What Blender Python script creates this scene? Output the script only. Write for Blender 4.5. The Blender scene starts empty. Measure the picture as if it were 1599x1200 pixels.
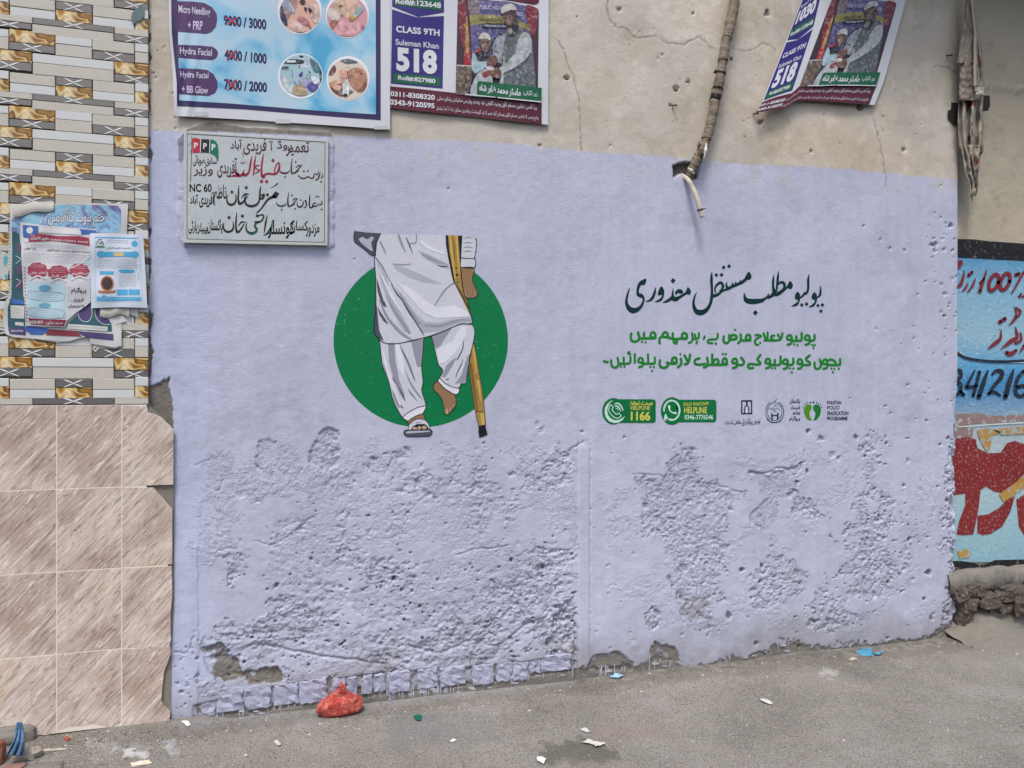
import bpy, bmesh, math, random, unicodedata, re
import numpy as np
from mathutils import Vector, Matrix, geometry as G
random.seed(7)
sc = bpy.context.scene
COL = sc.collection

# ---------------------------------------------------------------- camera, sky, sun, exposure
F, CX, CY = 1200.0, 799.5, 600.0          # focal length and centre, in photograph pixels
PHI, CAMD, CAMH = math.radians(16.3), 3.55, 1.45
cam = bpy.data.cameras.new('camera'); cam.sensor_width = 36; cam.lens = F / 1599 * 36
cam.clip_end = 500; cam.clip_start = .05
camo = bpy.data.objects.new('camera', cam); COL.objects.link(camo)
camo.location = (0, -CAMD, CAMH); camo.rotation_euler = (math.pi / 2, 0, -PHI)
sc.camera = camo
SUN_EL, SUN_AZ = math.radians(62), math.radians(208)     # azimuth clockwise from +Y
w = bpy.data.worlds.new('World'); sc.world = w; w.use_nodes = True
nt = w.node_tree
sky = nt.nodes.new('ShaderNodeTexSky'); sky.sky_type = 'NISHITA'; sky.sun_disc = False
sky.sun_elevation = SUN_EL; sky.sun_rotation = SUN_AZ
sky.air_density = 1.0; sky.dust_density = 4.0; sky.ozone_density = 1.0
bg = nt.nodes['Background']; nt.links.new(sky.outputs[0], bg.inputs[0]); bg.inputs[1].default_value = 0.125
sun = bpy.data.lights.new('sun', 'SUN'); sun.energy = 1.35; sun.angle = math.radians(14); sun.color = (1, .97, .93)
suno = bpy.data.objects.new('sun', sun); COL.objects.link(suno)
d = Vector((math.sin(SUN_AZ) * math.cos(SUN_EL), math.cos(SUN_AZ) * math.cos(SUN_EL), math.sin(SUN_EL)))
suno.rotation_euler = d.to_track_quat('Z', 'Y').to_euler(); suno.location = (0, -6, 8)
sc.view_settings.view_transform = 'Standard'; sc.view_settings.look = 'None'
sc.view_settings.exposure = 0.67; sc.view_settings.gamma = 1

# ---------------------------------------------------------------- places: photograph pixel -> point on a real surface
def wp(px, py, off=0.0):
    """point of the wall plane (off metres in front of Y=0) that is seen at this pixel"""
    t = (px - CX) / F; D = CAMD - off
    Z = D / (math.cos(PHI) - t * math.sin(PHI))
    return Vector((Z * (math.sin(PHI) + t * math.cos(PHI)), -off, CAMH - (py - CY) / F * Z))
def wpx(px, off=0.0): return wp(px, 600, off).x
def gp(px, py, z0=0.0):
    Z = F * (CAMH - z0) / (py - CY); t = (px - CX) / F
    return Vector((Z * (math.sin(PHI) + t * math.cos(PHI)), -CAMD + Z * (math.cos(PHI) - t * math.sin(PHI)), z0))
def px_of(X, z, Y=0.0):
    dx, dy = X, Y + CAMD
    Z = dx * math.sin(PHI) + dy * math.cos(PHI); R = dx * math.cos(PHI) - dy * math.sin(PHI)
    return CX + F * R / Z, CY - F * (z - CAMH) / Z

# ---------------------------------------------------------------- objects
def link(o, parent=None):
    COL.objects.link(o)
    if parent is not None: o.parent = parent
    return o
def mesh_obj(name, verts, faces, mat=None, parent=None, smooth=False):
    me = bpy.data.meshes.new(name); me.from_pydata([tuple(v) for v in verts], [], faces)
    if mat is not None: me.materials.append(mat)
    if smooth: me.polygons.foreach_set('use_smooth', [True] * len(me.polygons))
    me.update()
    return link(bpy.data.objects.new(name, me), parent)
def bm_obj(name, bm, mat=None, parent=None, smooth=False):
    me = bpy.data.meshes.new(name); bm.to_mesh(me); bm.free()
    if mat is not None: me.materials.append(mat)
    if smooth: me.polygons.foreach_set('use_smooth', [True] * len(me.polygons))
    return link(bpy.data.objects.new(name, me), parent)
def tag(o, label=None, cat=None, group=None, kind=None):
    if label: o['label'] = label
    if cat: o['category'] = cat
    if group: o['group'] = group
    if kind: o['kind'] = kind
    return o
def empty(name, label, cat, group=None, loc=(0, 0, 0)):
    o = bpy.data.objects.new(name, None); link(o); o.location = loc; o.empty_display_size = .1
    return tag(o, label, cat, group)

# ---------------------------------------------------------------- materials
def lin(c):
    if isinstance(c, str):
        c = [int(c[i:i + 2], 16) / 255 for i in (0, 2, 4)]
        c = [x / 12.92 if x <= .04045 else ((x + .055) / 1.055) ** 2.4 for x in c]
    return (*c[:3], 1)
class N:
    def __init__(s, name, rough=.8, spec=.3):
        s.m = bpy.data.materials.new(name); s.m.use_nodes = True; s.t = s.m.node_tree
        s.p = s.t.nodes['Principled BSDF']; s.p.inputs['Roughness'].default_value = rough
        s.p.inputs['Specular IOR Level'].default_value = spec
        s._co = None
    def n(s, typ, **k):
        q = s.t.nodes.new(typ)
        for a, b in k.items(): setattr(q, a, b)
        return q
    def l(s, a, b): s.t.links.new(a, b)
    def val(s, sock, v):
        if hasattr(v, 'is_output'): s.l(v, sock)
        else: sock.default_value = v
    def co(s, scale=(1, 1, 1), rot=(0, 0, 0), kind='Object', loc=(0, 0, 0)):
        if s._co is None: s._co = s.n('ShaderNodeTexCoord')
        mp = s.n('ShaderNodeMapping'); s.l(s._co.outputs[kind], mp.inputs[0])
        mp.inputs['Scale'].default_value = scale; mp.inputs['Rotation'].default_value = rot; mp.inputs['Location'].default_value = loc
        return mp.outputs[0]
    def noise(s, scale, det=4, rough=.55, vec=None, dist=0):
        q = s.n('ShaderNodeTexNoise'); q.inputs['Scale'].default_value = scale; q.inputs['Detail'].default_value = det
        q.inputs['Roughness'].default_value = rough; q.inputs['Distortion'].default_value = dist
        s.l(vec if vec is not None else s.co(), q.inputs['Vector']); return q.outputs[0]
    def voro(s, scale, vec=None, feature='F1', out='Distance'):
        q = s.n('ShaderNodeTexVoronoi'); q.feature = feature; q.inputs['Scale'].default_value = scale
        s.l(vec if vec is not None else s.co(), q.inputs['Vector']); return q.outputs[out]
    def ramp(s, fac, stops, interp='LINEAR'):
        q = s.n('ShaderNodeValToRGB'); q.color_ramp.interpolation = interp
        e = q.color_ramp.elements
        while len(e) < len(stops): e.new(.5)
        for i, (p, c) in enumerate(stops):
            e[i].position = p; e[i].color = lin(c) if not isinstance(c, (int, float)) else (c, c, c, 1)
        s.l(fac, q.inputs[0]); return q.outputs[0]
    def mix(s, a, b, fac, mode='MIX'):
        q = s.n('ShaderNodeMix'); q.data_type = 'RGBA'; q.blend_type = mode; q.clamp_factor = True
        s.val(q.inputs[0], fac)
        for sk, v in ((q.inputs[6], a), (q.inputs[7], b)):
            if hasattr(v, 'is_output'): s.l(v, sk)
            else: sk.default_value = lin(v) if isinstance(v, str) or len(v) < 4 else v
        return q.outputs[2]
    def math(s, op, a, b=0.0, c=0.0):
        q = s.n('ShaderNodeMath'); q.operation = op
        s.val(q.inputs[0], a); s.val(q.inputs[1], b); s.val(q.inputs[2], c); return q.outputs[0]
    def attr(s, name, out='Color'):
        q = s.n('ShaderNodeAttribute'); q.attribute_name = name; return q.outputs[out]
    def color(s, c):
        if hasattr(c, 'is_output'): s.l(c, s.p.inputs['Base Color'])
        else: s.p.inputs['Base Color'].default_value = lin(c)
        return s
    def bump(s, h, dist=.002, strength=1.0):
        q = s.n('ShaderNodeBump'); q.inputs['Strength'].default_value = strength; q.inputs['Distance'].default_value = dist
        s.l(h, q.inputs['Height']); s.l(q.outputs[0], s.p.inputs['Normal']); return s
_pm = {}
def paint(col, rough=.6, var=.12, bump=.0006, spec=.3, bs=90):
    """flat colour with a little mottling, brush texture and relief"""
    k = (col, rough, var, bump, spec, bs)
    if k not in _pm:
        m = N('paint_' + (col if isinstance(col, str) else 'x'), rough, spec)
        a = m.noise(9, 5, .6); c = m.mix(col, (0, 0, 0), m.math('MULTIPLY', a, var))
        b = m.noise(60, 4, .7); c = m.mix(c, m.mix(col, (1.5, 1.5, 1.5, 1), 1.0, 'MULTIPLY'), m.math('MULTIPLY', b, min(1, var * 3)))
        m.color(c)
        if bump: m.bump(m.noise(bs, 4, .7), bump)
        _pm[k] = m.m
    return _pm[k]

# ---------------------------------------------------------------- 2-D drawing in photograph pixels on a surface
def smooth(pts, closed=True, n=6):
    P = [Vector(p) for p in pts]; L = len(P); out = []
    rng = range(L) if closed else range(L - 1)
    for i in rng:
        if closed: p0, p1, p2, p3 = P[i - 1], P[i], P[(i + 1) % L], P[(i + 2) % L]
        else: p0, p1, p2, p3 = P[max(i - 1, 0)], P[i], P[i + 1], P[min(i + 2, L - 1)]
        for k in range(n):
            t = k / n
            out.append(.5 * ((2 * p1) + (p2 - p0) * t + (2 * p0 - 5 * p1 + 4 * p2 - p3) * t * t + (3 * p1 - p0 - 3 * p2 + p3) * t ** 3))
    if not closed: out.append(P[-1])
    return [tuple(v) for v in out]
def circle(cx, cy, rx, ry=None, n=40, a0=0, a1=2 * math.pi):
    ry = rx if ry is None else ry
    full = abs(a1 - a0 - 2 * math.pi) < 1e-6
    return [(cx + rx * math.cos(a0 + (a1 - a0) * i / (n if full else n - 1)), cy + ry * math.sin(a0 + (a1 - a0) * i / (n if full else n - 1))) for i in range(n)]
def rect(x0, y0, x1, y1): return [(x0, y0), (x1, y0), (x1, y1), (x0, y1)]
def rrect(x0, y0, x1, y1, r, n=6):
    o = []
    for cx, cy, a in ((x1 - r, y1 - r, 0), (x0 + r, y1 - r, 90), (x0 + r, y0 + r, 180), (x1 - r, y0 + r, 270)):
        for i in range(n + 1):
            t = math.radians(a + 90 * i / n); o.append((cx + r * math.cos(t), cy + r * math.sin(t)))
    return o
class Ink:
    """2-D faces in photograph pixels, mapped onto a surface by M(px, py, lift)"""
    def __init__(s): s.v = []; s.f = []; s.marks = []
    def mark(s): s.marks.append(len(s.f)); return s
    def poly(s, pts, sm=False):
        if sm: pts = smooth(pts)
        tri = G.tessellate_polygon([[Vector((p[0], p[1], 0)) for p in pts]])
        b = len(s.v); s.v += [(p[0], p[1]) for p in pts]; s.f += [(b + a, b + c, b + e) for a, c, e in tri]; return s
    def dense(s, pts, step=6, sm=False):
        if sm: pts = smooth(pts)
        xs = [p[0] for p in pts]; ys = [p[1] for p in pts]
        # resample edges
        q = []
        for i, p in enumerate(pts):
            r = pts[(i + 1) % len(pts)]; L = math.hypot(r[0] - p[0], r[1] - p[1]); k = max(1, int(L / step))
            q += [(p[0] + (r[0] - p[0]) * j / k, p[1] + (r[1] - p[1]) * j / k) for j in range(k)]
        P = [Vector(p) for p in q]; n0 = len(P)
        poly = np.array(q)
        gx, gy = np.meshgrid(np.arange(min(xs) + step / 2, max(xs), step), np.arange(min(ys) + step / 2, max(ys), step))
        gx = gx.ravel(); gy = gy.ravel(); ins = np.zeros(len(gx), bool); md = np.full(len(gx), 1e9)
        for i in range(len(poly)):
            x1, y1 = poly[i]; x2, y2 = poly[(i + 1) % len(poly)]
            c = ((y1 > gy) != (y2 > gy)); 
            with np.errstate(divide='ignore', invalid='ignore'):
                ins ^= c & (gx < (x2 - x1) * (gy - y1) / (y2 - y1 + 1e-12) + x1)
            md = np.minimum(md, (gx - x1) ** 2 + (gy - y1) ** 2)
        for a, b_, i, m in zip(gx, gy, ins, md):
            if i and m > (step * .45) ** 2: P.append(Vector((a, b_)))
        r = G.delaunay_2d_cdt(P, [(i, (i + 1) % n0) for i in range(n0)], [], 1, 1e-5)
        b = len(s.v); s.v += [(v.x, v.y) for v in r[0]]; s.f += [tuple(b + i for i in f) for f in r[2]]; return s
    def stroke(s, pts, wd, sm=True, cap=True):
        """ribbon through pts; wd one width or one per point"""
        if not isinstance(wd, (list, tuple)): wd = [wd] * len(pts)
        P = [(p[0], p[1], w_) for p, w_ in zip(pts, wd)]
        if sm and len(P) > 2: P = smooth(P, False, 5)
        n = len(P); b = len(s.v)
        for i in range(n):
            a, c = P[max(i - 1, 0)], P[min(i + 1, n - 1)]
            dx, dy = c[0] - a[0], c[1] - a[1]; L = math.hypot(dx, dy) or 1
            nx, ny = -dy / L * P[i][2] / 2, dx / L * P[i][2] / 2
            s.v += [(P[i][0] + nx, P[i][1] + ny), (P[i][0] - nx, P[i][1] - ny)]
        for i in range(n - 1):
            s.f.append((b + 2 * i, b + 2 * i + 1, b + 2 * i + 3, b + 2 * i + 2))
        if cap:
            for q in (P[0], P[-1]):
                if q[2] > .8: s.poly(circle(q[0], q[1], q[2] / 2, n=10))
        return s
    def text(s, txt, quad, bold=0.0, shear=0.0):
        """text whose ink fills the quad TL,TR,BR,BL"""
        if len(quad) == 4 and not isinstance(quad[0], (tuple, list)):
            x0, y0, x1, y1 = quad; quad = [(x0, y0), (x1, y0), (x1, y1), (x0, y1)]
        V, Fc = text_mesh(txt, bold, shear)
        b = len(s.v); tl, tr, br, bl = quad
        for u, v in V:
            v = 1 - v
            x = (tl[0] * (1 - u) + tr[0] * u) * (1 - v) + (bl[0] * (1 - u) + br[0] * u) * v
            y = (tl[1] * (1 - u) + tr[1] * u) * (1 - v) + (bl[1] * (1 - u) + br[1] * u) * v
            s.v.append((x, y))
        s.f += [tuple(b + i for i in f) for f in Fc]; return s.mark()
    def ring(s, outer, inner):
        b = len(s.v); n = len(outer); s.v += list(outer) + list(inner)
        for i in range(n): s.f.append((b + i, b + (i + 1) % n, b + n + (i + 1) % n, b + n + i))
        return s
    def put(s, name, M, lift, mat, parent=None, maxe=None, label=None, kind=None, joined=False):
        """one object per marked item of 10 pixels or more; the small rest stays joined as stuff"""
        if joined or len(s.marks) < 2:
            o = s._put(name, s.v, s.f, M, lift, mat, parent, label)
            if kind: o['kind'] = kind
            return o
        big, rest = [], []; b0 = 0; W = getattr(M, 'art', 1.0)
        ends = s.marks + ([len(s.f)] if s.marks[-1] < len(s.f) else [])
        for e in ends:
            fs = s.f[b0:e]; b0 = e
            if not fs: continue
            ids = {i for f in fs for i in f}; xs = [s.v[i][0] for i in ids]; ys = [s.v[i][1] for i in ids]
            (big if math.hypot(max(xs) - min(xs), max(ys) - min(ys)) * W > 11 else rest).append(fs)
        nm = re.sub(r'(?<=[a-z]{2})s$', '', name) if len(big) > 1 and not name.endswith('ss') else name
        first = None
        for fs, n_ in [(f, nm) for f in big] + ([(sum(rest, []), name)] if rest else []):
            ids = sorted({i for f in fs for i in f}); mp = {i: j for j, i in enumerate(ids)}
            o = s._put(n_, [s.v[i] for i in ids], [tuple(mp[i] for i in f) for f in fs], M, lift, mat, parent, label if first is None else None)
            if rest and not any(fs is g_ for g_ in big): o['kind'] = 'stuff'
            first = first or o
        return first
    def _put(s, name, sv, sf, M, lift, mat, parent, label):
        me = bpy.data.meshes.new(name); me.from_pydata([(a, b, 0) for a, b in sv], [], sf); me.validate(); me.materials.append(mat)
        bm = bmesh.new(); bm.from_mesh(me)
        if getattr(M, 'fine', 0):
            for _ in range(6):                   # follow the relief: no edge longer than M.fine pixels
                e = [e for e in bm.edges if e.calc_length() > M.fine]
                if not e: break
                bmesh.ops.subdivide_edges(bm, edges=e, cuts=1); bmesh.ops.triangulate(bm, faces=[f for f in bm.faces if len(f.verts) > 3])
        for v in bm.verts: v.co = M(v.co.x, v.co.y, lift)
        for f in bm.faces:                       # face the street (-Y)
            f.normal_update()
            if f.normal.y > 0: f.normal_flip()
        bm.to_mesh(me); bm.free()
        o = link(bpy.data.objects.new(name, me), parent)
        if label: o['label'] = label
        return o
_tm = {}
def text_mesh(txt, bold=0.0, shear=0.0):
    k = (txt, bold, shear)
    if k in _tm: return _tm[k]
    c = bpy.data.curves.new('t', 'FONT'); c.body = ar(txt); c.size = 1; c.offset = bold; c.resolution_u = 4; c.shear = shear
    o = bpy.data.objects.new('t', c); me = bpy.data.meshes.new_from_object(o)
    v = np.array([x.co[:2] for x in me.vertices]); f = [tuple(p.vertices) for p in me.polygons]
    bpy.data.objects.remove(o); bpy.data.curves.remove(c); bpy.data.meshes.remove(me)
    mn = v.min(0); mx = v.max(0); v = (v - mn) / np.maximum(mx - mn, 1e-6)
    _tm[k] = (v.tolist(), f); return _tm[k]
# Arabic script: pick each letter's joined form and lay the line out right to left
_AF = {}
for _cp in list(range(0xFB50, 0xFC00)) + list(range(0xFE80, 0xFEFD)):
    dd = unicodedata.decomposition(chr(_cp)).split()
    if len(dd) == 2 and dd[0] in ('<isolated>', '<final>', '<initial>', '<medial>'):
        _AF.setdefault(int(dd[1], 16), {})[dd[0][1:4]] = _cp
    elif len(dd) == 3 and dd[0] in ('<isolated>', '<final>') and dd[1] == '0644' and _cp >= 0xFEF5:
        _AF.setdefault(('la', int(dd[2], 16)), {})[dd[0][1:4]] = _cp
def ar(t):
    if not any(0x600 <= ord(c) < 0x700 for c in t): return t
    it = []; i = 0
    while i < len(t):
        c = ord(t[i])
        if c == 0x644 and i + 1 < len(t) and ('la', ord(t[i + 1])) in _AF: it.append(('la', ord(t[i + 1]))); i += 2
        else: it.append(c); i += 1
    o = []
    def dual(x): return x in _AF and 'ini' in _AF[x]
    for j, c in enumerate(it):
        if c in _AF:
            pv = j > 0 and dual(it[j - 1]); nx = j + 1 < len(it) and it[j + 1] in _AF and it[j + 1] != 0x621 and dual(c)
            k = 'med' if pv and nx else 'fin' if pv else 'ini' if nx else 'iso'
            o.append(chr(_AF[c].get(k, c if isinstance(c, int) else 0xFEFB)))
        else: o.append(chr(c))
    # reverse, keep numbers left to right
    out = []; buf = ''
    for ch in o:
        if ch.isdigit() or (buf and ch in '-.:'): buf += ch
        else:
            if buf: out.append(buf); buf = ''
            out.append(ch)
    if buf: out.append(buf)
    return ''.join(reversed(out))
# ================================================================ plaster wall: one sheet with real relief
_rs = np.random.RandomState(3)
_lat = _rs.rand(256, 256).astype(np.float32)
def vnoise(x, y):
    xi = np.floor(x).astype(np.int64); yi = np.floor(y).astype(np.int64)
    fx = (x - xi).astype(np.float32); fy = (y - yi).astype(np.float32)
    fx = fx * fx * (3 - 2 * fx); fy = fy * fy * (3 - 2 * fy)
    x0 = xi & 255; x1 = (xi + 1) & 255; y0 = yi & 255; y1 = (yi + 1) & 255
    return (_lat[x0, y0] * (1 - fx) + _lat[x1, y0] * fx) * (1 - fy) + (_lat[x0, y1] * (1 - fx) + _lat[x1, y1] * fx) * fy
def fbm(x, y, o=4, g=.5, l=2.03):
    s = 0; a = 1; t = 0
    for i in range(o):
        s = s + a * vnoise(x + 17.3 * i, y + 9.1 * i); t += a; a *= g; x = x * l; y = y * l
    return s / t
def ss(a, b, x):
    t = np.clip((x - a) / (b - a), 0, 1); return t * t * (3 - 2 * t)
def sdf(poly, X, Y, pad=60):
    """signed distance in pixels, positive inside"""
    P = np.array(poly, float); out = np.full(X.shape, -1e3, np.float32)
    sel = (X > P[:, 0].min() - pad) & (X < P[:, 0].max() + pad) & (Y > P[:, 1].min() - pad) & (Y < P[:, 1].max() + pad)
    x = X[sel]; y = Y[sel]; ins = np.zeros(x.shape, bool); dm = np.full(x.shape, 1e9)
    for i in range(len(P)):
        x1, y1 = P[i - 1]; x2, y2 = P[i]
        ins ^= ((y1 > y) != (y2 > y)) & (x < (x2 - x1) * (y - y1) / (y2 - y1 + 1e-9) + x1)
        L = (x2 - x1) ** 2 + (y2 - y1) ** 2 + 1e-9
        t = np.clip(((x - x1) * (x2 - x1) + (y - y1) * (y2 - y1)) / L, 0, 1)
        dm = np.minimum(dm, (x - x1 - t * (x2 - x1)) ** 2 + (y - y1 - t * (y2 - y1)) ** 2)
    d_ = np.sqrt(dm); out[sel] = np.where(ins, d_, -d_); return out
def lined(line, X, Y, pad=14):
    """distance in pixels to a polyline"""
    P = np.array(line, float); out = np.full(X.shape, 1e3, np.float32)
    sel = (X > P[:, 0].min() - pad) & (X < P[:, 0].max() + pad) & (Y > P[:, 1].min() - pad) & (Y < P[:, 1].max() + pad)
    x = X[sel]; y = Y[sel]; dm = np.full(x.shape, 1e6)
    for i in range(len(P) - 1):
        x1, y1 = P[i]; x2, y2 = P[i + 1]; L = (x2 - x1) ** 2 + (y2 - y1) ** 2 + 1e-9
        t = np.clip(((x - x1) * (x2 - x1) + (y - y1) * (y2 - y1)) / L, 0, 1)
        dm = np.minimum(dm, (x - x1 - t * (x2 - x1)) ** 2 + (y - y1 - t * (y2 - y1)) ** 2)
    out[sel] = np.sqrt(dm); return out
WX0, WX1 = wpx(231), wpx(1495)
gx = WX0 + (WX1 - WX0) * (lambda u: u * (.80 + .20 * u))(np.linspace(0, 1, 960))
gz = np.concatenate([np.linspace(-.06, 1.42, 370)[:-1], np.linspace(1.42, 3.75, 430)])
XX, ZZ = np.meshgrid(gx, gz, indexing='ij')
PXX, PYY = px_of(XX, ZZ)
nA = fbm(XX * 5, ZZ * 5, 4); nB = fbm(XX * 22 + 5, ZZ * 22, 4); nC = fbm(XX * 70, ZZ * 70 + 3, 3); nD = fbm(XX * 11 + 40, ZZ * 14 + 8, 4)
ed = (nB - .5) * 26 + (nC - .5) * 10                 # ragged edges
calm = 1 - .8 * np.maximum(ss(0, 30, sdf([(500, 345), (810, 345), (810, 690), (500, 690)], PXX, PYY)), ss(0, 20, sdf([(925, 395), (1345, 395), (1345, 670), (925, 670)], PXX, PYY)))
H = (fbm(XX * 1.6, ZZ * 1.6, 3) - .5) * .012 + ((nB - .5) * .0022 + (nC - .5) * .0007) * calm
below = ss(300, 700, PYY)
H = H + below * ((nD - .5) * .004) * calm
deep = np.zeros_like(H)
R1 = [(330, 862), (345, 835), (420, 822), (462, 792), (498, 768), (512, 738), (540, 742), (585, 712), (640, 700), (680, 735), (700, 722), (742, 735), (770, 728), (800, 722), (838, 745), (868, 712), (902, 695), (902, 1045), (800, 1048), (560, 1062), (300, 1095), (312, 1000), (352, 960), (430, 955), (352, 915), (352, 880)]
R1in = [(520, 905), (600, 880), (690, 905), (780, 870), (860, 830), (898, 860), (900, 1040), (420, 1075), (314, 1060), (320, 1005), (400, 985), (470, 940)]
s1 = sdf(R1, PXX, PYY); s1i = sdf(R1in, PXX, PYY)
mot = ss(.43, .55, fbm(XX * 7 + 3, ZZ * 9, 4, .6) + .10 * ss(0, 60, s1) + .10 * ss(0, 50, s1i))
m1 = ss(0, 5, s1 + ed) * mot
R2 = [(988, 738), (1000, 742), (1030, 748), (1062, 690), (1092, 700), (1096, 742), (1130, 758), (1163, 770), (1148, 790), (1140, 812), (1138, 850), (1142, 872), (1130, 900), (1128, 930), (1118, 968), (1130, 990), (1068, 985), (1062, 960), (1046, 915), (1044, 870), (1020, 840), (995, 836), (1004, 800), (1006, 770), (990, 756)]
R3 = [(1168, 738), (1200, 738), (1225, 730), (1254, 724), (1246, 750), (1236, 770), (1230, 778), (1215, 785), (1210, 822), (1196, 828), (1172, 820), (1165, 805), (1182, 790), (1196, 776), (1180, 760)]
R4 = [(1352, 668), (1375, 678), (1395, 690), (1380, 720), (1366, 760), (1400, 770), (1440, 800), (1470, 790), (1485, 830), (1478, 880), (1458, 862), (1432, 850), (1418, 890), (1400, 900), (1392, 940), (1350, 970), (1310, 990), (1262, 985), (1252, 955), (1275, 920), (1300, 895), (1325, 880), (1318, 850), (1302, 838), (1330, 810), (1345, 760), (1340, 720)]
R5 = [(1168, 902), (1200, 860), (1240, 872), (1262, 905), (1250, 935), (1180, 955), (1170, 930)]
R6 = [(498, 675), (512, 665), (530, 672), (532, 700), (527, 730), (506, 736), (481, 725), (481, 700)]
R7 = [(1240, 770), (1275, 790), (1290, 810), (1270, 812), (1240, 800)]
R8 = [(403, 690), (420, 683), (430, 690), (420, 700), (410, 722), (430, 730), (425, 745), (400, 735)]
R9 = [(868, 950), (900, 925), (903, 1045), (850, 1030)]
R10 = [(1010, 985), (1005, 960), (1020, 940), (1034, 960), (1030, 985)]
edge = [(1478, 680), (1497, 680), (1497, 1000), (1450, 1000), (1470, 960), (1484, 900), (1476, 800)]
pitsn = ss(.56, .66, fbm(XX * 45, ZZ * 45, 3, .6))
def carve(poly, dep, rough, pit=.004, jag=.7, lip=3.0, mot_=None):
    global H, deep, rgh
    s = sdf(poly, PXX, PYY) + ed * jag; m = ss(0, lip, s)
    if mot_ is not None: m = m * mot_
    dd_ = m * (dep + (nC - .35) * rough + (nB - .4) * rough * .8 + pitsn * pit)
    H = H - dd_; deep = np.maximum(deep, dd_); rgh = np.maximum(rgh, m); return m
# region 1: worn, mottled
str_ = fbm(XX * 16 + 7, ZZ * 46 + 2, 4, .6); var1 = .35 + .65 * ss(.38, .6, fbm(XX * 4 + 20, ZZ * 5, 3)); var1 = var1 * (.55 + .45 * ss(760, 960, PYY))
dd1 = m1 * (.0026 + ((nC - .4) * .0105 + (nB - .45) * .010 + (str_ - .45) * .013 + pitsn * .006) * var1 + ss(0, 60, s1i) * .003)
rgh = m1 * (.4 + .6 * var1)
H -= dd1; deep = np.maximum(deep, dd1)
SOFT = [(925, 700), (985, 720), (1300, 690), (1490, 680), (1490, 985), (1240, 995), (950, 1035), (925, 1035)]; carve(SOFT, .0012, .005, .0015, 2.0, 30, ss(.50, .64, fbm(XX * 6 + 11, ZZ * 7 + 3, 5, .62))); rgh = rgh * .6 + .4 * m1
carve([(320, 700), (520, 690), (890, 690), (890, 760), (500, 800), (330, 900), (290, 860)], .0012, .005, .0015, 2.0, 20, ss(.50, .62, fbm(XX * 8 + 31, ZZ * 8 + 3, 5, .62)))
carve(R2, .0032, .008, .004, 1.2, 9); carve(R3, .006, .005, .001)
carve(R4, .0022, .009, .005, 1.5, 9, ss(.36, .5, fbm(XX * 9, ZZ * 9 + 30, 4, .6)))
carve(R5, .002, .008, .005, 1.5, 9); carve(R6, .006, .008, .002, .3); carve(R7, .003, .008, .003, 1)
carve(R8, .003, .006, .002, .5); carve(R9, .006, .012, .006, .6); carve(R10, .005, .012, .01, .5); carve(edge, .004, .016, .008, .8, 6)
# chase down the middle and plaster band at the left
bandc = ss(0, 2, np.minimum(PXX - 903, 921 - PXX)) * ss(0, 14, PYY - 690) * ss(0, 10, 1050 - PYY)
H += bandc * .004 - ss(2.5, .5, np.abs(PXX - 922)) * ss(0, 10, PYY - 690) * .0025 * (nB > .45)
H -= ss(3.2, 1.2, np.abs(PXX - 900)) * ss(0, 60, PYY - 940) * .012
bandl = ss(310, 307, PXX + (nB - .5) * 6) * ss(0, 60, PYY - 820)
H += bandl * .004
pit_shade = np.zeros_like(H)
# hair cracks: polylines (photograph pixels), width, depth
CR = [([(868, 62), (880, 75), (889, 105), (898, 128), (905, 160), (907, 205), (908, 236)], 1.1, .0035), ([(908, 236), (909, 260), (908, 420), (910, 560), (908, 690)], .8, .0009),
      ([(950, 0), (949, 22), (962, 42), (978, 45), (990, 58), (1025, 58), (1040, 66), (1062, 70), (1082, 64), (1092, 59), (1110, 74), (1118, 76)], 1.5, .005),
      ([(1145, 76), (1165, 80), (1190, 69), (1204, 71), (1212, 81)], 1.2, .003), ([(1364, 185), (1372, 215), (1380, 255), (1384, 290)], 1.0, .003),
      ([(455, 818), (480, 812), (492, 806), (430, 850), (398, 842)], 1.3, .004), ([(712, 868), (742, 858), (770, 856), (796, 852)], 1.6, .005),
      ([(1046, 905), (1055, 925), (1062, 950), (1068, 975), (1066, 990)], 2.4, .010), ([(1098, 754), (1128, 760), (1160, 770)], 1.5, .006),
      ([(1170, 737), (1200, 738), (1215, 732), (1240, 733), (1255, 722)], 1.8, .007), ([(990, 742), (1030, 742), (1040, 748)], 1.5, .004),
      ([(640, 1010), (690, 1020), (740, 1000), (775, 1010), (820, 980), (850, 965), (860, 955)], 2.2, .008), ([(390, 1008), (430, 1010), (470, 1020), (540, 1030), (600, 1040)], 2.5, .010),
      ([(272, 1020), (292, 1018), (300, 1000), (306, 985)], 1.6, .006), ([(305, 728), (325, 718)], 1.3, .003), ([(340, 768), (350, 748)], 1.6, .004),
      ([(536, 748), (556, 738)], 1.4, .003), ([(600, 745), (615, 715)], 1.4, .003), ([(890, 702), (912, 690)], 1.6, .004),
      ([(1455, 105), (1475, 104), (1490, 112), (1498, 120)], 1.2, .003), ([(630, 395), (631, 640)], .8, .0012), ([(520, 140), (520, 640)], .7, .0008)]
crk = np.zeros_like(H)
for ln, wd, dp in CR:
    q = smooth(ln, False, 4); q = [(x + random.uniform(-1.6, 1.6), y + random.uniform(-1.6, 1.6)) for x, y in q]
    k = ss(wd * 1.1 + .6, wd * .2, lined(q, PXX, PYY) + (nC - .5) * 2.4) * ss(.25, .5, nB + .1); dq = dp * (.35 if q[0][1] < 300 else .75); H -= k * dq; deep = np.maximum(deep, k * dq); crk = np.maximum(crk, k * (dp > .0028) * (.8 if q[0][1] < 300 else .35))
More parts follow.
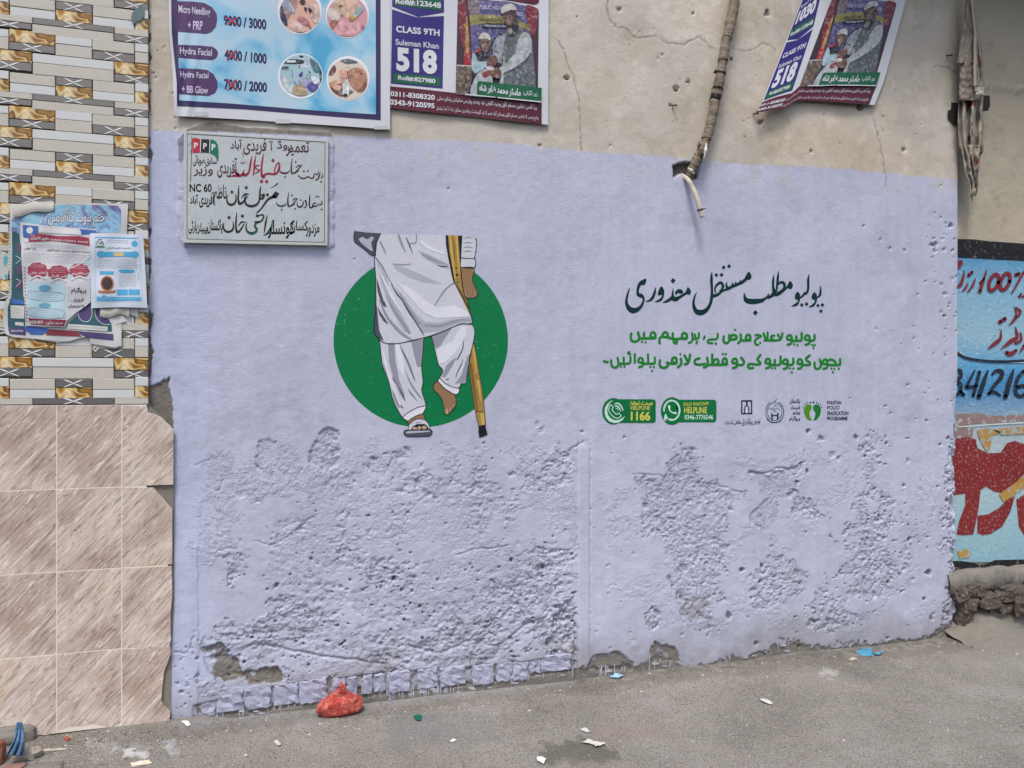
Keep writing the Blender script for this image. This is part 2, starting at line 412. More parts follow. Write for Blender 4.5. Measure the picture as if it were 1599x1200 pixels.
# pits
def pit(px, py, r, dp, asp=1.0, dark=1.0):
    global H, deep, pit_shade
    i0, i1 = np.searchsorted(gx, [wpx(px - r * 3), wpx(px + r * 3)]); c = wp(px, py); zr = r * 3 * (CAMD / F) * 1.3
    j0, j1 = np.searchsorted(gz, [c.z - zr, c.z + zr])
    if i1 - i0 < 2 or j1 - j0 < 2: return
    sl = (slice(i0, i1), slice(j0, j1))
    dd_ = np.hypot(PXX[sl] - px, (PYY[sl] - py) * asp) + (nC[sl] - .5) * r * 1.6
    k = ss(r * 1.25, r * .5, dd_) * dp; H[sl] -= k; deep[sl] = np.maximum(deep[sl], k * dark); pit_shade[sl] = np.maximum(pit_shade[sl], np.clip(k / .010, 0, 1) ** 2)
prs = random.Random(11)
for px, py, r, dp in [(537, 548, 5, .006), (552, 562, 3, .005), (578, 618, 5, .006), (532, 575, 3, .004), (540, 592, 3, .004), (618, 618, 3, .003), (375, 773, 6, .004), (402, 782, 4, .003), (553, 405, 2, .006), (470, 826, 4, .006),
                      (432, 915, 5, .01), (976, 683, 2.2, .008), (1218, 452, 1.5, .005), (909, 675, 3, .006), (1327, 622, 1.6, .008), (1282, 685, 5, .008), (1336, 683, 4, .009), (1450, 896, 5, .012), (1137, 962, 5, .010), (1008, 790, 5, .008),
                      (1075, 783, 3, .006), (1107, 788, 3, .006), (1140, 795, 3, .006), (1300, 710, 5, .006), (1310, 716, 4, .007), (700, 295, 1.6, .004), (756, 693, 2, .006), (840, 662, 4, .004), (848, 672, 6, .004), (798, 742, 4, .005), (800, 740, 5, .004),
                      (886, 121, 4.5, .007), (1056, 138, 5, .006), (1075, 127, 4, .007), (1047, 165, 3, .007), (967, 15, 4, .006), (1082, 22, 2, .005), (901, 26, 1.5, .006), (1198, 20, 5, .008), (1344, 168, 5, .008), (1411, 234, 4, .006), (1188, 192, 5, .008), (1267, 236, 3, .006),
                      (1296, 60, 1.5, .006), (1485, 352, 4, .008), (1461, 382, 4, .008), (1413, 392, 3, .006), (1376, 375, 2.5, .006), (1350, 353, 2, .006), (1391, 388, 2, .006), (1459, 373, 2, .006), (1470, 290, 2, .004), (1487, 392, 3, .006),
                      (1380, 182, 1.5, .005), (1430, 210, 1.2, .005), (1050, 192, 2, .004), (953, 228, 2, .004), (948, 190, 1.5, .004), (843, 228, 3, .005), (1232, 192, 1.2, .005), (1161, 190, 1.5, .005), (1163, 214, 1, .005), (1035, 85, 2.5, .004), (1028, 92, 3, .003)]:
    pit(px, py, r, dp)
def scatter(poly, n, r0, r1, d0, d1):
    P = np.array(poly); k = 0
    while k < n:
        x = prs.uniform(P[:, 0].min(), P[:, 0].max()); y = prs.uniform(P[:, 1].min(), P[:, 1].max())
        if 925 < x < 1345 and 395 < y < 674: continue
        if _inside(x, y, poly):
            pit(x, y, prs.uniform(r0, r1) * prs.uniform(.6, 1), prs.uniform(d0, d1), prs.uniform(.7, 1.8)); k += 1
def _inside(x, y, P):
    c = False
    for i in range(len(P)):
        x1, y1 = P[i - 1]; x2, y2 = P[i]
        if (y1 > y) != (y2 > y) and x < (x2 - x1) * (y - y1) / (y2 - y1 + 1e-9) + x1: c = not c
    return c
scatter(R1, 220, 1, 3, .003, .010); scatter(R1in, 240, 1, 3.6, .004, .013); scatter(R4, 130, 1, 3, .004, .011); scatter(R5, 28, 1, 3, .004, .010); scatter(R2, 30, 1.5, 3, .004, .008)
scatter([(1250, 650), (1490, 650), (1490, 1000), (1100, 1020), (1100, 950)], 70, 1.2, 4, .005, .012)
scatter([(480, 680), (900, 680), (900, 760), (400, 860), (320, 830)], 60, 1.2, 4.5, .002, .005)
scatter([(1410, 430), (1495, 430), (1495, 660), (1340, 660), (1300, 640)], 30, 1, 3, .003, .007)
scatter([(1440, 330), (1495, 330), (1495, 560), (1475, 560)], 45, 1, 3.5, .003, .008)
scatter([(920, 700), (990, 700), (990, 1020), (920, 1030)], 26, 1, 2.6, .003, .007)
scatter([(240, 420), (520, 420), (500, 680), (280, 820)], 26, 1, 2.2, .001, .0025)
scatter([(860, 0), (1495, 0), (1495, 240), (860, 220)], 70, .6, 1.7, .003, .006)
scatter([(232, 60), (275, 60), (275, 205), (232, 205)], 12, 1.5, 4, .003, .006)
scatter([(272, 1000), (310, 1000), (310, 1120), (272, 1120)], 30, 1, 3, .004, .010)
# chipped left edge, ragged
chips = np.maximum.reduce([sdf([(230, 485), (240, 490), (236, 520), (241, 560), (236, 600), (268, 585), (266, 605), (272, 640), (271, 690), (262, 668), (246, 655), (230, 648)], PXX, PYY) - 1.0 + ed * .30,
                           sdf([(244, 600), (258, 588), (262, 600), (250, 608)], PXX, PYY) + ed * .2, 3 + ed * .45 - np.abs(PXX - 231) - 14 * ss(470, 430, PYY) * (nB < .56), sdf([(230, 220), (242, 240), (236, 262), (232, 262)], PXX, PYY) - 2])
kc = ss(0, 1.5, chips); H -= kc * .008; chipm = kc
# hole behind the pipe
hole = ss(0, 3, sdf([(1049, 258), (1058, 254), (1082, 252), (1093, 262), (1090, 282), (1078, 280), (1066, 272), (1050, 280)], PXX, PYY) + ed * .15); H -= hole * .018
# mortar bed round the marble plaque stands proud
bed = ss(0, 3, sdf([(276, 216), (292, 200), (330, 188), (380, 197), (516, 205), (522, 222), (523, 384), (516, 390), (288, 386), (277, 372)], PXX, PYY) + ed * .15)
H += bed * (.006 + (nB - .5) * .006)
for xx in (340, 368, 400, 409, 452, 484): H -= bed * ss(1.4, .5, np.abs(PXX - xx - (nB - .5) * 6)) * ss(230, 224, PYY) * .003
for yy in (232, 298, 318): H -= bed * ss(1.4, .5, np.abs(PYY - yy - (nB - .5) * 16)) * .002
# foot of the wall
FOOT = [(231, 1125), (271, 1124), (300, 1126), (330, 1119), (400, 1098), (430, 1096), (500, 1090), (560, 1072), (640, 1078), (727, 1066), (800, 1060), (840, 1042), (900, 1044), (960, 1041), (1000, 1040), (1030, 1026), (1062, 1040), (1105, 1034), (1150, 1030), (1180, 1020), (1225, 1002), (1240, 998), (1262, 1008), (1300, 1010), (1345, 1006), (1400, 1000), (1450, 994), (1490, 975)]
fy = np.interp(PXX, [p[0] for p in FOOT], [p[1] for p in FOOT]) + (nB - .5) * 22 + (nC - .5) * 12
foot = ss(-2, 3, PYY - fy); H -= foot * (.006 + (nB - .4) * .012)
cav = np.maximum.reduce([sdf([(313, 1015), (345, 1003), (372, 1030), (384, 1058), (350, 1066), (318, 1052)], PXX, PYY) + ed * .5, sdf([(376, 1048), (430, 1040), (455, 1060), (440, 1068), (390, 1070)], PXX, PYY) + ed * .4,
                         sdf([(1010, 1040), (1022, 1000), (1055, 1010), (1066, 1035)], PXX, PYY) + ed * .5, sdf([(915, 1040), (925, 1022), (965, 1015), (990, 1035), (990, 1050), (930, 1052)], PXX, PYY) + ed * .3])
kv = ss(0, 3, cav); H -= kv * .010
# recess that the brick course sits in
COURSE = [(300, 1100), (420, 1072), (520, 1058), (640, 1046), (780, 1036), (896, 1022), (897, 1050), (780, 1068), (640, 1084), (520, 1098), (420, 1112), (300, 1125)]
cs = ss(0, 3, sdf(COURSE, PXX, PYY) + ed * .2); H -= cs * .008
# right end of the sheet rounds off
H -= ss(1488, 1497, PXX + (nB - .5) * 12) * ss(560, 700, PYY) * .03
H = np.clip(H, -.034, .03)
# ---- colour: cream emulsion above, lavender below, bare mortar where broken, shade painted into pits and relief
YB = np.interp(PXX, [231, 290, 530, 640, 800, 905, 1050, 1160, 1300, 1420, 1497], [204, 206, 213, 218, 224, 236, 246, 257, 262, 274, 281]) + (nB - .5) * 5
lav = ss(-1.5, 1.5, PYY - YB)[..., None]
def L3(h): return np.array(lin(h)[:3])
cream = L3('C0B9AD') * (1 + (fbm(XX * 3 + 9, ZZ * 3, 4)[..., None] - .5) * .34)
scf = ss(.55, .72, fbm(XX * 14 + 70, ZZ * 11, 4, .6))[..., None]; cream = cream * (1 + scf * .10); scg = ss(.58, .72, fbm(XX * 9 + 170, ZZ * 16, 4, .6))[..., None]; cream = cream * (1 - scg * np.array([.08, .09, .10]))
stain = ss(.45, .75, fbm(XX * 4, ZZ * 6 + 50, 4))[..., None]
cream = cream * (1 - stain * np.array([.05, .08, .12]))
dirt2 = (ss(-40, 40, sdf([(1190, 190), (1330, 185), (1420, 240), (1400, 262), (1180, 252)], PXX, PYY) + ed))[..., None]
cream = cream * (1 - dirt2 * np.array([.08, .14, .21]))
patch = ss(-2, 6, sdf([(985, 30), (1005, 22), (1022, 40), (1030, 50), (995, 50)], PXX, PYY) + ed * .3)[..., None]
pk = ss(-1, 2, np.minimum(sdf([(950, 0), (952, 22), (965, 40), (990, 56), (1030, 54), (1060, 66), (1090, 57), (1125, 75), (1125, -60), (950, -60)], PXX, PYY) + ed * .1, 400))[..., None]
cream = cream * (1 - pk * .0) * (1 + pk * .07) * (1 - patch * .10)
lavc = L3('B5B8CC') * (1 + (fbm(XX * 2.2, ZZ * 2.2 + 5, 3)[..., None] - .5) * .20) * (1 + (nD[..., None] - .5) * .10) * (1 + (fbm(XX * 26, ZZ * 2.2 + 31, 3)[..., None] - .5) * .10)
lavc = lavc * (1 + ss(400, 240, PXX)[..., None] * np.array([-.03, .01, .06]))
thin = ss(.55, .7, fbm(XX * 16 + 2, ZZ * 10, 3))[..., None] * ss(30, 4, np.abs(PYY - YB - 12))[..., None]
lavc = lavc * (1 - thin * .35) + cream * thin * .35
smg = ss(.60, .74, fbm(XX * 5 + 90, ZZ * 7 + 14, 5, .62))[..., None]; lavc = lavc * (1 - smg * np.array([.07, .07, .08]))
mort_shade = L3('77726A') * (.75 + .5 * nB[..., None]); low_ = ss(60, 160, fy - PYY)[..., None] * lav * (1 - np.maximum(chipm, hole)[..., None]); mort_shade = mort_shade * (1 - low_) + L3('85859a') * (.8 + .4 * nB[..., None]) * low_  # mortar grey; inside the lavender a bluish grey imitating shade in the relief
col = cream * (1 - lav) + lavc * lav
grey = np.maximum.reduce([ss(.0135, .021, deep + (nB - .5) * .008) * .8, ss(.005, .007, deep) * (nC > .62) * .35 * (PYY > 500), ss(.55, .7, nB) * ss(.004, .009, deep) * .15, chipm, foot * ss(.0, .25, nC * .4 + .25), kv * ss(.38, .52, nB + .08), hole, cs * ss(.5, .65, nC + .05), crk * .8, ss(.003, .0055, deep) * (PYY < YB) * .7])
topbed = bed * ss(0, 2, np.maximum(206 + (PXX - 290) * .045 - PYY, 12 - np.abs(PXX - 283) - (PYY - 225) * .25 + (nB - .5) * 14))
grey = np.maximum(grey, topbed)
col = col * (1 - grey[..., None]) + mort_shade * grey[..., None]
col = col * (1 - hole[..., None] * .6)
pk3 = (pit_shade * .75)[..., None]; col = col * (1 - pk3) + L3('4d4c57') * pk3  # shade inside the small pits painted into the colour, near black
r2g = (ss(2, 10, sdf(R2, PXX, PYY)) * ss(800, 740, PYY + (nB - .5) * 60) * .22 + ss(2, 8, sdf([(1175, 742), (1235, 735), (1230, 775), (1190, 785)], PXX, PYY)) * .22 + ss(0, 10, sdf([(1055, 925), (1115, 925), (1105, 975), (1068, 972)], PXX, PYY)) * .45)[..., None]
col = col * (1 - r2g) + mort_shade * 1.25 * r2g
# splashed dirt near the ground, whitewash drips
spl = (ss(70, 0, fy - PYY + (nA - .5) * 60) * .5)[..., None]
col = col * (1 - spl) + mort_shade * 1.05 * spl
edger = ss(1478, 1492, PXX) * ss(600, 700, PYY)
spk = (_rs.rand(*H.shape) > .9985) & (PYY > 300); 
col = np.clip(col, 0, 1).astype(np.float32)
nx_, nz_ = H.shape
vv = np.stack([XX, -H, ZZ], -1).reshape(-1, 3).astype(np.float32)
ii = (np.arange(nx_ - 1)[:, None] * nz_ + np.arange(nz_ - 1)[None, :]).ravel()
ff = np.stack([ii, ii + nz_, ii + nz_ + 1, ii + 1], -1).astype(np.int32)
me = bpy.data.meshes.new('plaster')
me.vertices.add(len(vv)); me.vertices.foreach_set('co', vv.ravel())
me.loops.add(ff.size); me.loops.foreach_set('vertex_index', ff.ravel())
me.polygons.add(len(ff)); me.polygons.foreach_set('loop_start', np.arange(0, ff.size, 4, dtype=np.int32)); me.polygons.foreach_set('loop_total', np.full(len(ff), 4, np.int32))
me.update(calc_edges=True)
ca = me.color_attributes.new('col', 'FLOAT_COLOR', 'POINT')
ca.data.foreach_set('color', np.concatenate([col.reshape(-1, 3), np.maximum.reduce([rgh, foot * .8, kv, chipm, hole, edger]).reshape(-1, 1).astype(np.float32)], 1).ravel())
m = N('plaster_paint', .72, .25)
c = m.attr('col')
fine = m.noise(240, 3, .7); mid = m.noise(30, 5, .65); br = m.noise(26, 5, .6, m.co((1, 1, 9)))
c = m.mix(c, (0, 0, 0), m.math('MULTIPLY', m.ramp(mid, [(.35, 1.0), (.6, 0.0)]), .07))
c = m.mix(c, (1, 1, 1), m.math('MULTIPLY', m.ramp(br, [(.5, 0.0), (.75, 1.0)]), .06))
sp = m.ramp(m.voro(75), [(.03, 1.0), (.06, 0.0)]); sel = m.ramp(m.noise(20, 2), [(.6, 0.0), (.63, 1.0)])
c = m.mix(c, '3a3a3c', m.math('MULTIPLY', m.math('MULTIPLY', sp, sel), .5))
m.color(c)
rb = m.attr('col', 'Alpha'); rn = m.math('ADD', m.noise(100, 5, .75), m.math('MULTIPLY', m.noise(45, 3, .6, None, 1.5), 1.2))
hh = m.math('ADD', m.math('MULTIPLY', m.math('MULTIPLY', rn, rb), 3.2), m.math('ADD', m.math('MULTIPLY', fine, .35), m.math('ADD', m.math('MULTIPLY', br, .8), m.math('MULTIPLY', m.noise(85, 4, .7), .7))))
m.bump(hh, .0018, .85)
me.materials.append(m.m); me.polygons.foreach_set('use_smooth', np.ones(len(ff), bool))
WALL = empty('plaster_wall', 'cracked plaster wall painted lavender below and cream above, with a painted mural', 'wall')
PLASTER = link(bpy.data.objects.new('plaster', me), WALL)
def box(name, x0, x1, y0, y1, z0, z1, mat, parent=None, bev=0.0, **k):
    bm = bmesh.new(); bmesh.ops.create_cube(bm, size=1)
    for v in bm.verts: v.co = Vector(((x0 + x1) / 2 + v.co.x * (x1 - x0), (y0 + y1) / 2 + v.co.y * (y1 - y0), (z0 + z1) / 2 + v.co.z * (z1 - z0)))
    if bev: bmesh.ops.bevel(bm, geom=bm.edges[:], offset=bev, segments=2, affect='EDGES', profile=.5)
    return bm_obj(name, bm, mat, parent)
MORTAR = paint('77726a', .9, .3, .004, .2, 60)
box('masonry_core', WX0 + .004, WX1 - .01, .036, .24, -.3, 4.7, MORTAR, WALL)
box('upper_plaster', WX0, WX1 - .003, -.001, .03, 3.75, 4.7, paint('BDB7AD', .8, .2, .002), WALL)
# height of the plaster at any place, and its local maximum
Hm = H.copy()
for a in (1, 2):
    for ax in (0, 1):
        Hm = np.maximum(Hm, np.maximum(np.roll(Hm, a, ax), np.roll(Hm, -a, ax)))
def hat(X, z, A=None):
    A = H if A is None else A
    i = min(max(int(np.searchsorted(gx, X)) - 1, 0), nx_ - 2); j = min(max(int(np.searchsorted(gz, z)) - 1, 0), nz_ - 2)
    u = (X - gx[i]) / (gx[i + 1] - gx[i]); v = (z - gz[j]) / (gz[j + 1] - gz[j]); u = min(max(u, 0), 1); v = min(max(v, 0), 1)
    return float((A[i, j] * (1 - u) + A[i + 1, j] * u) * (1 - v) + (A[i, j + 1] * (1 - u) + A[i + 1, j + 1] * u) * v)
def MW(px, py, lift=0.0):
    p = wp(px, py, 0); h = hat(p.x, p.z, Hm)
    return wp(px, py, h + .0006 + lift)
MW.fine = 7
# ================================================================ the painting on the wall
def zf(ox, oy, s):
    def f(pts, *w):
        if isinstance(pts[0], (int, float)): return (ox + pts[0] / s, oy + pts[1] / s)
        return [(ox + p[0] / s, oy + p[1] / s) for p in pts]
    f.s = s; return f
A2, A3, A4 = zf(500, 340, 3.334), zf(540, 350, 7.059), zf(580, 500, 6.0)
def ink(name, lift, mat, parent, polys=(), strokes=(), M=MW, sm=False, label=None):
    k = Ink()
    for p in polys: k.poly(p, sm).mark()
    for p, w_ in strokes: k.stroke(p, w_).mark()
    j = name in JOINED
    return k.put(name, M, lift, mat, parent, label=label, joined=j)
JOINED = {'painted_man', 'trousers', 'painted_crutch', 'outlines', 'badge_symbol', 'round_emblem', 'square_emblem', 'helpline_badge', 'message_badge', 'black_marks', 'sign_number', 'sign_lettering', 'crest', 'rule_boxes', 'border_line', 'right_foot_shape', 'foot_emblem', 'toe_dots', 'feet', 'sleeve'}
def emu(name, colr, chip=0.0, rough=.5):
    """wall emulsion paint: the colour, brushy, chipped to the lavender under it"""
    m = N(name, rough, .2); a = m.noise(14, 5, .6, m.co((1, 1, 2)))
    c = m.mix(colr, (0, 0, 0), m.math('MULTIPLY', a, .22)); c = m.mix(c, m.mix(colr, (1.35, 1.35, 1.35, 1), 1.0, 'MULTIPLY'), m.math('MULTIPLY', m.noise(80, 3, .7), .5))
    if chip:
        f = m.math('MULTIPLY', m.ramp(m.noise(70, 3, .7), [(.66, 0.0), (.69, 1.0)]), m.ramp(m.noise(7, 3, .5), [(.5 - chip * .1, 0.0), (.62, 1.0)]))
        c = m.mix(c, 'B5B8CC', f)
    m.color(c); m.bump(m.noise(120, 4, .7), .0012, .8); return m.m
GREEN = emu('green_emulsion', '077343', .8); CLOTH = emu('white_cloth_paint', 'c4c5cf'); CLOTH2 = emu('grey_cloth_paint', '8f909d'); CLOTH3 = emu('mid_cloth_paint', 'a8a9b6')
DARKF = emu('dark_fold_paint', '4a4b58'); LINE = emu('outline_paint', '1c1b24'); SKIN = emu('skin_paint', '8f7052'); SKINL = emu('light_skin_paint', 'b39a7c'); WOOD = emu('wood_paint', '9c7f42'); WOODL = emu('light_wood_paint', 'bfa055'); WOODD = emu('dark_wood_paint', '7a5a2c')
HILITE = emu('highlight_paint', 'd6d7e0')
disc = Ink().dense(circle(657, 532, 136.2, 135.5, 96), 5).put('green_disc', MW, .0000, GREEN, WALL)
man = ink('painted_man', .0004, CLOTH, WALL, [A2([(318, 85), (655, 92), (662, 160), (672, 230), (690, 320), (700, 345), (740, 410), (770, 465), (792, 548), (740, 553), (690, 570), (640, 590), (580, 612), (545, 622), (470, 640), (400, 655), (340, 655), (300, 630), (282, 600), (280, 560), (290, 480), (290, 400), (288, 300), (283, 230), (285, 190), (290, 140)])])
# (painted clothes) grey folds over the shirt
ink('shirt_folds', .0007, CLOTH3, man, [A3(p) for p in (
    [(500, 430), (700, 500), (900, 590), (1060, 660), (1000, 660), (850, 640), (690, 590), (560, 510)], [(790, 295), (900, 330), (1000, 380), (1130, 440), (1135, 500), (1000, 450), (880, 390)],
    [(545, 700), (610, 760), (690, 880), (780, 1000), (880, 1080), (1010, 1090), (1180, 1050), (1380, 1030), (1385, 1085), (1200, 1110), (1040, 1180), (860, 1200), (760, 1080), (650, 900)],
    [(330, 380), (400, 470), (450, 570), (470, 700), (560, 900), (640, 1040), (720, 1200), (640, 1190), (540, 1000), (440, 800), (380, 600)])])
ink('shirt_folds', .0010, CLOTH2, man, [A3(p) for p in ([(820, 320), (900, 345), (1000, 400), (1120, 450), (1010, 430), (900, 385)], [(570, 740), (640, 820), (720, 950), (800, 1060), (860, 1130), (780, 1090), (700, 960), (620, 830)])],
    [(A3([(450, 800), (500, 900), (560, 1000), (640, 1110), (700, 1200)]), [1, 4, 5, 5, 4]), (A3([(580, 120), (620, 230), (660, 320)]), [3, 4, 1]), (A3([(1185, 655), (1100, 720), (1010, 850), (940, 970)]), [2.5, 2.6, 2, .5]),
     (A3([(880, 1120), (1050, 1120), (1250, 1060), (1380, 1060)]), [4, 4, 3, 1]), (A3([(530, 440), (640, 450), (720, 440)]), [1, 2, 1]), (A3([(380, 200), (420, 280), (440, 340)]), [3, 3, 1]), (A2([(310, 430), (350, 520), (420, 600), (480, 640)]), [2, 4, 5, 3])])
ink('shirt_dark_folds', .0013, DARKF, man, [A3([(340, 590), (372, 700), (400, 800), (425, 870), (445, 918), (410, 900), (378, 830), (355, 760), (343, 680)]), A3([(345, 900), (378, 965), (430, 1040), (470, 1105), (415, 1072), (370, 1000)]),
    A2([(283, 420), (296, 470), (302, 540), (312, 630), (292, 610), (279, 590), (280, 540)]), A4([(30, 0), (55, 0), (70, 90), (115, 195), (65, 168), (20, 118)])],
    [(A3([(665, 150), (700, 230), (738, 330)]), [1, 2.2, .5]), (A3([(500, 660), (560, 765), (620, 840), (690, 960), (770, 1080), (850, 1200)]), [.6, 2.4, 1.6, 2.6, 1.6, 1]), (A3([(1010, 455), (1070, 470), (1130, 470)]), [.5, 2, .5]), (A3([(420, 860), (445, 910)]), [2, 1])])
ink('shirt_highlights', .0013, HILITE, man, [A3([(560, 640), (700, 700), (860, 830), (1000, 920), (1200, 900), (1330, 960), (1370, 1020), (1200, 1030), (1000, 1040), (860, 980), (700, 800)])], [(A3([(360, 480), (430, 640), (520, 820), (620, 980)]), [1, 3, 4, 2]), (A3([(820, 180), (900, 250), (1080, 330)]), [2, 6, 2])])
ink('sleeve', .0006, DARKF, man, [A2([(180, 70), (240, 78), (318, 82), (296, 130), (290, 195), (268, 196), (225, 160), (180, 125), (176, 95)])])
ink('sleeve_highlight', .0009, CLOTH3, man, [A3([(140, 170), (180, 140), (235, 170), (290, 135), (310, 160), (280, 205), (285, 250), (300, 300), (270, 290), (215, 250), (165, 205)])])
LT = A4([(75, 175), (85, 280), (95, 380), (110, 450), (150, 540), (180, 650), (200, 740), (240, 830), (290, 912), (400, 850), (508, 802), (495, 740), (470, 660), (482, 580), (470, 450), (480, 330), (490, 170), (400, 190), (260, 212), (160, 215)])
RT = A4([(560, 148), (575, 200), (590, 260), (620, 390), (635, 430), (665, 460), (665, 490), (635, 545), (720, 612), (800, 640), (830, 622), (838, 598), (885, 590), (890, 540), (895, 500), (920, 380), (945, 250), (965, 150), (965, 90), (945, 42), (880, 28), (800, 45), (700, 90)])
ink('trousers', .0005, CLOTH, man, [LT, RT])
ink('trouser_folds', .0008, CLOTH2, man, [A4(p) for p in ([(155, 215), (215, 215), (225, 380), (260, 560), (310, 700), (320, 770), (270, 700), (210, 560), (165, 400)], [(370, 190), (488, 180), (478, 330), (470, 440), (430, 440), (400, 330)],
    [(565, 150), (680, 100), (755, 75), (690, 170), (650, 240), (605, 270), (585, 240)], [(190, 650), (240, 730), (290, 820), (250, 820), (210, 750)], [(80, 190), (100, 380), (150, 500), (180, 560), (110, 450)], [(900, 340), (940, 300), (900, 500), (880, 585), (830, 590), (780, 600), (840, 520)], [(700, 430), (760, 370), (800, 350), (760, 430), (690, 540), (660, 530)])],
    [(A4([(270, 250), (310, 330), (360, 430), (400, 560)]), [2, 3, 3, 1]), (A4([(320, 480), (370, 600), (440, 700), (480, 750)]), [1, 3, 3, 1]), (A4([(640, 300), (700, 250), (720, 240)]), [1, 3, 1])])
ink('trouser_dark_folds', .0011, DARKF, man, [], [(A4([(270, 240), (315, 340), (350, 430), (390, 520), (412, 575)]), [.6, 1.4, 1, 1.8, .4]), (A4([(195, 530), (215, 570), (235, 600)]), [.6, 2, .5]), (A4([(340, 640), (380, 700), (430, 760)]), [.5, 1.6, .4]), (A4([(240, 600), (290, 700), (318, 765)]), [.5, 2, .5]),
    (A4([(862, 190), (855, 270), (810, 360), (795, 375)]), [.6, 1.6, 1.6, .4]), (A4([(860, 370), (830, 440), (800, 500), (790, 545)]), [.5, 1.6, 1.2, .4]), (A4([(700, 560), (725, 550)]), [1.5, 1]), (A4([(255, 770), (295, 825)]), [.6, 1.6])])
ink('trouser_highlights', .0011, HILITE, man, [A4([(610, 290), (660, 250), (760, 200), (840, 60), (900, 60), (880, 160), (800, 290), (700, 390), (640, 410)]), A4([(225, 225), (260, 225), (310, 400), (300, 520), (250, 440)])], [(A4([(110, 300), (150, 470), (210, 640), (270, 800)]), [2, 4, 3, 2])])
ink('trouser_cuffs', .0009, HILITE, man, [A4([(290, 912), (340, 872), (430, 822), (508, 804), (505, 832), (480, 875), (410, 900), (340, 946)]), A4([(635, 545), (690, 592), (760, 627), (828, 642), (810, 692), (780, 696), (700, 650), (625, 575)])])
ink('feet', .0005, SKIN, man, [A4([(335, 950), (410, 905), (485, 878), (505, 940), (440, 935), (380, 960), (350, 980)]), A4([(620, 572), (590, 590), (582, 620), (582, 650), (640, 712), (665, 760), (678, 820), (690, 880), (715, 888), (735, 872), (760, 845), (790, 800), (792, 740), (780, 698), (700, 650)])])
ink('slipper', .0008, CLOTH, man, [A4([(345, 1032), (350, 985), (390, 945), (440, 926), (500, 935), (535, 975), (550, 1028)])])
ink('slipper_opening', .0011, LINE, man, [A4([(370, 1028), (385, 998), (430, 975), (500, 975), (528, 998), (538, 1028)])])
ink('toes', .0014, SKINL, man, [A4(circle(405, 1014, 22, 13, 12)), A4(circle(448, 1010, 17, 17, 12)), A4(circle(494, 1008, 24, 17, 12)), A4(circle(708, 858, 15, 26, 12)), A4(circle(738, 836, 9, 18, 10)), A4(circle(757, 820, 8, 15, 10)), A4(circle(773, 803, 7, 13, 10))])
ink('slipper_sole', .0017, DARKF, man, [A4([(300, 1060), (308, 1036), (340, 1030), (440, 1032), (540, 1022), (570, 1042), (562, 1075), (530, 1088), (420, 1092), (330, 1088)])])
ink('slipper_sole_shine', .0020, CLOTH3, man, [A4([(320, 1048), (360, 1040), (540, 1036), (550, 1048), (400, 1060), (330, 1064)])])
# crutch
cr = ink('painted_crutch', .0009, WOOD, WALL, [A3([(1123, 125), (1242, 128), (1252, 300), (1265, 480), (1277, 620), (1300, 760), (1330, 830), (1348, 900), (1372, 1010), (1330, 925), (1222, 705), (1180, 560), (1150, 350)]), A4([(958, 205), (985, 330), (1012, 500), (1045, 700), (1070, 988), (1005, 992), (960, 780), (915, 430), (937, 280)])])
ink('wood_light', .0012, WOODL, cr, [A3([(1135, 128), (1160, 128), (1190, 400), (1215, 600), (1200, 600), (1165, 400)]), A3([(1205, 128), (1230, 128), (1245, 350), (1262, 560), (1245, 540), (1225, 350)]), A4([(955, 225), (972, 300), (985, 420), (1010, 560), (1030, 760), (1015, 760), (990, 600), (965, 400), (945, 280)]), A4([(1020, 870), (1055, 870), (1062, 980), (1030, 985)])])
ink('wood_dark', .0013, WOODD, cr, [A4([(918, 400), (940, 400), (975, 640), (1000, 850), (985, 850), (955, 700)])], [(A3([(1180, 140), (1195, 300), (1205, 420)]), [.6, 1.6, .4]), (A3([(1220, 660), (1290, 800), (1340, 920)]), [1, 3, 1.5])])
ink('black_marks', .0016, LINE, cr, [A3([(1103, 124), (1126, 125), (1140, 300), (1165, 430), (1200, 640), (1175, 580), (1130, 380), (1103, 220)]), A3([(1238, 128), (1284, 131), (1275, 300), (1266, 460), (1256, 380), (1248, 250)]), A4([(1003, 990), (1066, 984), (1088, 1075), (1050, 1090), (1010, 1102), (1003, 1050)]),
    A3(circle(1215, 485, 9, 9, 8)), A3(circle(1224, 562, 15, 15, 10)), A3(circle(1233, 640, 9, 9, 8)), A3(circle(1240, 610, 4, 4, 6))], [(A4([(980, 855), (1040, 860)]), 1), (A4([(985, 500), (990, 545), (1000, 548)]), 1)])
ink('cuffed_sleeve', .0009, CLOTH, man, [A3([(1282, 131), (1440, 150), (1432, 300), (1418, 382), (1432, 430), (1415, 482), (1268, 478), (1262, 400), (1270, 300)])])
ink('sleeve_folds', .0012, CLOTH2, man, [], [(A3([(1290, y), (1340, y - 10), (1400, y - 5)]), [.5, 2, .5]) for y in (160, 215, 265, 310)])
ink('forearm_and_hand', .0012, SKIN, man, [A3([(1268, 480), (1412, 485), (1395, 600), (1412, 665), (1450, 750), (1445, 795), (1390, 820), (1320, 805), (1303, 770), (1290, 700), (1275, 600)])])
ink('finger_nails', .0015, SKINL, man, [], [(A3([(1318, 785), (1345, 735), (1355, 720)]), [2.2, 1.6, 1]), (A3([(1350, 805), (1372, 765), (1385, 750)]), [2.2, 1.6, 1]), (A3([(1388, 810), (1405, 780), (1415, 765)]), [2.2, 1.4, 1])])
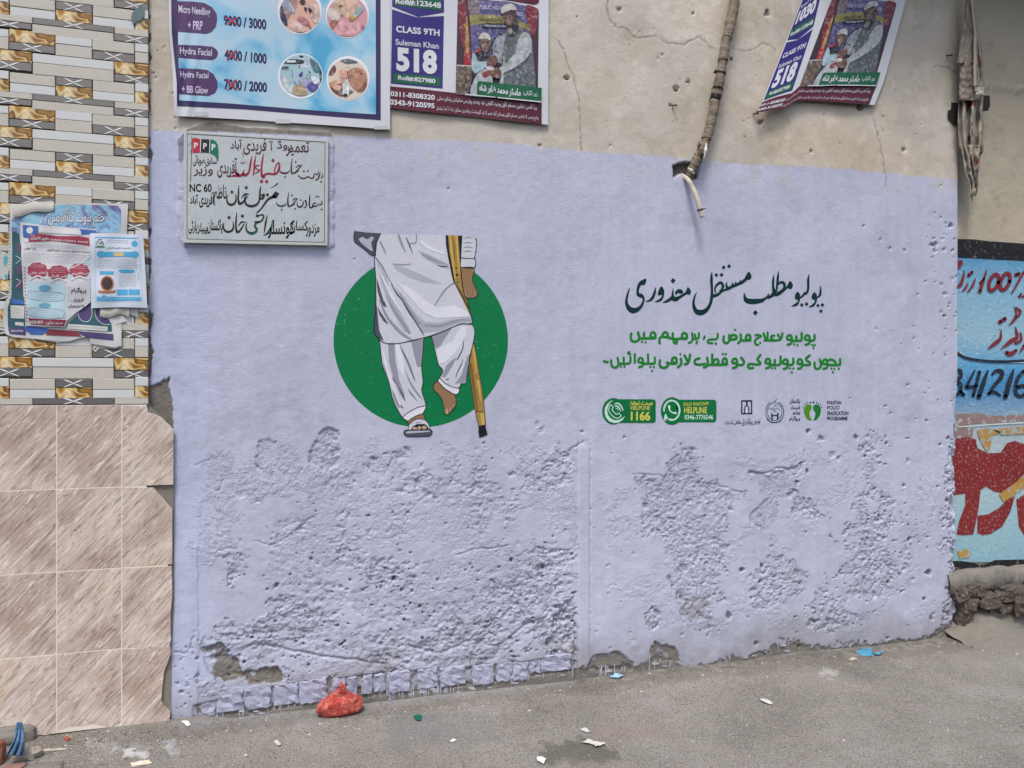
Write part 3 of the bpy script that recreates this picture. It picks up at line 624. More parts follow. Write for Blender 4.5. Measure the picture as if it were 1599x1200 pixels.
OL = [(A3([(1265, 480), (1412, 485), (1395, 600), (1412, 665), (1450, 750), (1445, 795), (1390, 820), (1320, 806), (1303, 770), (1285, 650), (1270, 500)]), .9), (A3([(1325, 780), (1350, 730)]), .7), (A3([(1355, 800), (1378, 752)]), .7), (A3([(1385, 815), (1405, 770)]), .7),
      (A3([(1262, 372), (1340, 380), (1418, 384), (1432, 430), (1415, 482), (1340, 485), (1265, 478)]), 1), (A3([(1430, 160), (1442, 200), (1432, 300), (1416, 382)]), [1.6, 1.2, 1, 1]),
      (A2([(180, 70), (176, 95), (180, 125), (225, 160), (268, 196), (290, 195)]), 1.2), (A2([(300, 110), (287, 150), (283, 230), (288, 300), (290, 400), (289, 480), (280, 560), (282, 600), (305, 632), (340, 654), (400, 656), (470, 643), (545, 624), (590, 612), (640, 592), (690, 570), (740, 553), (792, 550), (770, 465), (740, 410), (702, 345)]), 1.15),
      (A2([(655, 95), (665, 180), (690, 310), (702, 345)]), [1.6, 1.6, 1.6, 1.2]), (A3([(325, 365), (400, 460), (450, 560), (520, 680)]), [.8, .8, .6, .4]), (A3([(775, 110), (776, 190), (750, 216), (708, 210)]), .7), (A4([(490, 140), (400, 0)]), [.8, .4]),
      (A4([(75, 178), (95, 380), (110, 450), (150, 540), (180, 650), (200, 740), (240, 830), (290, 912), (340, 948)]), 1), (A4([(490, 172), (480, 330), (470, 450), (482, 580), (470, 660), (495, 740), (510, 802), (505, 832), (482, 875)]), 1), (A4([(290, 910), (340, 870), (430, 820), (508, 803)]), .9), (A4([(340, 948), (410, 902), (482, 876)]), .8),
      (A4([(562, 150), (590, 260), (620, 390), (635, 430), (665, 460), (665, 490), (635, 545)]), 1), (A4([(945, 42), (965, 90), (965, 150), (945, 250), (920, 380), (895, 500), (885, 590), (838, 598), (830, 640), (810, 692), (780, 696), (700, 650), (625, 575), (640, 545), (690, 592), (760, 627), (828, 642)]), .95),
      (A4([(625, 572), (590, 590), (582, 620), (584, 652), (640, 712), (665, 760), (678, 820), (690, 880), (715, 888), (735, 872), (760, 845), (790, 800), (792, 740), (780, 698)]), .9), (A4([(728, 870), (725, 830)]), .6), (A4([(750, 850), (745, 810)]), .6), (A4([(768, 832), (762, 795)]), .6),
      (A4([(335, 950), (350, 978)]), .8), (A4([(345, 1032), (350, 985), (390, 945), (440, 926), (500, 935), (535, 975), (550, 1028)]), .8), (A4([(485, 880), (505, 935)]), .8), (A4([(415, 965), (465, 958)]), .6),
      (A4([(303, 1060), (308, 1036), (340, 1030), (440, 1034), (540, 1022), (570, 1042), (562, 1075), (530, 1090), (420, 1093), (330, 1089), (303, 1062)]), .9),
      (A4([(958, 205), (985, 330), (1012, 500), (1045, 700), (1070, 988)]), .9), (A4([(1005, 992), (960, 780), (915, 430), (937, 280), (955, 215)]), .9), (A3([(1262, 460), (1277, 620), (1300, 760), (1348, 870), (1372, 1000)]), .9), (A4([(990, 640), (1010, 760)]), .5), (A4([(985, 420), (1005, 560)]), .5)]
ink('outlines', .0020, LINE, man, [], OL)
# headline in sloping script
INKG = emu('dark_green_lettering', '052f2e', 0)
Z1, Z2, Z3 = zf(1150, 400, 10.66), zf(1060, 400, 10.66), zf(960, 400, 10.66)
def dia(cx, cy, r, s=10.66): return [(cx - r * .62, cy + .05 * r), (cx - .05 * r, cy - r * .75), (cx + r * .72, cy - .1 * r), (cx + .1 * r, cy + r * .75)]
def st(z, pts, ws): return (z(pts), [x * 1.1 / z.s for x in ws])
hl = Ink()
for p in (Z1([(1250, 690), (1262, 640), (1300, 605), (1335, 640), (1342, 700), (1335, 760), (1310, 812), (1270, 848), (1200, 852), (1245, 818), (1290, 780), (1305, 735), (1268, 722)]), Z1([(972, 690), (985, 630), (1020, 597), (1052, 630), (1062, 700), (1050, 760), (1020, 815), (985, 834), (912, 840), (965, 800), (1015, 765), (1028, 735), (985, 722)]),
          Z1([(890, 415), (925, 450), (940, 495), (912, 550), (880, 542), (838, 524), (860, 465)]), Z1([(130, 608), (150, 660), (180, 700), (240, 712), (380, 712), (450, 700), (510, 660), (535, 618), (548, 655), (580, 640), (605, 610), (610, 650), (570, 695), (540, 714), (500, 715), (450, 760), (370, 790), (280, 802), (200, 795), (140, 765), (118, 720), (118, 650)]),
          Z2([(1158, 265), (1197, 300), (1210, 345), (1182, 395), (1140, 392), (1100, 420), (1090, 380)]), Z3([(1215, 512), (1258, 555), (1270, 600), (1245, 648), (1215, 640), (1180, 600)]), Z3([(1003, 605), (1040, 562), (1090, 553), (1130, 578), (1138, 612), (1100, 630), (1060, 612), (1035, 630), (1015, 650)]),
          Z3([(960, 640), (1010, 685), (1080, 680), (1045, 745), (1000, 760), (955, 745)]), Z3([(715, 640), (735, 560), (770, 508), (800, 525), (822, 580), (820, 650), (800, 712), (770, 750), (720, 764), (662, 764), (725, 728), (772, 690), (785, 650), (740, 655)]), Z3([(490, 378), (525, 383), (524, 420), (500, 478), (450, 485), (425, 430)]),
          Z2([(1025, 390), (1045, 430), (1000, 450)]), Z2([(945, 420), (975, 460), (925, 475)]), Z2([(893, 432), (915, 480), (870, 500)])): hl.poly(p, True) if len(p) > 6 else hl.poly(p)
for z, l in ((Z1, [(1355, 825, 42), (1430, 815, 46), (1405, 918, 46), (1085, 815, 46), (1165, 800, 46), (312, 945, 62)]), (Z2, [(622, 318, 48), (710, 315, 50), (745, 190, 48), (835, 170, 48)]), (Z3, [(968, 412, 62)])):
    for a in l: hl.poly(z(dia(*a)))
for a in (st(Z1, [(1395, 490), (1400, 560), (1395, 630), (1375, 670), (1335, 698)], [6, 28, 34, 30, 16]), st(Z1, [(1212, 302), (1195, 380), (1195, 460), (1192, 560), (1170, 612), (1130, 640)], [6, 34, 38, 36, 36, 30]), st(Z1, [(1140, 595), (1115, 650), (1055, 705)], [12, 34, 20]),
          st(Z1, [(860, 505), (800, 560), (750, 598), (700, 632), (650, 645), (615, 635)], [30, 34, 40, 46, 46, 30]), st(Z1, [(702, 250), (690, 350), (682, 450), (668, 560), (650, 610)], [6, 36, 36, 30, 26]), st(Z1, [(690, 480), (735, 440), (780, 445), (802, 490), (790, 545), (740, 590), (680, 612)], [20, 36, 42, 42, 40, 38, 30]), st(Z1, [(628, 312), (612, 400), (610, 500), (625, 600), (600, 650), (560, 690)], [6, 34, 36, 52, 52, 34]),
          st(Z2, [(1150, 360), (1100, 400), (1050, 440), (960, 480), (880, 512), (830, 545)], [45, 46, 44, 46, 44, 40]), st(Z2, [(800, 430), (793, 500), (832, 545)], [8, 34, 40]), st(Z2, [(830, 545), (770, 565), (720, 590), (660, 635), (600, 660), (555, 665)], [40, 32, 30, 40, 50, 40]), st(Z2, [(612, 612), (602, 545), (640, 475), (700, 445), (735, 490), (722, 550), (680, 595)], [18, 24, 36, 40, 38, 36, 34]),
          st(Z2, [(550, 268), (545, 350), (545, 450), (552, 560), (548, 680), (530, 780), (485, 868), (420, 926), (350, 942), (290, 918), (255, 850), (245, 760), (268, 670), (300, 598)], [6, 38, 40, 36, 44, 44, 52, 72, 84, 68, 50, 36, 24, 5]),
          st(Z3, [(1215, 600), (1140, 650), (1080, 685), (1020, 715), (980, 725)], [40, 36, 44, 60, 50]), st(Z3, [(972, 538), (965, 620), (958, 680), (925, 718), (860, 755), (798, 776)], [6, 30, 40, 48, 36, 10]), st(Z3, [(682, 522), (665, 600), (638, 680), (590, 735), (512, 764)], [6, 36, 42, 34, 6]),
          st(Z3, [(500, 430), (450, 430), (405, 490), (382, 570), (390, 640), (440, 662), (478, 700), (468, 780), (420, 858), (350, 902), (290, 905), (230, 862), (195, 780), (203, 680), (228, 590), (252, 523)], [40, 50, 48, 36, 50, 60, 34, 34, 50, 72, 84, 66, 44, 34, 24, 5])): hl.stroke(*a, cap=False)
hl.put('headline_lettering', MW, .0006, INKG, WALL)
MIDG = emu('green_lettering', '1b7a28', 0)
gl = Ink(); Y5, Y4 = zf(1120, 500, 8.0), zf(930, 500, 8.0)
def wd(z, strokes, dots=(), w_=31):
    for l in strokes: gl.stroke(z(l), w_ / 8.0)
    for x, y in dots: gl.poly(z(circle(x, y, 14.5, 16, 8)))
    gl.mark()
def waw(cx, cy, dx=0): return [[(cx + 30, cy + 30), (cx + 27, cy - 12), (cx, cy - 28), (cx - 24, cy - 8), (cx - 22, cy + 24), (cx + 28, cy + 32)], [(cx + 32, cy + 15), (cx + 25, cy + 72), (cx - 20, cy + 90)]]
wd(Y5, [[(1215, 188), (1216, 235), (1195, 256), (1150, 255)], [(1055, 165), (1055, 240), (1030, 258), (930, 258)], [(988, 205), (990, 255)]] + waw(1124, 218) + waw(900, 218), [(1187, 310), (1218, 313), (1203, 348), (962, 303), (1002, 312)])
wd(Y5, [[(815, 165), (800, 230), (770, 252), (750, 250)], [(757, 180), (790, 236)], [(712, 195), (680, 200), (674, 225), (700, 245)], [(735, 255), (690, 255), (630, 255), (590, 255)], [(630, 155), (628, 250)], [(578, 168), (606, 240)], [(478, 192), (510, 185), (545, 205), (500, 228), (472, 262), (480, 300), (510, 312)]], [(537, 285)], 29)
wd(Y5, [[(408, 248), (414, 205), (388, 184), (362, 202), (362, 240), (405, 252)], [(415, 252), (350, 256), (300, 252)], [(293, 180), (294, 250), (262, 288)], [(150, 246), (168, 205), (205, 187), (238, 203), (234, 234), (150, 247)], [(150, 188), (150, 250), (130, 284), (98, 286), (78, 252), (82, 205)]], [(222, 122)])
wd(Y4, [[(1525, 172), (1525, 215), (1500, 240), (1430, 244), (1402, 262), (1412, 286), (1460, 290)], [(1500, 290), (1506, 300)], [(1364, 205), (1352, 235)]], [], 27)
wd(Y4, [[(1290, 165), (1290, 215), (1250, 238), (1212, 232)], [(1206, 162), (1212, 232), (1196, 272), (1165, 284)], [(1240, 180), (1250, 235)], [(1268, 268), (1262, 290)]], [], 27)
wd(Y4, [[(1140, 228), (1138, 182), (1110, 162), (1082, 182), (1086, 222), (1140, 235), (1030, 236), (1012, 288), (985, 284), (972, 240)], [(965, 165), (966, 225), (1010, 238)], [(960, 232), (905, 215), (900, 172), (870, 152), (842, 176), (840, 208), (905, 215)], [(840, 206), (802, 228), (800, 292)]])
wd(Y4, [[(748, 222), (744, 172), (715, 152), (690, 176), (692, 210), (745, 226), (610, 228), (555, 225), (530, 160)], [(605, 160), (607, 225)], [(530, 155), (548, 212), (536, 250), (495, 270), (452, 255), (440, 215), (448, 168)]], [(582, 272), (625, 278)])
wd(Y5, [[(1535, 490), (1535, 548), (1510, 562), (1380, 560)], [(1402, 497), (1440, 497), (1474, 525), (1480, 556)], [(1282, 495), (1298, 550), (1285, 594), (1250, 610), (1220, 590), (1216, 532)]] + waw(1347, 520), [(1520, 608), (1427, 605), (1465, 610), (1445, 652)])
wd(Y5, [[(1155, 442), (1112, 480), (1120, 505), (1155, 530), (1150, 560), (1060, 562)]] + waw(1030, 518), [])
wd(Y5, [[(950, 482), (950, 540), (925, 560), (880, 560)], [(790, 455), (790, 540), (760, 562), (660, 560)], [(720, 500), (720, 558)]] + waw(851, 520) + waw(631, 512), [(910, 605), (950, 605), (932, 655), (687, 600), (724, 602)])
wd(Y5, [[(540, 438), (502, 488), (522, 515), (540, 545), (500, 556), (410, 548), (384, 575), (402, 600), (448, 600)]])
wd(Y5, [[(298, 470), (328, 505), (333, 535), (310, 560), (268, 560)]] + waw(216, 510))
wd(Y4, [[(1640, 550), (1638, 500), (1615, 477), (1590, 500), (1590, 535), (1640, 556), (1400, 560)], [(1457, 430), (1460, 548)], [(1462, 545), (1490, 497), (1522, 492), (1536, 530), (1505, 556)], [(1394, 472), (1404, 530), (1390, 575), (1354, 592)], [(1298, 480), (1262, 486), (1238, 512), (1244, 545), (1290, 557), (1368, 548)]], [(1592, 425), (1628, 425)])
wd(Y4, [[(1180, 432), (1170, 500), (1142, 548), (1117, 548)], [(1112, 442), (1160, 530)], [(1065, 482), (1070, 545), (1030, 590)], [(1012, 532), (1010, 482), (985, 467), (957, 490), (962, 525), (1012, 540), (930, 542), (892, 528), (906, 565), (870, 594), (822, 590), (800, 550), (806, 502)]], [(1060, 427)])
wd(Y4, [[(740, 470), (740, 530), (715, 545), (590, 545)], [(656, 430), (658, 540)], [(490, 425), (490, 532)], [(436, 462), (430, 535), (380, 546), (290, 545)], [(352, 470), (352, 545)], [(276, 472), (287, 545), (270, 584), (235, 594), (202, 570), (193, 502)], [(422, 400), (405, 414), (432, 428)], [(105, 512), (128, 524), (152, 522)]] + waw(561, 500), [(315, 580), (360, 582), (685, 585), (728, 588), (706, 635)], 29)
gl.put('slogan_lettering', MW, .0006, MIDG, WALL)
# helpline badges
BG = emu('badge_green', '0a6b3a'); BD = emu('badge_shadow', '0b5142'); MINT = emu('mint_paint', 'bfdccf'); YEL = emu('yellow_lettering', 'c9c258'); NAVY = emu('navy_lettering', '1c2138')
b1 = ink('helpline_badge', .0004, BG, WALL, [circle(958, 642.5, 17.6, 20.6), rrect(955, 623.8, 1024, 660.8, 4.5)])
B1 = zf(930, 615, 14.536)
cres = [B1(p) for p in [(405, 155), (340, 170), (270, 230), (215, 320), (205, 430), (235, 540), (310, 630), (420, 668), (530, 655), (620, 590), (668, 510), (600, 560), (520, 600), (430, 605), (340, 560), (280, 480), (265, 380), (285, 280), (330, 205)]]
ink('badge_symbol', .0008, MINT, b1, [cres], [(B1([(425, 230), (500, 220), (570, 270), (610, 340), (622, 390)]), [1, 2.2, 2.2, 1.8, .8]), (B1([(425, 275), (480, 280), (540, 330), (575, 410)]), [1, 2, 2, .6]), (B1([(450, 325), (500, 345), (525, 385)]), [.6, 1.2, .5]),
    (B1([(350, 250), (310, 300), (300, 380), (350, 470), (430, 540), (500, 560), (570, 520), (575, 500), (520, 440), (500, 460), (470, 470), (400, 400), (370, 350), (400, 320), (380, 290), (350, 250)]), 1.3)])
k = Ink().text('صحت تحفظ', (930 + 765 / 14.536, 615 + 160 / 14.536, 930 + 1295 / 14.536, 615 + 265 / 14.536), .03).text('1166', (930 + 800 / 14.536, 615 + 405 / 14.536, 930 + 1240 / 14.536, 615 + 612 / 14.536), .035).text('HELPLINE', (985, 634, 1015.3, 640.4), .012)
k.put('badge_lettering', MW, .0008, YEL, b1)
b2 = ink('message_badge', .0004, BG, WALL, [circle(1049.5, 642.2, 17.6, 21.6), rrect(1046, 624.5, 1118.7, 659.8, 4.5)])
B2 = zf(930, 610, 7.614)
ink('badge_symbol', .0008, MINT, b2, [B2([(818, 350), (835, 270), (860, 330), (900, 335), (880, 345)])], [([(1049 + 12.2 * math.cos(a / 10), 641 + 15.2 * math.sin(a / 10)) for a in range(-32, 25)], 2.6), (B2([(830, 290), (820, 350), (870, 335)]), 1.8), (B2([(875, 190), (880, 230), (910, 262), (955, 270)]), [4, 2, 2, 3.6])])
Ink().text('POLIO WHATSAPP', [(1066.8, 629.2), (1107, 628), (1106, 633.4), (1067, 634.4)], .01, .2).text('HELPLINE', (1068.4, 636, 1104, 645.6), .02).put('badge_lettering', MW, .0008, YEL, b2)
Ink().text('0346-7776546', (1069, 648, 1113.5, 655.5), .015).put('badge_number', MW, .0008, MINT, b2)
# three emblems
e1 = ink('square_emblem', .0004, NAVY, WALL, [rect(1157.3, 625.2, 1159.3, 647), rect(1172.8, 625.2, 1174.7, 647), rect(1159.3, 625.2, 1172.8, 627.4), rect(1159.3, 645, 1172.8, 647), rect(1165, 627.4, 1167.6, 634)], [([(1163, 645), (1162.6, 640), (1163.5, 636), (1166, 633.5), (1168.6, 636), (1169.4, 640), (1169, 645)], 1.6)])
ink('emblem_lamp', .0008, emu('pale_paint', 'd4d6e2'), e1, [circle(1166.2, 637.3, 1.4, 2.2, 10), rect(1165.2, 640, 1167.4, 645.5)])
Ink().text('توسیعی پروگرام برائے حفاظتی ٹیکہ جات', [(1132, 656), (1187.5, 651), (1187.5, 666), (1132, 666)], .012).put('emblem_caption', MW, .0004, NAVY, WALL)
INKT = emu('teal_lettering', '1b4a50')
def ringpts(cx, cy, rx, ry, w_, n=40, a0=0, a1=2 * math.pi): return (circle(cx, cy, rx, ry, n, a0, a1 - (1e-3 if a1 - a0 > 6 else 0)), w_)
ink('round_emblem', .0004, INKT, WALL, [[(1203.7, 646), (1204.6, 645), (1205.5, 646.6), (1207, 648), (1212.5, 648), (1214, 645), (1216, 645), (1216, 655), (1213, 656), (1213, 650), (1207, 650), (1207, 656), (1204.5, 655), (1204, 650)]],
    [ringpts(1209.8, 643, 11.3, 14, .9), ringpts(1209.8, 643.5, 14, 17, 1.1, 30, -1.1, 1.2), ringpts(1209.8, 643.5, 14, 17, 1.1, 30, 1.9, 4.2), ([(1200.5, 640), (1203, 638), (1205.5, 639.5), (1208, 637), (1210.5, 640.5), (1213.5, 637), (1216, 639), (1218, 641)], .7), ([(1206, 639), (1208.5, 643), (1212.5, 642)], .6), ([(1209, 634), (1213, 633.4)], 1),
     ([(1211.8, 621.5), (1212.3, 624.5), (1210, 627), (1207.5, 626)], [.5, 1, 1, .4]), ([(1207.2, 621.7), (1207.4, 621.9)], 1), ([(1198, 655), (1204, 659), (1210, 660), (1217, 658.5), (1220, 656)], 1.6)])
k = Ink()
for t, q in (('پاکستان', (1233, 623, 1249.3, 632)), ('انسداد', (1234.5, 633.5, 1249.3, 639.3)), ('پولیو', (1238, 641.5, 1249.5, 648.5)), ('پروگرام', (1232.8, 650, 1249.3, 659)), ): k.text(t, q, .025)
k.text('PAKISTAN', (1291.3, 626, 1314, 631.8), .02).text('POLIO', (1291.8, 634, 1311, 639.8), .012).text('ERADICATION', (1291.8, 642.5, 1324.8, 648.8), .025).text('PROGRAMME', (1291.3, 650.8, 1323.6, 656.6), .025)
k.put('programme_lettering', MW, .0004, NAVY, WALL)
B3 = zf(1225, 615, 14.536)
ft = ink('foot_emblem', .0004, emu('leaf_green', '4a8a22'), WALL, [B3([(440, 370), (460, 300), (500, 255), (560, 245), (605, 265), (620, 310), (600, 370), (570, 430), (575, 500), (600, 560), (620, 605), (570, 605), (510, 570), (460, 480)])], sm=True)
ink('right_foot_shape', .0004, emu('deep_leaf_green', '1f7330'), ft, [B3([(650, 320), (660, 270), (710, 245), (770, 255), (815, 310), (825, 400), (800, 500), (750, 570), (700, 600), (655, 602), (680, 550), (700, 480), (695, 420), (660, 370)])], sm=True)
ink('toe_dots', .0004, emu('toe_green', '29584a'), ft, [B3(circle(x, y, r * .8, r, 8)) for x, y, r in ((418, 318, 14), (442, 262, 15), (480, 230, 17), (528, 204, 19), (592, 200, 26), (662, 200, 28), (728, 206, 20), (778, 220, 16), (822, 253, 16), (846, 304, 16))])
# paint splashes and drips at the foot of the wall
drp = random.Random(5); k = Ink()
for i in range(150):
    x = drp.choice([drp.uniform(285, 500), drp.uniform(575, 900), drp.uniform(900, 1250), drp.uniform(600, 700)]); yb = float(np.interp(x, [p[0] for p in FOOT], [p[1] for p in FOOT])); L = drp.uniform(3, 14)
    k.stroke([(x, yb + drp.uniform(-4, 8)), (x + drp.uniform(-1, 1), yb + 4 + L)], [drp.uniform(.8, 2), .6], cap=False)
for i in range(70):
    x = drp.uniform(285, 1240); yb = float(np.interp(x, [p[0] for p in FOOT], [p[1] for p in FOOT])) + drp.uniform(2, 20); r = drp.uniform(1, 4.5)
    k.poly([(x + r * math.cos(a) * drp.uniform(.6, 2.2), yb + r * .6 * math.sin(a) * drp.uniform(.5, 1.2)) for a in (0, 1, 2, 3, 4, 5)])
k.v = [(x, min(y, px_of(*((lambda p: (p.x, -.006))(wp(x, 900, 0))))[1])) for x, y in k.v]
k.put('paint_drips', MW, .0006, emu('thin_lavender_paint', 'a9abb8'), WALL, label='pale drips of paint over the bare foot of the wall')
# ================================================================ tiled wall at the left
TOFF = .020
TW = empty('tiled_wall', 'tiled wall face with gold, grey and cream strip tiles above and beige marble-look tiles below', 'wall')
xt0, xt1, xb1 = wpx(-190, TOFF), wpx(231, TOFF), wpx(270.5, TOFF)
def zt(py, px=135): return wp(px, py, TOFF).z
zmid = zt(632)
box('backing', xt0, xt1 - .001, -.006, .20, zmid, 4.7, MORTAR, TW)
# ragged mortar behind the lower tiles
def prism(name, pts, y0, y1, mat, parent=None, bev=.0):
    """outline (X, z) from depth y0 (front) to y1 (back)"""
    bm = bmesh.new(); a = [bm.verts.new((x, y0, z)) for x, z in pts]; f = bm.faces.new(a); f.normal_update()
    r = bmesh.ops.extrude_face_region(bm, geom=[f]); 
    for v in [g for g in r['geom'] if isinstance(g, bmesh.types.BMVert)]: v.co.y = y1
    bmesh.ops.recalc_face_normals(bm, faces=bm.faces)
    if bev:
        e = [e for e in bm.edges if all(abs(v.co.y - y0) < 1e-6 for v in e.verts)]
        bmesh.ops.bevel(bm, geom=e, offset=bev, segments=2, affect='EDGES', profile=.5)
    return bm_obj(name, bm, mat, parent)
prism('backing', [(xt0, -.2), (wpx(268, .008), -.2), (wpx(267, .008), .3), (wpx(271.5, .008), .5), (wpx(271, .008), zt(690)), (wpx(256, .008), zt(655)), (wpx(240, .008), zt(642)), (xt1, zmid), (xt0, zmid)], -.008, .2, MORTAR, TW)
# strip tile materials; the print repeats on every tile, so coordinates are each tile's own
def strip_mat(kind):
    if kind == 'white':
        m = N('white_glaze_tile', .28, .5); c = m.mix('cfd1cf', 'bfc1bf', m.noise(4, 3)); m.color(c); return m.m
    if kind == 'sand':
        m = N('sand_speckle_tile', .45, .4); c = m.mix('b5b0a5', 'c2bdb2', m.noise(30, 3)); v = m.ramp(m.voro(170), [(.12, 1.0), (.2, 0.0)]); c = m.mix(c, '8c8474', m.math('MULTIPLY', v, .55))
        v2 = m.ramp(m.voro(120, m.co(loc=(3, 1, 2))), [(.1, 1.0), (.16, 0.0)]); c = m.mix(c, 'd2cdc0', m.math('MULTIPLY', v2, .6)); m.color(c); m.bump(m.noise(150, 3), .0008); return m.m
    if kind == 'grey':
        m = N('grey_ribbed_tile', .4, .45); wv = m.n('ShaderNodeTexWave'); wv.wave_type = 'BANDS'; wv.bands_direction = 'Z'; wv.inputs['Scale'].default_value = 130; m.l(m.co(), wv.inputs[0])
        c = m.mix('4c4b4b', '6b6a68', wv.outputs[1]); c = m.mix(c, '2f2f30', m.math('MULTIPLY', m.noise(12, 2), .4)); m.color(c); m.bump(wv.outputs[1], .0004); return m.m
    m = N('gold_swirl_tile', .25, .5); co = m.co((1, 1, 1.4))
    w1 = m.noise(4.5, 1.5, .35, co, 2.4); c = m.ramp(w1, [(.28, '4a2a10'), (.36, '7a4a1c'), (.42, 'b0843c'), (.46, 'dcc488'), (.485, '5e3614'), (.53, 'a57a30'), (.58, 'c8a452'), (.64, '8a5c22'), (.72, 'b08a40'), (.8, '5e3818')])
    w2 = m.noise(8, 1, .4, m.co(loc=(4, 4, 1)), 2.0); c = m.mix(c, 'f0e2bb', m.ramp(w2, [(.60, 0.0), (.68, .6)])); m.color(c); m.bump(w1, .004, .4); return m.m
SM = {k: strip_mat(k) for k in ('white', 'sand', 'grey', 'gold')}
STARM = paint('dcdcdc', .35, .05, 0)
# one repeat of the printed pattern, read at photograph columns (zoomed 5.71x): kind, x0, x1, y0, y1 at the strip's own centre, star
S5 = 5.7107
PAT = [('grey', 292, 1018, 197, 254, 655), ('sand', -30, 290, 138, 196, None), ('grey', -30, 282, 196, 252, 75), ('sand', 1020, 1326, 252, 319, None), ('grey', 1016, 1326, 319, 382, 1198),
       ('sand', 285, 1013, 254, 335, None), ('sand', 822, 1198, 366, 466, None), ('sand', 822, 1013, 0, 0, None), ('white', 1202, 1326, 390, 468, None), ('sand', 1202, 1326, 468, 566, None), ('gold', 80, 488, 277, 392, None), ('grey', 78, 490, 392, 462, 285),
       ('white', 492, 820, 325, 404, None), ('sand', 492, 820, 404, 510, None), ('white', -30, 76, 258, 328, None), ('sand', -30, 76, 328, 440, None), ('grey', 824, 1200, 466, 545, 1012),
       ('gold', -30, 282, 450, 552, None), ('grey', -30, 284, 552, 628, 80), ('white', 287, 1014, 510, 592, None), ('sand', 290, 1014, 592, 698, None), ('gold', 1018, 1326, 562, 672, None), ('grey', 1018, 1326, 672, 740, 1195),
       ('white', -30, 78, 630, 706, None), ('gold', -30, 80, 706, 815, None), ('sand', 86, 492, 662, 756, None), ('white', 86, 492, 756, 838, None), ('grey', 497, 822, 700, 775, 655), ('gold', 497, 822, 775, 874, None),
       ('sand', 826, 1198, 730, 828, None), ('white', 826, 1198, 828, 906, None), ('white', 1204, 1326, 740, 822, None), ('gold', 1204, 1326, 822, 928, None)]
tr = random.Random(4)
PER = wp(115, 0, TOFF).z - wp(115, 117.45, TOFF).z
starme = {}
def star_mesh(w_, h_):
    k = (round(w_, 3), round(h_, 3))
    if k in starme: return starme[k]
    v = []; f = []
    for sx in (-1, 1):
        for sz in (-1, 1):
            n = 7; b = len(v)
            for i in range(n):
                t = i / (n - 1); x = sx * w_ * t; z = sz * h_ * (t ** 1.0) * .96 + sz * .0006; wd = .0058 * math.sin(math.pi * min(1, t * .8 + .12)) * (1 if sz > 0 else .8)
                v += [(x, 0, z + wd * .5), (x, 0, z - wd * .5)]
            for i in range(n - 1): f.append((b + 2 * i, b + 2 * i + 1, b + 2 * i + 3, b + 2 * i + 2))
    me = bpy.data.meshes.new('star_print'); me.from_pydata(v, [], f); me.materials.append(STARM); starme[k] = me; return me
cache = {}
def strip(kind, x0, x1, z0, z1, sx):
    w_, h_ = x1 - x0, z1 - z0; k = (kind, round(w_, 3), round(h_, 3)); pr = tr.uniform(0, .002)
    if k not in cache:
        bm = bmesh.new(); bmesh.ops.create_cube(bm, size=1)
        for v in bm.verts: v.co = Vector((v.co.x * (w_ - .0012), v.co.y * .018, v.co.z * (h_ - .0014)))
        bmesh.ops.bevel(bm, geom=[e for e in bm.edges if all(v.co.y < 0 for v in e.verts)], offset=.0016, segments=1, affect='EDGES')
        me = bpy.data.meshes.new('tile'); bm.to_mesh(me); bm.free(); me.materials.append(SM[kind]); cache[k] = me
    o = link(bpy.data.objects.new('tile', cache[k]), TW); o.location = ((x0 + x1) / 2, -TOFF + .009 - pr + .002, (z0 + z1) / 2)
    if sx is not None:
        s_ = link(bpy.data.objects.new('star_print', star_mesh(.036 if w_ > .1 else .026, h_ * .46)), o)
        s_.location = (sx - (x0 + x1) / 2, -.0096, 0)
for n in range(-1, 6):
    for kind, a, b, c_, d_, sx in PAT:
        if c_ == d_: continue
        x0, x1 = wpx(a / S5, TOFF), wpx(min(b / S5, 231.5), TOFF)
        if a == -30: x0 = wpx(-14, TOFF)
        cxp = (a + b) / 2 / S5 if a != -30 else b / 2 / S5
        z1 = wp(cxp, c_ / S5, TOFF).z - n * PER; z0 = wp(cxp, d_ / S5, TOFF).z - n * PER
        z0, z1 = max(z0, zmid), min(z1, 3.70)
        if z1 - z0 < .006: continue
        strip(kind, x0, x1, z0, z1, wpx(sx / S5, TOFF) if sx and z1 - z0 > .012 else None)
# strips that run on past the left edge of the photograph
for n in range(-1, 6):
    z = wp(-100, 200 / S5, TOFF).z - n * PER
    for i, (kd, hh_) in enumerate((('grey', .035), ('sand', .05), ('white', .045), ('gold', .06), ('grey', .04), ('sand', .05), ('white', .04))):
        if zmid < z - hh_ and z < 3.7: strip(kd, wpx(-190, TOFF), wpx(-14.5, TOFF), z - hh_, z, None)
        z -= hh_ + .001
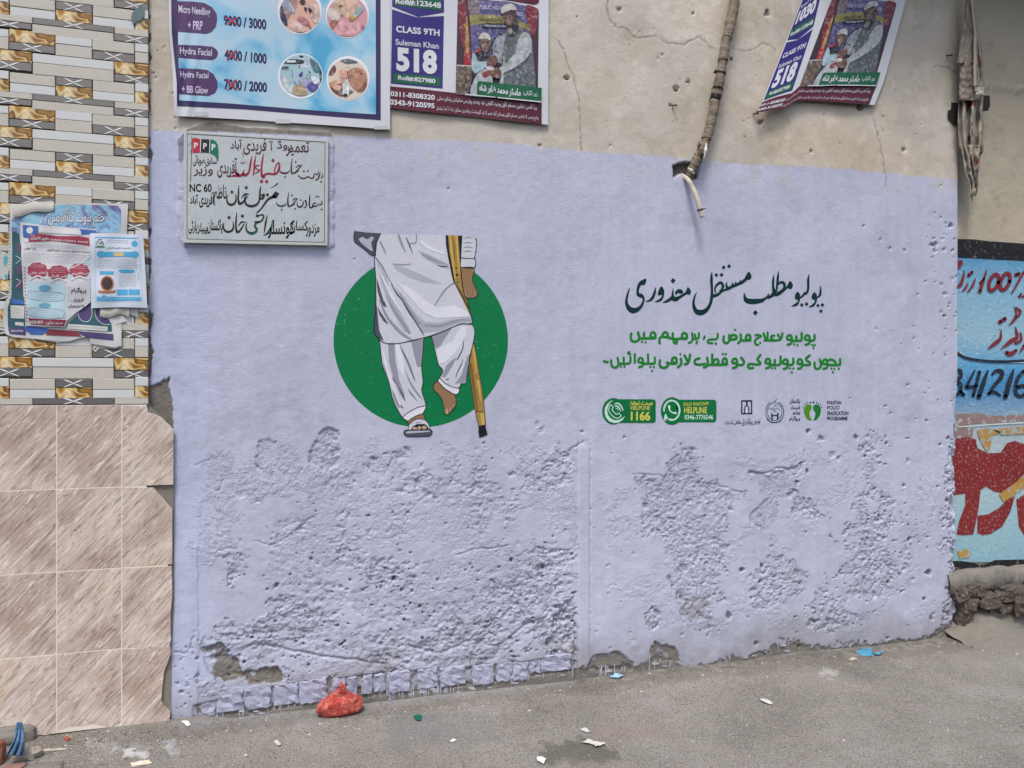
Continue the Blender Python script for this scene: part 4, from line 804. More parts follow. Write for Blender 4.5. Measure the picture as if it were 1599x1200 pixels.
# beige tiles
def marble():
    m = N('marble_look_tile', .35, .45); co0 = m.co((1, 1, 1), (0, math.radians(48), 0)); oi = m.n('ShaderNodeObjectInfo'); av = m.n('ShaderNodeVectorMath'); m.l(co0, av.inputs[0]); m.l(oi.outputs['Random'], av.inputs[1]); co = av.outputs[0]; st_ = m.co((1.2, 1, 9), (0, 0, 0))
    q = m.n('ShaderNodeMapping'); m.l(co, q.inputs[0]); q.inputs['Scale'].default_value = (1.5, 1, 15); v = q.outputs[0]
    base = m.ramp(m.noise(5, 3, .5, co), [(.32, 'b09c90'), (.46, 'c0aea2'), (.58, 'cfc0b5'), (.70, 'c6b09c')])
    s1_ = m.noise(4.2, 6, .68, v, 1.1); c = m.mix(base, '6d584d', m.math('MULTIPLY', m.ramp(s1_, [(.50, 0.0), (.62, 1.0)]), .5))
    s2_ = m.noise(6, 5, .64, v, 1.3); c = m.mix(c, 'dfd6cd', m.math('MULTIPLY', m.ramp(s2_, [(.53, 0.0), (.63, 1.0)]), .8))
    s3_ = m.noise(3.6, 2, .5, v, 1.2); c = m.mix(c, '4f4038', m.ramp(s3_, [(.485, 0.0), (.5, .7), (.515, 0.0)]))
    dt = m.ramp(m.voro(26), [(.025, 1.0), (.05, 0.0)]); c = m.mix(c, '2e2826', m.math('MULTIPLY', m.math('MULTIPLY', dt, m.ramp(m.noise(7, 2), [(.5, 0.0), (.55, 1.0)])), .8))
    sw = m.n('ShaderNodeSeparateXYZ'); m.l(m.co(kind='Object'), sw.inputs[0])
    m.color(c); m.bump(m.math('ADD', s1_, m.math('MULTIPLY', s2_, -.8)), .0022, .4); return m.m
MARB = marble(); GROUT = paint('d8cfc2', .8, .1, .0006)
cx_ = [-190, -116, -14, 88.3, 190, 270.5]; rows = [632.5, 762.5, 890.5, 1018, 1152]
rnd = random.Random(9)
for j in range(4):
    z1, z0 = zt(rows[j]), zt(rows[j + 1])
    for i in range(5):
        x0, x1 = wpx(cx_[i], TOFF), wpx(cx_[i + 1], TOFF); g = .0015
        P = [(x0 + g, z0 + g), (x1 - g, z0 + g), (x1 - g, z1 - g), (x0 + g, z1 - g)]
        def Q(px, py): p = wp(px, py, TOFF); return (p.x, p.z)
        if i == 4 and j == 0: P = [P[0], (x1, z0 + g), Q(271, 672), Q(262, 662), Q(251, 652), Q(243, 648), Q(232, 645), Q(229, 634), (x0 + g, z1 - g)]
        if i == 4 and j == 1: P = [P[0], (x1 - .004, z0 + g), Q(269, 796), Q(262, 788), Q(254, 778), Q(246, 770), Q(240, 762), (x0 + g, z1 - g)]
        if i == 4 and j == 2: P = [P[0], Q(264, 1011), Q(267, 1000), Q(266, 960), Q(269, 930), Q(268, 884.5), (x0 + g, z1 - g)]
        if i == 4 and j == 3: P = [(x0 + g, Q(200, 1142)[1]), Q(225, 1135), Q(245, 1132), Q(258, 1135), Q(265, 1125), Q(266, 1112), Q(258, 1105), Q(252, 1096), Q(253, 1080), Q(256, 1050), Q(262, 1035), Q(267, 1020), Q(266, 1010.5), (x0 + g, z1 - g)]
        if j == 3 and i < 4:
            P = [(x0 + g, zt(1146 - 3 * i))] + [(x0 + g + (x1 - x0 - 2 * g) * t, zt(1146 - 3 * i + rnd.uniform(-6, 5))) for t in (.2, .4, .55, .7, .85)] + [(x1 - g, zt(1144 - 3 * i)), P[2], P[3]]
        cxm, czm = (x0 + x1) / 2, (z0 + z1) / 2
        o = prism('tile', [(x - cxm, z - czm) for x, z in P], -.006, .006, MARB, TW, .0012); o.location = (cxm, -TOFF + .006, czm)
        if (i, j) == (4, 0): o['label'] = 'tile stained brown with its upper right corner broken off'
        if (i, j) == (4, 1): o['label'] = 'tile with its upper right corner broken off'
        if (i, j) == (4, 3): o['label'] = 'bottom tile with a chipped right edge'
# grout, slightly behind the faces
g = Ink()
MT = lambda px, py, lift=0: wp(px, py, TOFF - .0012 + lift)
box('grout', wpx(-180, TOFF), wpx(229, TOFF), -TOFF + .0004, -TOFF + .006, zt(1140), zmid - .002, GROUT, TW)
box('grout', wpx(229, TOFF) + .0005, wpx(262, TOFF), -TOFF + .0006, -TOFF + .006, zt(1018), zt(880), GROUT, TW)
# chips, a peeled grey-blue smear near the top
sm = Ink().poly([(207, 20), (215, 12), (224, 10), (225, 20), (222, 30), (214, 34), (208, 38), (205, 30)], True); sm.put('smear', lambda x, y, l: wp(x, y, TOFF + .004 + l), 0, paint('5b6d72', .6, .6, .001), TW, label='grey-blue smear on the strip tiles')
# painted bricks at the foot of the lavender wall
BR = [(313, 337, 1088, 1119), (340, 380, 1078, 1110), (382, 423, 1074, 1105), (427, 466, 1072, 1100), (468, 511, 1066, 1096), (517, 540, 1062, 1092), (543, 558, 1060, 1088), (566, 582, 1058, 1083), (584, 603, 1056, 1081), (607, 641, 1052, 1080), (653, 684, 1048, 1075), (688, 728, 1045, 1070), (739, 772, 1042, 1068), (777, 800, 1038, 1064), (802, 825, 1036, 1062), (828, 845, 1032, 1052), (847, 893, 1027, 1046)]
BRM = N('painted_brick', .75, .25); cc = BRM.mix('aeb1c5', '9a9bb0', BRM.noise(18, 4)); cc = BRM.mix(cc, '77747a', BRM.ramp(BRM.noise(30, 5, .7), [(.57, 0.0), (.66, .7)])); BRM.color(cc); BRM.bump(BRM.noise(60, 5, .7), .006); BRM = BRM.m
from mathutils import noise as MN
for i, (a, b, c_, d_) in enumerate(BR):
    p0, p1 = wp(a, c_, .01), wp(b, d_, .01); x0, x1 = p0.x, p1.x; zc = (p0.z + p1.z) / 2; h_ = (p0.z - p1.z) * 1.02
    bm = bmesh.new(); bmesh.ops.create_cube(bm, size=1); bmesh.ops.subdivide_edges(bm, edges=bm.edges[:], cuts=4, use_grid_fill=True)
    for v in bm.verts: v.co = Vector((v.co.x * (x1 - x0), v.co.y * .05, v.co.z * h_))
    bmesh.ops.bevel(bm, geom=[e for e in bm.edges if e.is_boundary or e.calc_face_angle(0) > 1], offset=.003, segments=1, affect='EDGES')
    for v in bm.verts: q = v.co * 45 + Vector((i * 7, 0, 0)); v.co += Vector((MN.noise(q), MN.noise(q + Vector((9, 9, 9))), MN.noise(q + Vector((3, 5, 8))))) * .011
    o = bm_obj('brick', bm, BRM, WALL, False); o.location = ((x0 + x1) / 2, 0.0285 - (i * 37 % 5) * .0018, zc); o.rotation_euler = (0, rnd.uniform(-.04, .04), 0)
# ================================================================ neighbouring wall at the right, painted sign, rough base
ROFF = -.06
MRW = lambda px, py, lift=0.0: wp(px, py, ROFF + lift)
RW = empty('painted_shop_wall', 'cream wall with a weathered blue shop sign painted on it, set back beside the lavender wall', 'wall')
RM = N('dull_cream_plaster', .8, .2); c = RM.mix('a59c8b', 'b7ae9b', RM.noise(3, 5, .6)); c = RM.mix(c, '6e675b', RM.ramp(RM.noise(9, 5, .7), [(.55, 0.0), (.8, .5)]))
v = RM.math('MULTIPLY', RM.ramp(RM.voro(38), [(.03, 1.0), (.06, 0.0)]), RM.ramp(RM.noise(7, 2), [(.5, 0.0), (.55, 1.0)])); c = RM.mix(c, '3c3833', RM.math('MULTIPLY', v, .7)); RM.color(c)
RM.bump(RM.math('ADD', RM.noise(6, 4), RM.math('MULTIPLY', RM.noise(70, 5, .7), .25)), .012, .7); RM = RM.m
def rough_grid(name, fn, nu, nv, mat, parent, smooth_=True):
    v = [fn(i / nu, j / nv) for i in range(nu + 1) for j in range(nv + 1)]
    f = [(i * (nv + 1) + j, (i + 1) * (nv + 1) + j, (i + 1) * (nv + 1) + j + 1, i * (nv + 1) + j + 1) for i in range(nu) for j in range(nv)]
    return mesh_obj(name, v, f, mat, parent, smooth_)
def nz3(x, y, z, s, o=3):
    r = 0; a = 1
    for k in range(o): r += a * MN.noise(Vector((x * s + k * 11, y * s, z * s))); a *= .5; s *= 2
    return r
XR0, XR1 = wpx(1476, ROFF), wpx(1830, ROFF); ZB = wp(1495, 889, ROFF).z
def rwf(u, v):
    X = XR0 + (XR1 - XR0) * u; z = ZB - .02 + (3.95 - ZB) * v; px, py = px_of(X, z, -ROFF)
    y = -ROFF + nz3(X, 0, z, 2.5) * .006 + nz3(X, 3, z, 30) * .0012
    rd = abs(py - (133 + (px - 1535) * .14 + 3 * nz3(X, 0, 0, 20)))                   # rough horizontal scar
    if px > 1530 and rd < 10: y -= .012 * (1 - rd / 10) * (.6 + nz3(X, 1, z, 40))
    return (X, y, z)
rough_grid('plaster', rwf, 170, 330, RM, RW)
box('masonry_core', XR0, XR1, -ROFF + .03, .30, -.3, 4.7, MORTAR, RW)
box('upper_plaster', XR0, XR1, -ROFF, -ROFF + .03, 3.95 - ZB + ZB - .021, 4.7, RM, RW)
bsl = box('added_shade_slab', 2.7, XR1 + 1.6, -.45, -.002, 4.05, 4.2, paint('8f8a80', .9, .2, .004, .2, 20)); tag(bsl, None, kind='structure')  # unseen slab, added above the frame to darken the wall's upper right
BLACKB = N('flaking_black_paint', .6, .3); BLACKB.color(BLACKB.mix('1d1d20', '6f695f', BLACKB.ramp(BLACKB.noise(30, 5, .7), [(.58, 0.0), (.64, .9)]))); BLACKB.bump(BLACKB.noise(50, 4), .003); BLACKB = BLACKB.m
BLU = N('weathered_blue_paint', .6, .3)
sp_ = BLU.n('ShaderNodeSeparateXYZ'); BLU.l(BLU.co(), sp_.inputs[0]); zz = BLU.math('ADD', sp_.outputs[2], BLU.math('MULTIPLY', BLU.noise(5, 3), .16))
c = BLU.ramp(BLU.math('MULTIPLY', zz, .4), [(.10, '6fa0ad'), (.26, '8fb3bd'), (.42, 'a6bcc0'), (.50, '9fb0b6'), (.60, '3f83b4'), (.66, '5b9dc4'), (.72, '8fb4c6'), (.84, '7dabc4'), (.92, '4f8fb6')])
c = BLU.mix(c, 'd3d9da', BLU.math('MULTIPLY', BLU.ramp(BLU.noise(22, 5, .7, BLU.co((1, 1, 3))), [(.55, 0.0), (.7, 1.0)]), .45)); c = BLU.mix(c, '24282c', BLU.math('MULTIPLY', BLU.ramp(BLU.noise(45, 5, .75), [(.62, 0.0), (.66, 1.0)]), .7)); BLU.color(c); BLU.bump(BLU.noise(40, 5), .004); BLU = BLU.m
def worn(name, a, b, thr=.6, s=45, u='8fb3bd'):
    m = N(name, .6, .3); c = m.mix(a, b, m.noise(10, 4)); c = m.mix(c, u, m.ramp(m.noise(s, 5, .75), [(thr, 0.0), (thr + .04, .9)])); m.color(c); m.bump(m.noise(60, 4), .002); return m.m
REDP = worn('weathered_red_paint', '6e2026', '8a2c26', .575, 60, '9d8f92'); ORP = worn('weathered_orange_paint', 'a8752f', 'b0934f', .54, 30); SIGNR = worn('sign_red_lettering', '6e2530', '85303a', .66); SIGNK = worn('sign_black_lettering', '1c222c', '2a3140', .62, 60, '5b8cae'); MUD = worn('muddy_smear', '7d7a78', '9a6f6a', .55, 20, 'a6bcc0')
G3, G4 = zf(1470, 360, 4.615), zf(1460, 600, 4.0)
MRW.fine = 0
ink('blue_sign', .010, BLU, RW, [[(1478, 398), (1496, 401), (1600, 406.6), (1830, 418), (1830, 874), (1599, 877), (1478, 879)]], M=MRW)
ink('black_band', .013, BLACKB, RW, [[(1478, 372), (1496, 373.5), (1520, 374), (1545, 377), (1599, 380.6), (1830, 395), (1830, 419), (1600, 407.4), (1496, 402), (1478, 401)]], M=MRW, label='black painted band along the top of the sign')
k = Ink().poly([(1478, 877), (1500, 876), (1520, 879), (1530, 883), (1545, 880), (1553, 875), (1599, 874), (1830, 872), (1830, 889), (1599, 888), (1560, 888), (1535, 889), (1510, 887), (1490, 891), (1478, 891)]); k.put('black_band', MRW, .013, BLACKB, RW, label='flaking black band along the foot of the sign')
ink('muddy_smear', .0115, MUD, RW, [G4([(130, 190), (250, 180), (380, 200), (556, 190), (556, 230), (400, 245), (240, 250), (235, 330), (130, 340), (100, 300), (130, 250)])], M=MRW)
ink('painted_letter', .0125, REDP, RW, [G4([(130, 342), (200, 330), (255, 345), (265, 400), (330, 432), (410, 430), (450, 370), (500, 355), (560, 375), (560, 560), (500, 620), (420, 680), (370, 670), (320, 640), (285, 660), (272, 780), (240, 940), (180, 944), (135, 940), (150, 860), (188, 760), (190, 684), (98, 696), (92, 600), (100, 500)])], M=MRW, label='large weathered red letter with a stem')
ink('painted_letter', .0125, REDP, RW, [G4([(265, 822), (330, 815), (400, 775), (460, 715), (500, 700), (470, 800), (420, 890), (350, 935), (300, 944), (265, 930)])], M=MRW, label='curved lower stroke of the red letter')
ink('painted_letter', .0125, REDP, RW, [G4([(508, 720), (560, 690), (700, 640), (760, 900), (620, 960), (556, 942), (525, 890)])], M=MRW, label='red letter cut by the right edge of the picture')
ink('orange_streak', .0140, ORP, RW, [G4([(262, 290), (330, 276), (420, 300), (360, 320), (345, 400), (325, 428), (290, 370), (275, 330)]), G4([(360, 285), (556, 262), (700, 250), (700, 300), (556, 312), (420, 320)]), G4([(400, 690), (470, 640), (556, 575), (640, 520), (640, 590), (540, 660), (430, 740)]), G4([(140, 1040), (190, 1030), (222, 1050), (215, 1085), (150, 1090)])], M=MRW)
ink('white_line', .0140, worn('weathered_white_paint', 'b9c4c6', 'cfd4d4', .62), RW, [], [(G4([(135, 268), (240, 262), (400, 250), (560, 242), (700, 236)]), 2), (G3([(112, 868), (200, 918), (330, 938), (450, 950), (600, 952), (800, 950)]), 1.6)], M=MRW)
ink('sign_arc', .0150, SIGNK, RW, [], [(G3([(100, 868), (150, 905), (230, 930), (350, 943), (470, 945), (600, 938), (800, 920)]), 4)], M=MRW)
ell = lambda x, y, rx, ry, w_: ([(x + rx * math.cos(t / 16 * 2 * math.pi) + ry * .28 * -math.sin(t / 16 * 2 * math.pi), y + ry * math.sin(t / 16 * 2 * math.pi)) for t in range(17)], w_)
S = lambda pts, w_: (G3(pts), [x / 4.615 for x in w_] if isinstance(w_, (list, tuple)) else w_ / 4.615)
ink('sign_lettering', .0150, SIGNR, RW, [G3([(118, 215), (150, 212), (156, 240), (135, 270), (112, 280)])], [S([(325, 292), (300, 370), (278, 440)], [10, 22, 26]), S([(278, 380), (310, 345)], 14), S(*ell(378, 375, 32, 58, 26)), S(*ell(460, 368, 32, 60, 26)), S([(595, 300), (555, 370), (508, 452)], [16, 16, 10]), S([(535, 322), (560, 312)], 24), S([(620, 420), (650, 440)], 24),
    S([(165, 295), (155, 350), (135, 395), (112, 402)], [8, 20, 26, 10]), S([(192, 380), (175, 415), (150, 440)], [6, 16, 6]), S([(245, 350), (225, 400), (188, 448)], [8, 18, 6]), S([(195, 325), (222, 300)], 22), S([(560, 480), (575, 460)], 16), S([(585, 480), (600, 470)], 14),
    S([(528, 550), (540, 600), (528, 640), (488, 684)], [6, 14, 22, 6]), S([(540, 560), (568, 580), (560, 610), (535, 635)], [14, 20, 18, 8]), S([(420, 662), (460, 636)], 26), S([(430, 720), (425, 780), (380, 820), (335, 855)], [8, 22, 28, 6]), S([(535, 700), (545, 770), (500, 800), (430, 855)], [10, 26, 30, 6]), S([(570, 740), (575, 790), (535, 815)], [12, 20, 16]), S([(470, 880), (500, 890), (540, 865)], [26, 34, 20]), S([(600, 830), (565, 880)], [24, 8]), S([(620, 700), (700, 760)], 24)], M=MRW)
ink('sign_number', .0150, SIGNK, RW, [], [S([(100, 1015), (135, 1010), (140, 1050), (112, 1090), (140, 1110), (135, 1160), (105, 1185)], 26), S([(140, 1165), (160, 1185)], 26), S([(240, 1010), (190, 1110), (185, 1130), (260, 1120)], [12, 22, 26, 14]), S([(275, 1020), (230, 1190)], 24), S([(335, 1010), (310, 1080), (270, 1200)], [10, 30, 34]),
    S([(365, 1040), (395, 1012), (435, 1020), (430, 1060), (380, 1120), (340, 1180)], [14, 24, 32, 30, 24, 16]), S([(335, 1180), (380, 1165), (425, 1190)], [14, 24, 14]), S([(520, 1005), (495, 1080), (462, 1200)], [12, 34, 36]), S([(595, 1015), (555, 1060), (535, 1120), (540, 1180), (580, 1195), (615, 1160), (600, 1120), (550, 1130)], 26)], M=MRW)
# rough base under the sign: ledge, rubble, hole, slab, pipe
STONE = N('rubble_stone', .9, .15); c = STONE.mix('504b44', '6e6962', STONE.noise(8, 5, .65)); c = STONE.mix(c, '5c463a', STONE.ramp(STONE.noise(5, 3), [(.5, 0.0), (.7, .6)])); c = STONE.mix(c, 'b3aca0', STONE.ramp(STONE.noise(60, 4), [(.62, 0.0), (.68, .5)])); STONE.color(c); STONE.bump(STONE.noise(30, 6, .7), .02); STONE = STONE.m
CONC = N('worn_concrete', .85, .2); c = CONC.mix('6f6b64', '89857d', CONC.noise(7, 6, .65)); c = CONC.mix(c, '5c5750', CONC.ramp(CONC.noise(40, 5, .7), [(.58, 0.0), (.68, .7)])); CONC.color(c); CONC.bump(CONC.noise(45, 6, .7), .01); CONC = CONC.m
def rock(name, loc, size, seed, mat, parent=None, amp=.35, fr=2.2, sub=3, flat=True):
    bm = bmesh.new(); bmesh.ops.create_icosphere(bm, subdivisions=sub, radius=1); s = Vector((seed * 3.1, seed * 1.7, seed))
    for v in bm.verts:
        n_ = v.co.normalized(); c_ = Vector([math.copysign(abs(a) ** .6, a) for a in n_]); r = 1 + amp * MN.noise(n_ * fr + s) + amp * .4 * MN.noise(n_ * fr * 3 + s)
        v.co = Vector((c_.x * size[0] * r, c_.y * size[1] * r, c_.z * size[2] * r))
    o = bm_obj(name, bm, mat, parent, not flat); o.location = loc; return o
led = rough_grid('mortar_ledge', lambda u, v: (lambda X: (X, (.075, .0, -.015, -.022, -.018, .03)[min(int(v * 5), 5)] + nz3(X, v, 0, 22) * .022, ZB + (.0, .0, -.012, -.06, -.11, -.14)[min(int(v * 5), 5)] + nz3(X, v, 5, 9) * .02))(XR0 - .05 + (XR1 - XR0) * u), 120, 5, CONC, RW)
for i, (px, py, sx, sz, off) in enumerate([(1497, 925, .05, .045, .0), (1520, 920, .07, .04, .01), (1541, 938, .075, .05, .02), (1572, 925, .08, .05, .01), (1592, 938, .06, .09, .03), (1508, 944, .05, .05, .01), (1562, 948, .05, .03, .0), (1620, 930, .10, .09, .03), (1680, 935, .11, .10, .02), (1740, 940, .10, .10, .02), (1500, 965, .04, .05, -.01)]):
    p = wp(px, py, off); rock('stone', p, (sx, .05, sz), i + 3, STONE, RW)
box('hole_back', XR0, XR1, .10, .13, -.1, ZB, paint('1e1b18', .95, .3, .003, .05), RW)
sl = rough_grid('slab', lambda u, v: (lambda p: (p.x, p.y + nz3(p.x, 0, p.z, 15) * .01, p.z))(wp(1546 + u * 260, 952 + v * 32, .00 + .05 * v)), 24, 8, CONC, RW)
GMX = N('dusty_mortar', .92, .15); GMX.color(GMX.mix('6a665e', '8a867d', GMX.noise(30, 5, .7))); GMX.bump(GMX.noise(60, 5, .7), .008); GMX = GMX.m
md = rough_grid('concrete_mound', lambda u, v: (lambda X: (X, .09 - v * .42, max(-.06, (.20 * (1 - v) ** 1.3) * max(0, 1 - abs(u - .42 * 1 - v * .05) * 2.0) ** .8 + nz3(X, v, 0, 12) * .014 - .006 - v * .03)))(wpx(1478) + (wpx(1600) - wpx(1478)) * u), 40, 24, GMX, RW)
# green-grey pipe along the foot
def tube(name, pts, rads, mat, parent=None, n=14, sm=True, squash=None):
    P = [Vector(p) for p in pts]; L = len(P); vs = []; fs = []
    up = Vector((0, 1, .3))
    for i in range(L):
        t = (P[min(i + 1, L - 1)] - P[max(i - 1, 0)]).normalized(); a = t.cross(up).normalized(); b = t.cross(a).normalized()
        for k in range(n):
            an = 2 * math.pi * k / n; r = rads[i] if not squash else rads[i] * squash(i, an)
            vs.append(P[i] + (a * math.cos(an) + b * math.sin(an)) * r)
    for i in range(L - 1):
        for k in range(n): fs.append((i * n + k, i * n + (k + 1) % n, (i + 1) * n + (k + 1) % n, (i + 1) * n + k))
    fs.append(tuple(range(n - 1, -1, -1))); fs.append(tuple((L - 1) * n + k for k in range(n)))
    return mesh_obj(name, vs, fs, mat, parent, sm)
def polyline(pts, n): return [Vector(p) for p in smooth3(pts, n)]
def smooth3(pts, n):
    P = [Vector(p) for p in pts]; o = []
    for i in range(len(P) - 1):
        p0, p1, p2, p3 = P[max(i - 1, 0)], P[i], P[i + 1], P[min(i + 2, len(P) - 1)]
        for k in range(n):
            t = k / n; o.append(.5 * ((2 * p1) + (p2 - p0) * t + (2 * p0 - 5 * p1 + 4 * p2 - p3) * t * t + (3 * p1 - p0 - 3 * p2 + p3) * t ** 3))
    o.append(P[-1]); return o
pp = polyline([wp(1541, 966, .02), wp(1549, 980, .05), wp(1562, 992, .075), wp(1580, 991, .075), wp(1600, 985, .07), wp(1700, 972, .06), wp(1790, 965, .06)], 8)
gpz = tube('drain_pipe', pp, [.017 + .0006 * math.sin(i) for i in range(len(pp))], paint('5f7064', .5, .35, .002), None); tag(gpz, 'grey-green plastic pipe lying along the foot of the wall beside the hole', 'pipe')
# ================================================================ ground
GM = N('dusty_street', .92, .15)
c = GM.ramp(GM.noise(1.7, 7, .68), [(.3, '66625c'), (.44, '7a766f'), (.56, '86827b'), (.72, '94908a')]); c = GM.mix(c, 'a09d96', GM.ramp(GM.noise(150, 3, .75), [(.5, 0.0), (.62, .9)])); c = GM.mix(c, '3f3b36', GM.ramp(GM.noise(130, 3, .75, GM.co(loc=(5, 5, 5))), [(.54, 0.0), (.64, .85)]))
c = GM.mix(c, '35312c', GM.math('MULTIPLY', GM.ramp(GM.voro(60), [(.06, 1.0), (.12, 0.0)]), GM.ramp(GM.noise(6, 3), [(.45, 0.0), (.6, .75)]))); c = GM.mix(c, 'c9c6bf', GM.math('MULTIPLY', GM.ramp(GM.voro(42, GM.co(loc=(9, 2, 0))), [(.04, 1.0), (.08, 0.0)]), GM.ramp(GM.noise(4, 3, .5, GM.co(loc=(2, 7, 1))), [(.5, 0.0), (.6, .9)])))
c = GM.mix(c, GM.attr('stain'), GM.attr('stain', 'Alpha'))
GM.color(c); GM.bump(GM.math('ADD', GM.noise(190, 3, .7), GM.math('MULTIPLY', GM.noise(40, 4, .6), .8)), .006, .8); GM = GM.m
gxs = np.arange(-2.2, 5.6, .0125); gys = np.arange(-1.75, .12, .0125)
GX, GY = np.meshgrid(gxs, gys, indexing='ij')
def gz_np(X, Y):
    z = (fbm(X * 2.2 + 60, Y * 2.2 + 60, 4) - .5) * .020 + (fbm(X * 18 + 60, Y * 18 + 60, 3) - .5) * .006
    ramp_ = ss(-.28, .0, Y); z = z + ramp_ * (ss(-.20, -.42, X) * .035)          # fillet of dirt against the walls
    z = z - .012 + .008 * ss(-.5, .0, Y) * ss(.9, 1.6, X) * ss(3.4, 2.6, X)
    return z
GZ = gz_np(GX, GY)
def gzat(x, y): return float(gz_np(np.array([[x]]), np.array([[y]]))[0, 0])
gpx, gpy = px_of(GX, GZ, GY)
stc = np.zeros(GX.shape + (4,), np.float32); gn = fbm(GX * 30, GY * 30, 4)
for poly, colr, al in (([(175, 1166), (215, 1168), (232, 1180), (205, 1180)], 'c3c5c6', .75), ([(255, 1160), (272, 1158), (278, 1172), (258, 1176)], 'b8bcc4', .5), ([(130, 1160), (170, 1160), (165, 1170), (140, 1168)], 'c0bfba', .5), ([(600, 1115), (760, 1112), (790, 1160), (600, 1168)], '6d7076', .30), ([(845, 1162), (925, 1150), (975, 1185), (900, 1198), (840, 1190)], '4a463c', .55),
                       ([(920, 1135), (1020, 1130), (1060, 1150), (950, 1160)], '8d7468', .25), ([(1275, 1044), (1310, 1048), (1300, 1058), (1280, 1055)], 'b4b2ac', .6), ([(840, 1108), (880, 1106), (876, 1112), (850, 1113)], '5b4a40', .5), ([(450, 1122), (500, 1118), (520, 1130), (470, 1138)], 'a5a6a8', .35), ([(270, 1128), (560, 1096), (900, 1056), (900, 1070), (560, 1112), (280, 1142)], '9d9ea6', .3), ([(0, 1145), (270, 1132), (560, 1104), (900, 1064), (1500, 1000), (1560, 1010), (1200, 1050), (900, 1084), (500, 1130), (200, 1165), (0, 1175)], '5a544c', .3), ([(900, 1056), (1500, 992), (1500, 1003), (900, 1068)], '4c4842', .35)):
    s_ = ss(-3, 6, sdf(poly, gpx, gpy) + (gn - .5) * 26)[..., None] * al; cc = np.concatenate([L3(colr) * np.ones(GX.shape + (3,)), np.ones(GX.shape + (1,))], -1)
    stc = stc * (1 - s_) + cc * s_
a_ = np.maximum(stc[..., 3:], 1e-4); stc[..., :3] = stc[..., :3] / a_
vg = np.stack([GX, GY, GZ], -1).reshape(-1, 3).astype(np.float32); na, nb = GX.shape
ig = (np.arange(na - 1)[:, None] * nb + np.arange(nb - 1)[None, :]).ravel(); fg = np.stack([ig, ig + nb, ig + nb + 1, ig + 1], -1).astype(np.int32)
me = bpy.data.meshes.new('street_ground'); me.vertices.add(len(vg)); me.vertices.foreach_set('co', vg.ravel()); me.loops.add(fg.size); me.loops.foreach_set('vertex_index', fg.ravel())
me.polygons.add(len(fg)); me.polygons.foreach_set('loop_start', np.arange(0, fg.size, 4, dtype=np.int32)); me.polygons.foreach_set('loop_total', np.full(len(fg), 4, np.int32)); me.update(calc_edges=True)
ca = me.color_attributes.new('stain', 'FLOAT_COLOR', 'POINT'); ca.data.foreach_set('color', stc.reshape(-1, 4).astype(np.float32).ravel()); me.polygons.foreach_set('use_smooth', np.ones(len(fg), bool))
me.materials.append(GM); tag(link(bpy.data.objects.new('street_ground', me)), 'dusty grey street surface in front of the walls', kind='structure')
mesh_obj('ground', [(-60, -60, -.03), (60, -60, -.03), (60, 60, -.03), (-60, 60, -.03)], [(0, 1, 2, 3)], GM)['kind'] = 'structure'
# loose grit
def at(px, py):
    p = gp(px, py, 0)
    for _ in range(3): p = gp(px, py, gzat(p.x, p.y))
    return p
gr = random.Random(21)
def grit(name, n, mat, s0, s1, where, label):
    V = []; Fc = []
    base = [(-1, 0, 0), (1, 0, 0), (0, -1, 0), (0, 1, 0), (0, 0, .8), (0, 0, -.3)]; fb = [(0, 2, 4), (2, 1, 4), (1, 3, 4), (3, 0, 4), (2, 0, 5), (1, 2, 5), (3, 1, 5), (0, 3, 5)]
    for _ in range(n):
        px, py = where(); p = at(px, py)
        if p.y > -.012: continue
        s = gr.uniform(s0, s1) * gr.choice((.6, .8, 1, 1, 1.5)); a = gr.uniform(0, 6.28); ex = gr.uniform(.5, 1.4); b = len(V)
        for x, y, z in base:
            x = x * s * ex * gr.uniform(.7, 1.2); y = y * s * gr.uniform(.6, 1.1); V.append((p.x + x * math.cos(a) - y * math.sin(a), p.y + x * math.sin(a) + y * math.cos(a), p.z + z * s * .6 + .0005))
        Fc += [tuple(b + i for i in f) for f in fb]
    o = mesh_obj(name, V, Fc, mat); tag(o, label, 'grit', kind='stuff')
edge_y = lambda x: 1140 if x < 270 else float(np.interp(x, [270, 900, 1490, 1599], [1134, 1058, 998, 1000]))
def near(): x = gr.uniform(60, 1560); return x, edge_y(x) + abs(gr.gauss(0, 1)) * 22 + 2
def far(): x = gr.uniform(0, 1599); return x, gr.uniform(edge_y(x) + 4, 1215)
grit('gravel', 900, paint('5e5a53', .9, .4, 0), .002, .006, near, 'small dark grit gathered along the foot of the walls'); grit('plaster_crumbs', 330, paint('c6c4be', .8, .2, 0), .0015, .0045, near, 'pale crumbs of fallen plaster along the foot of the walls'); grit('gravel', 500, paint('6d6961', .9, .4, 0), .0015, .005, far, 'scattered grit over the street surface'); grit('plaster_crumbs', 130, paint('d0cfca', .8, .2, 0), .0015, .004, far, 'scattered white specks over the street surface')
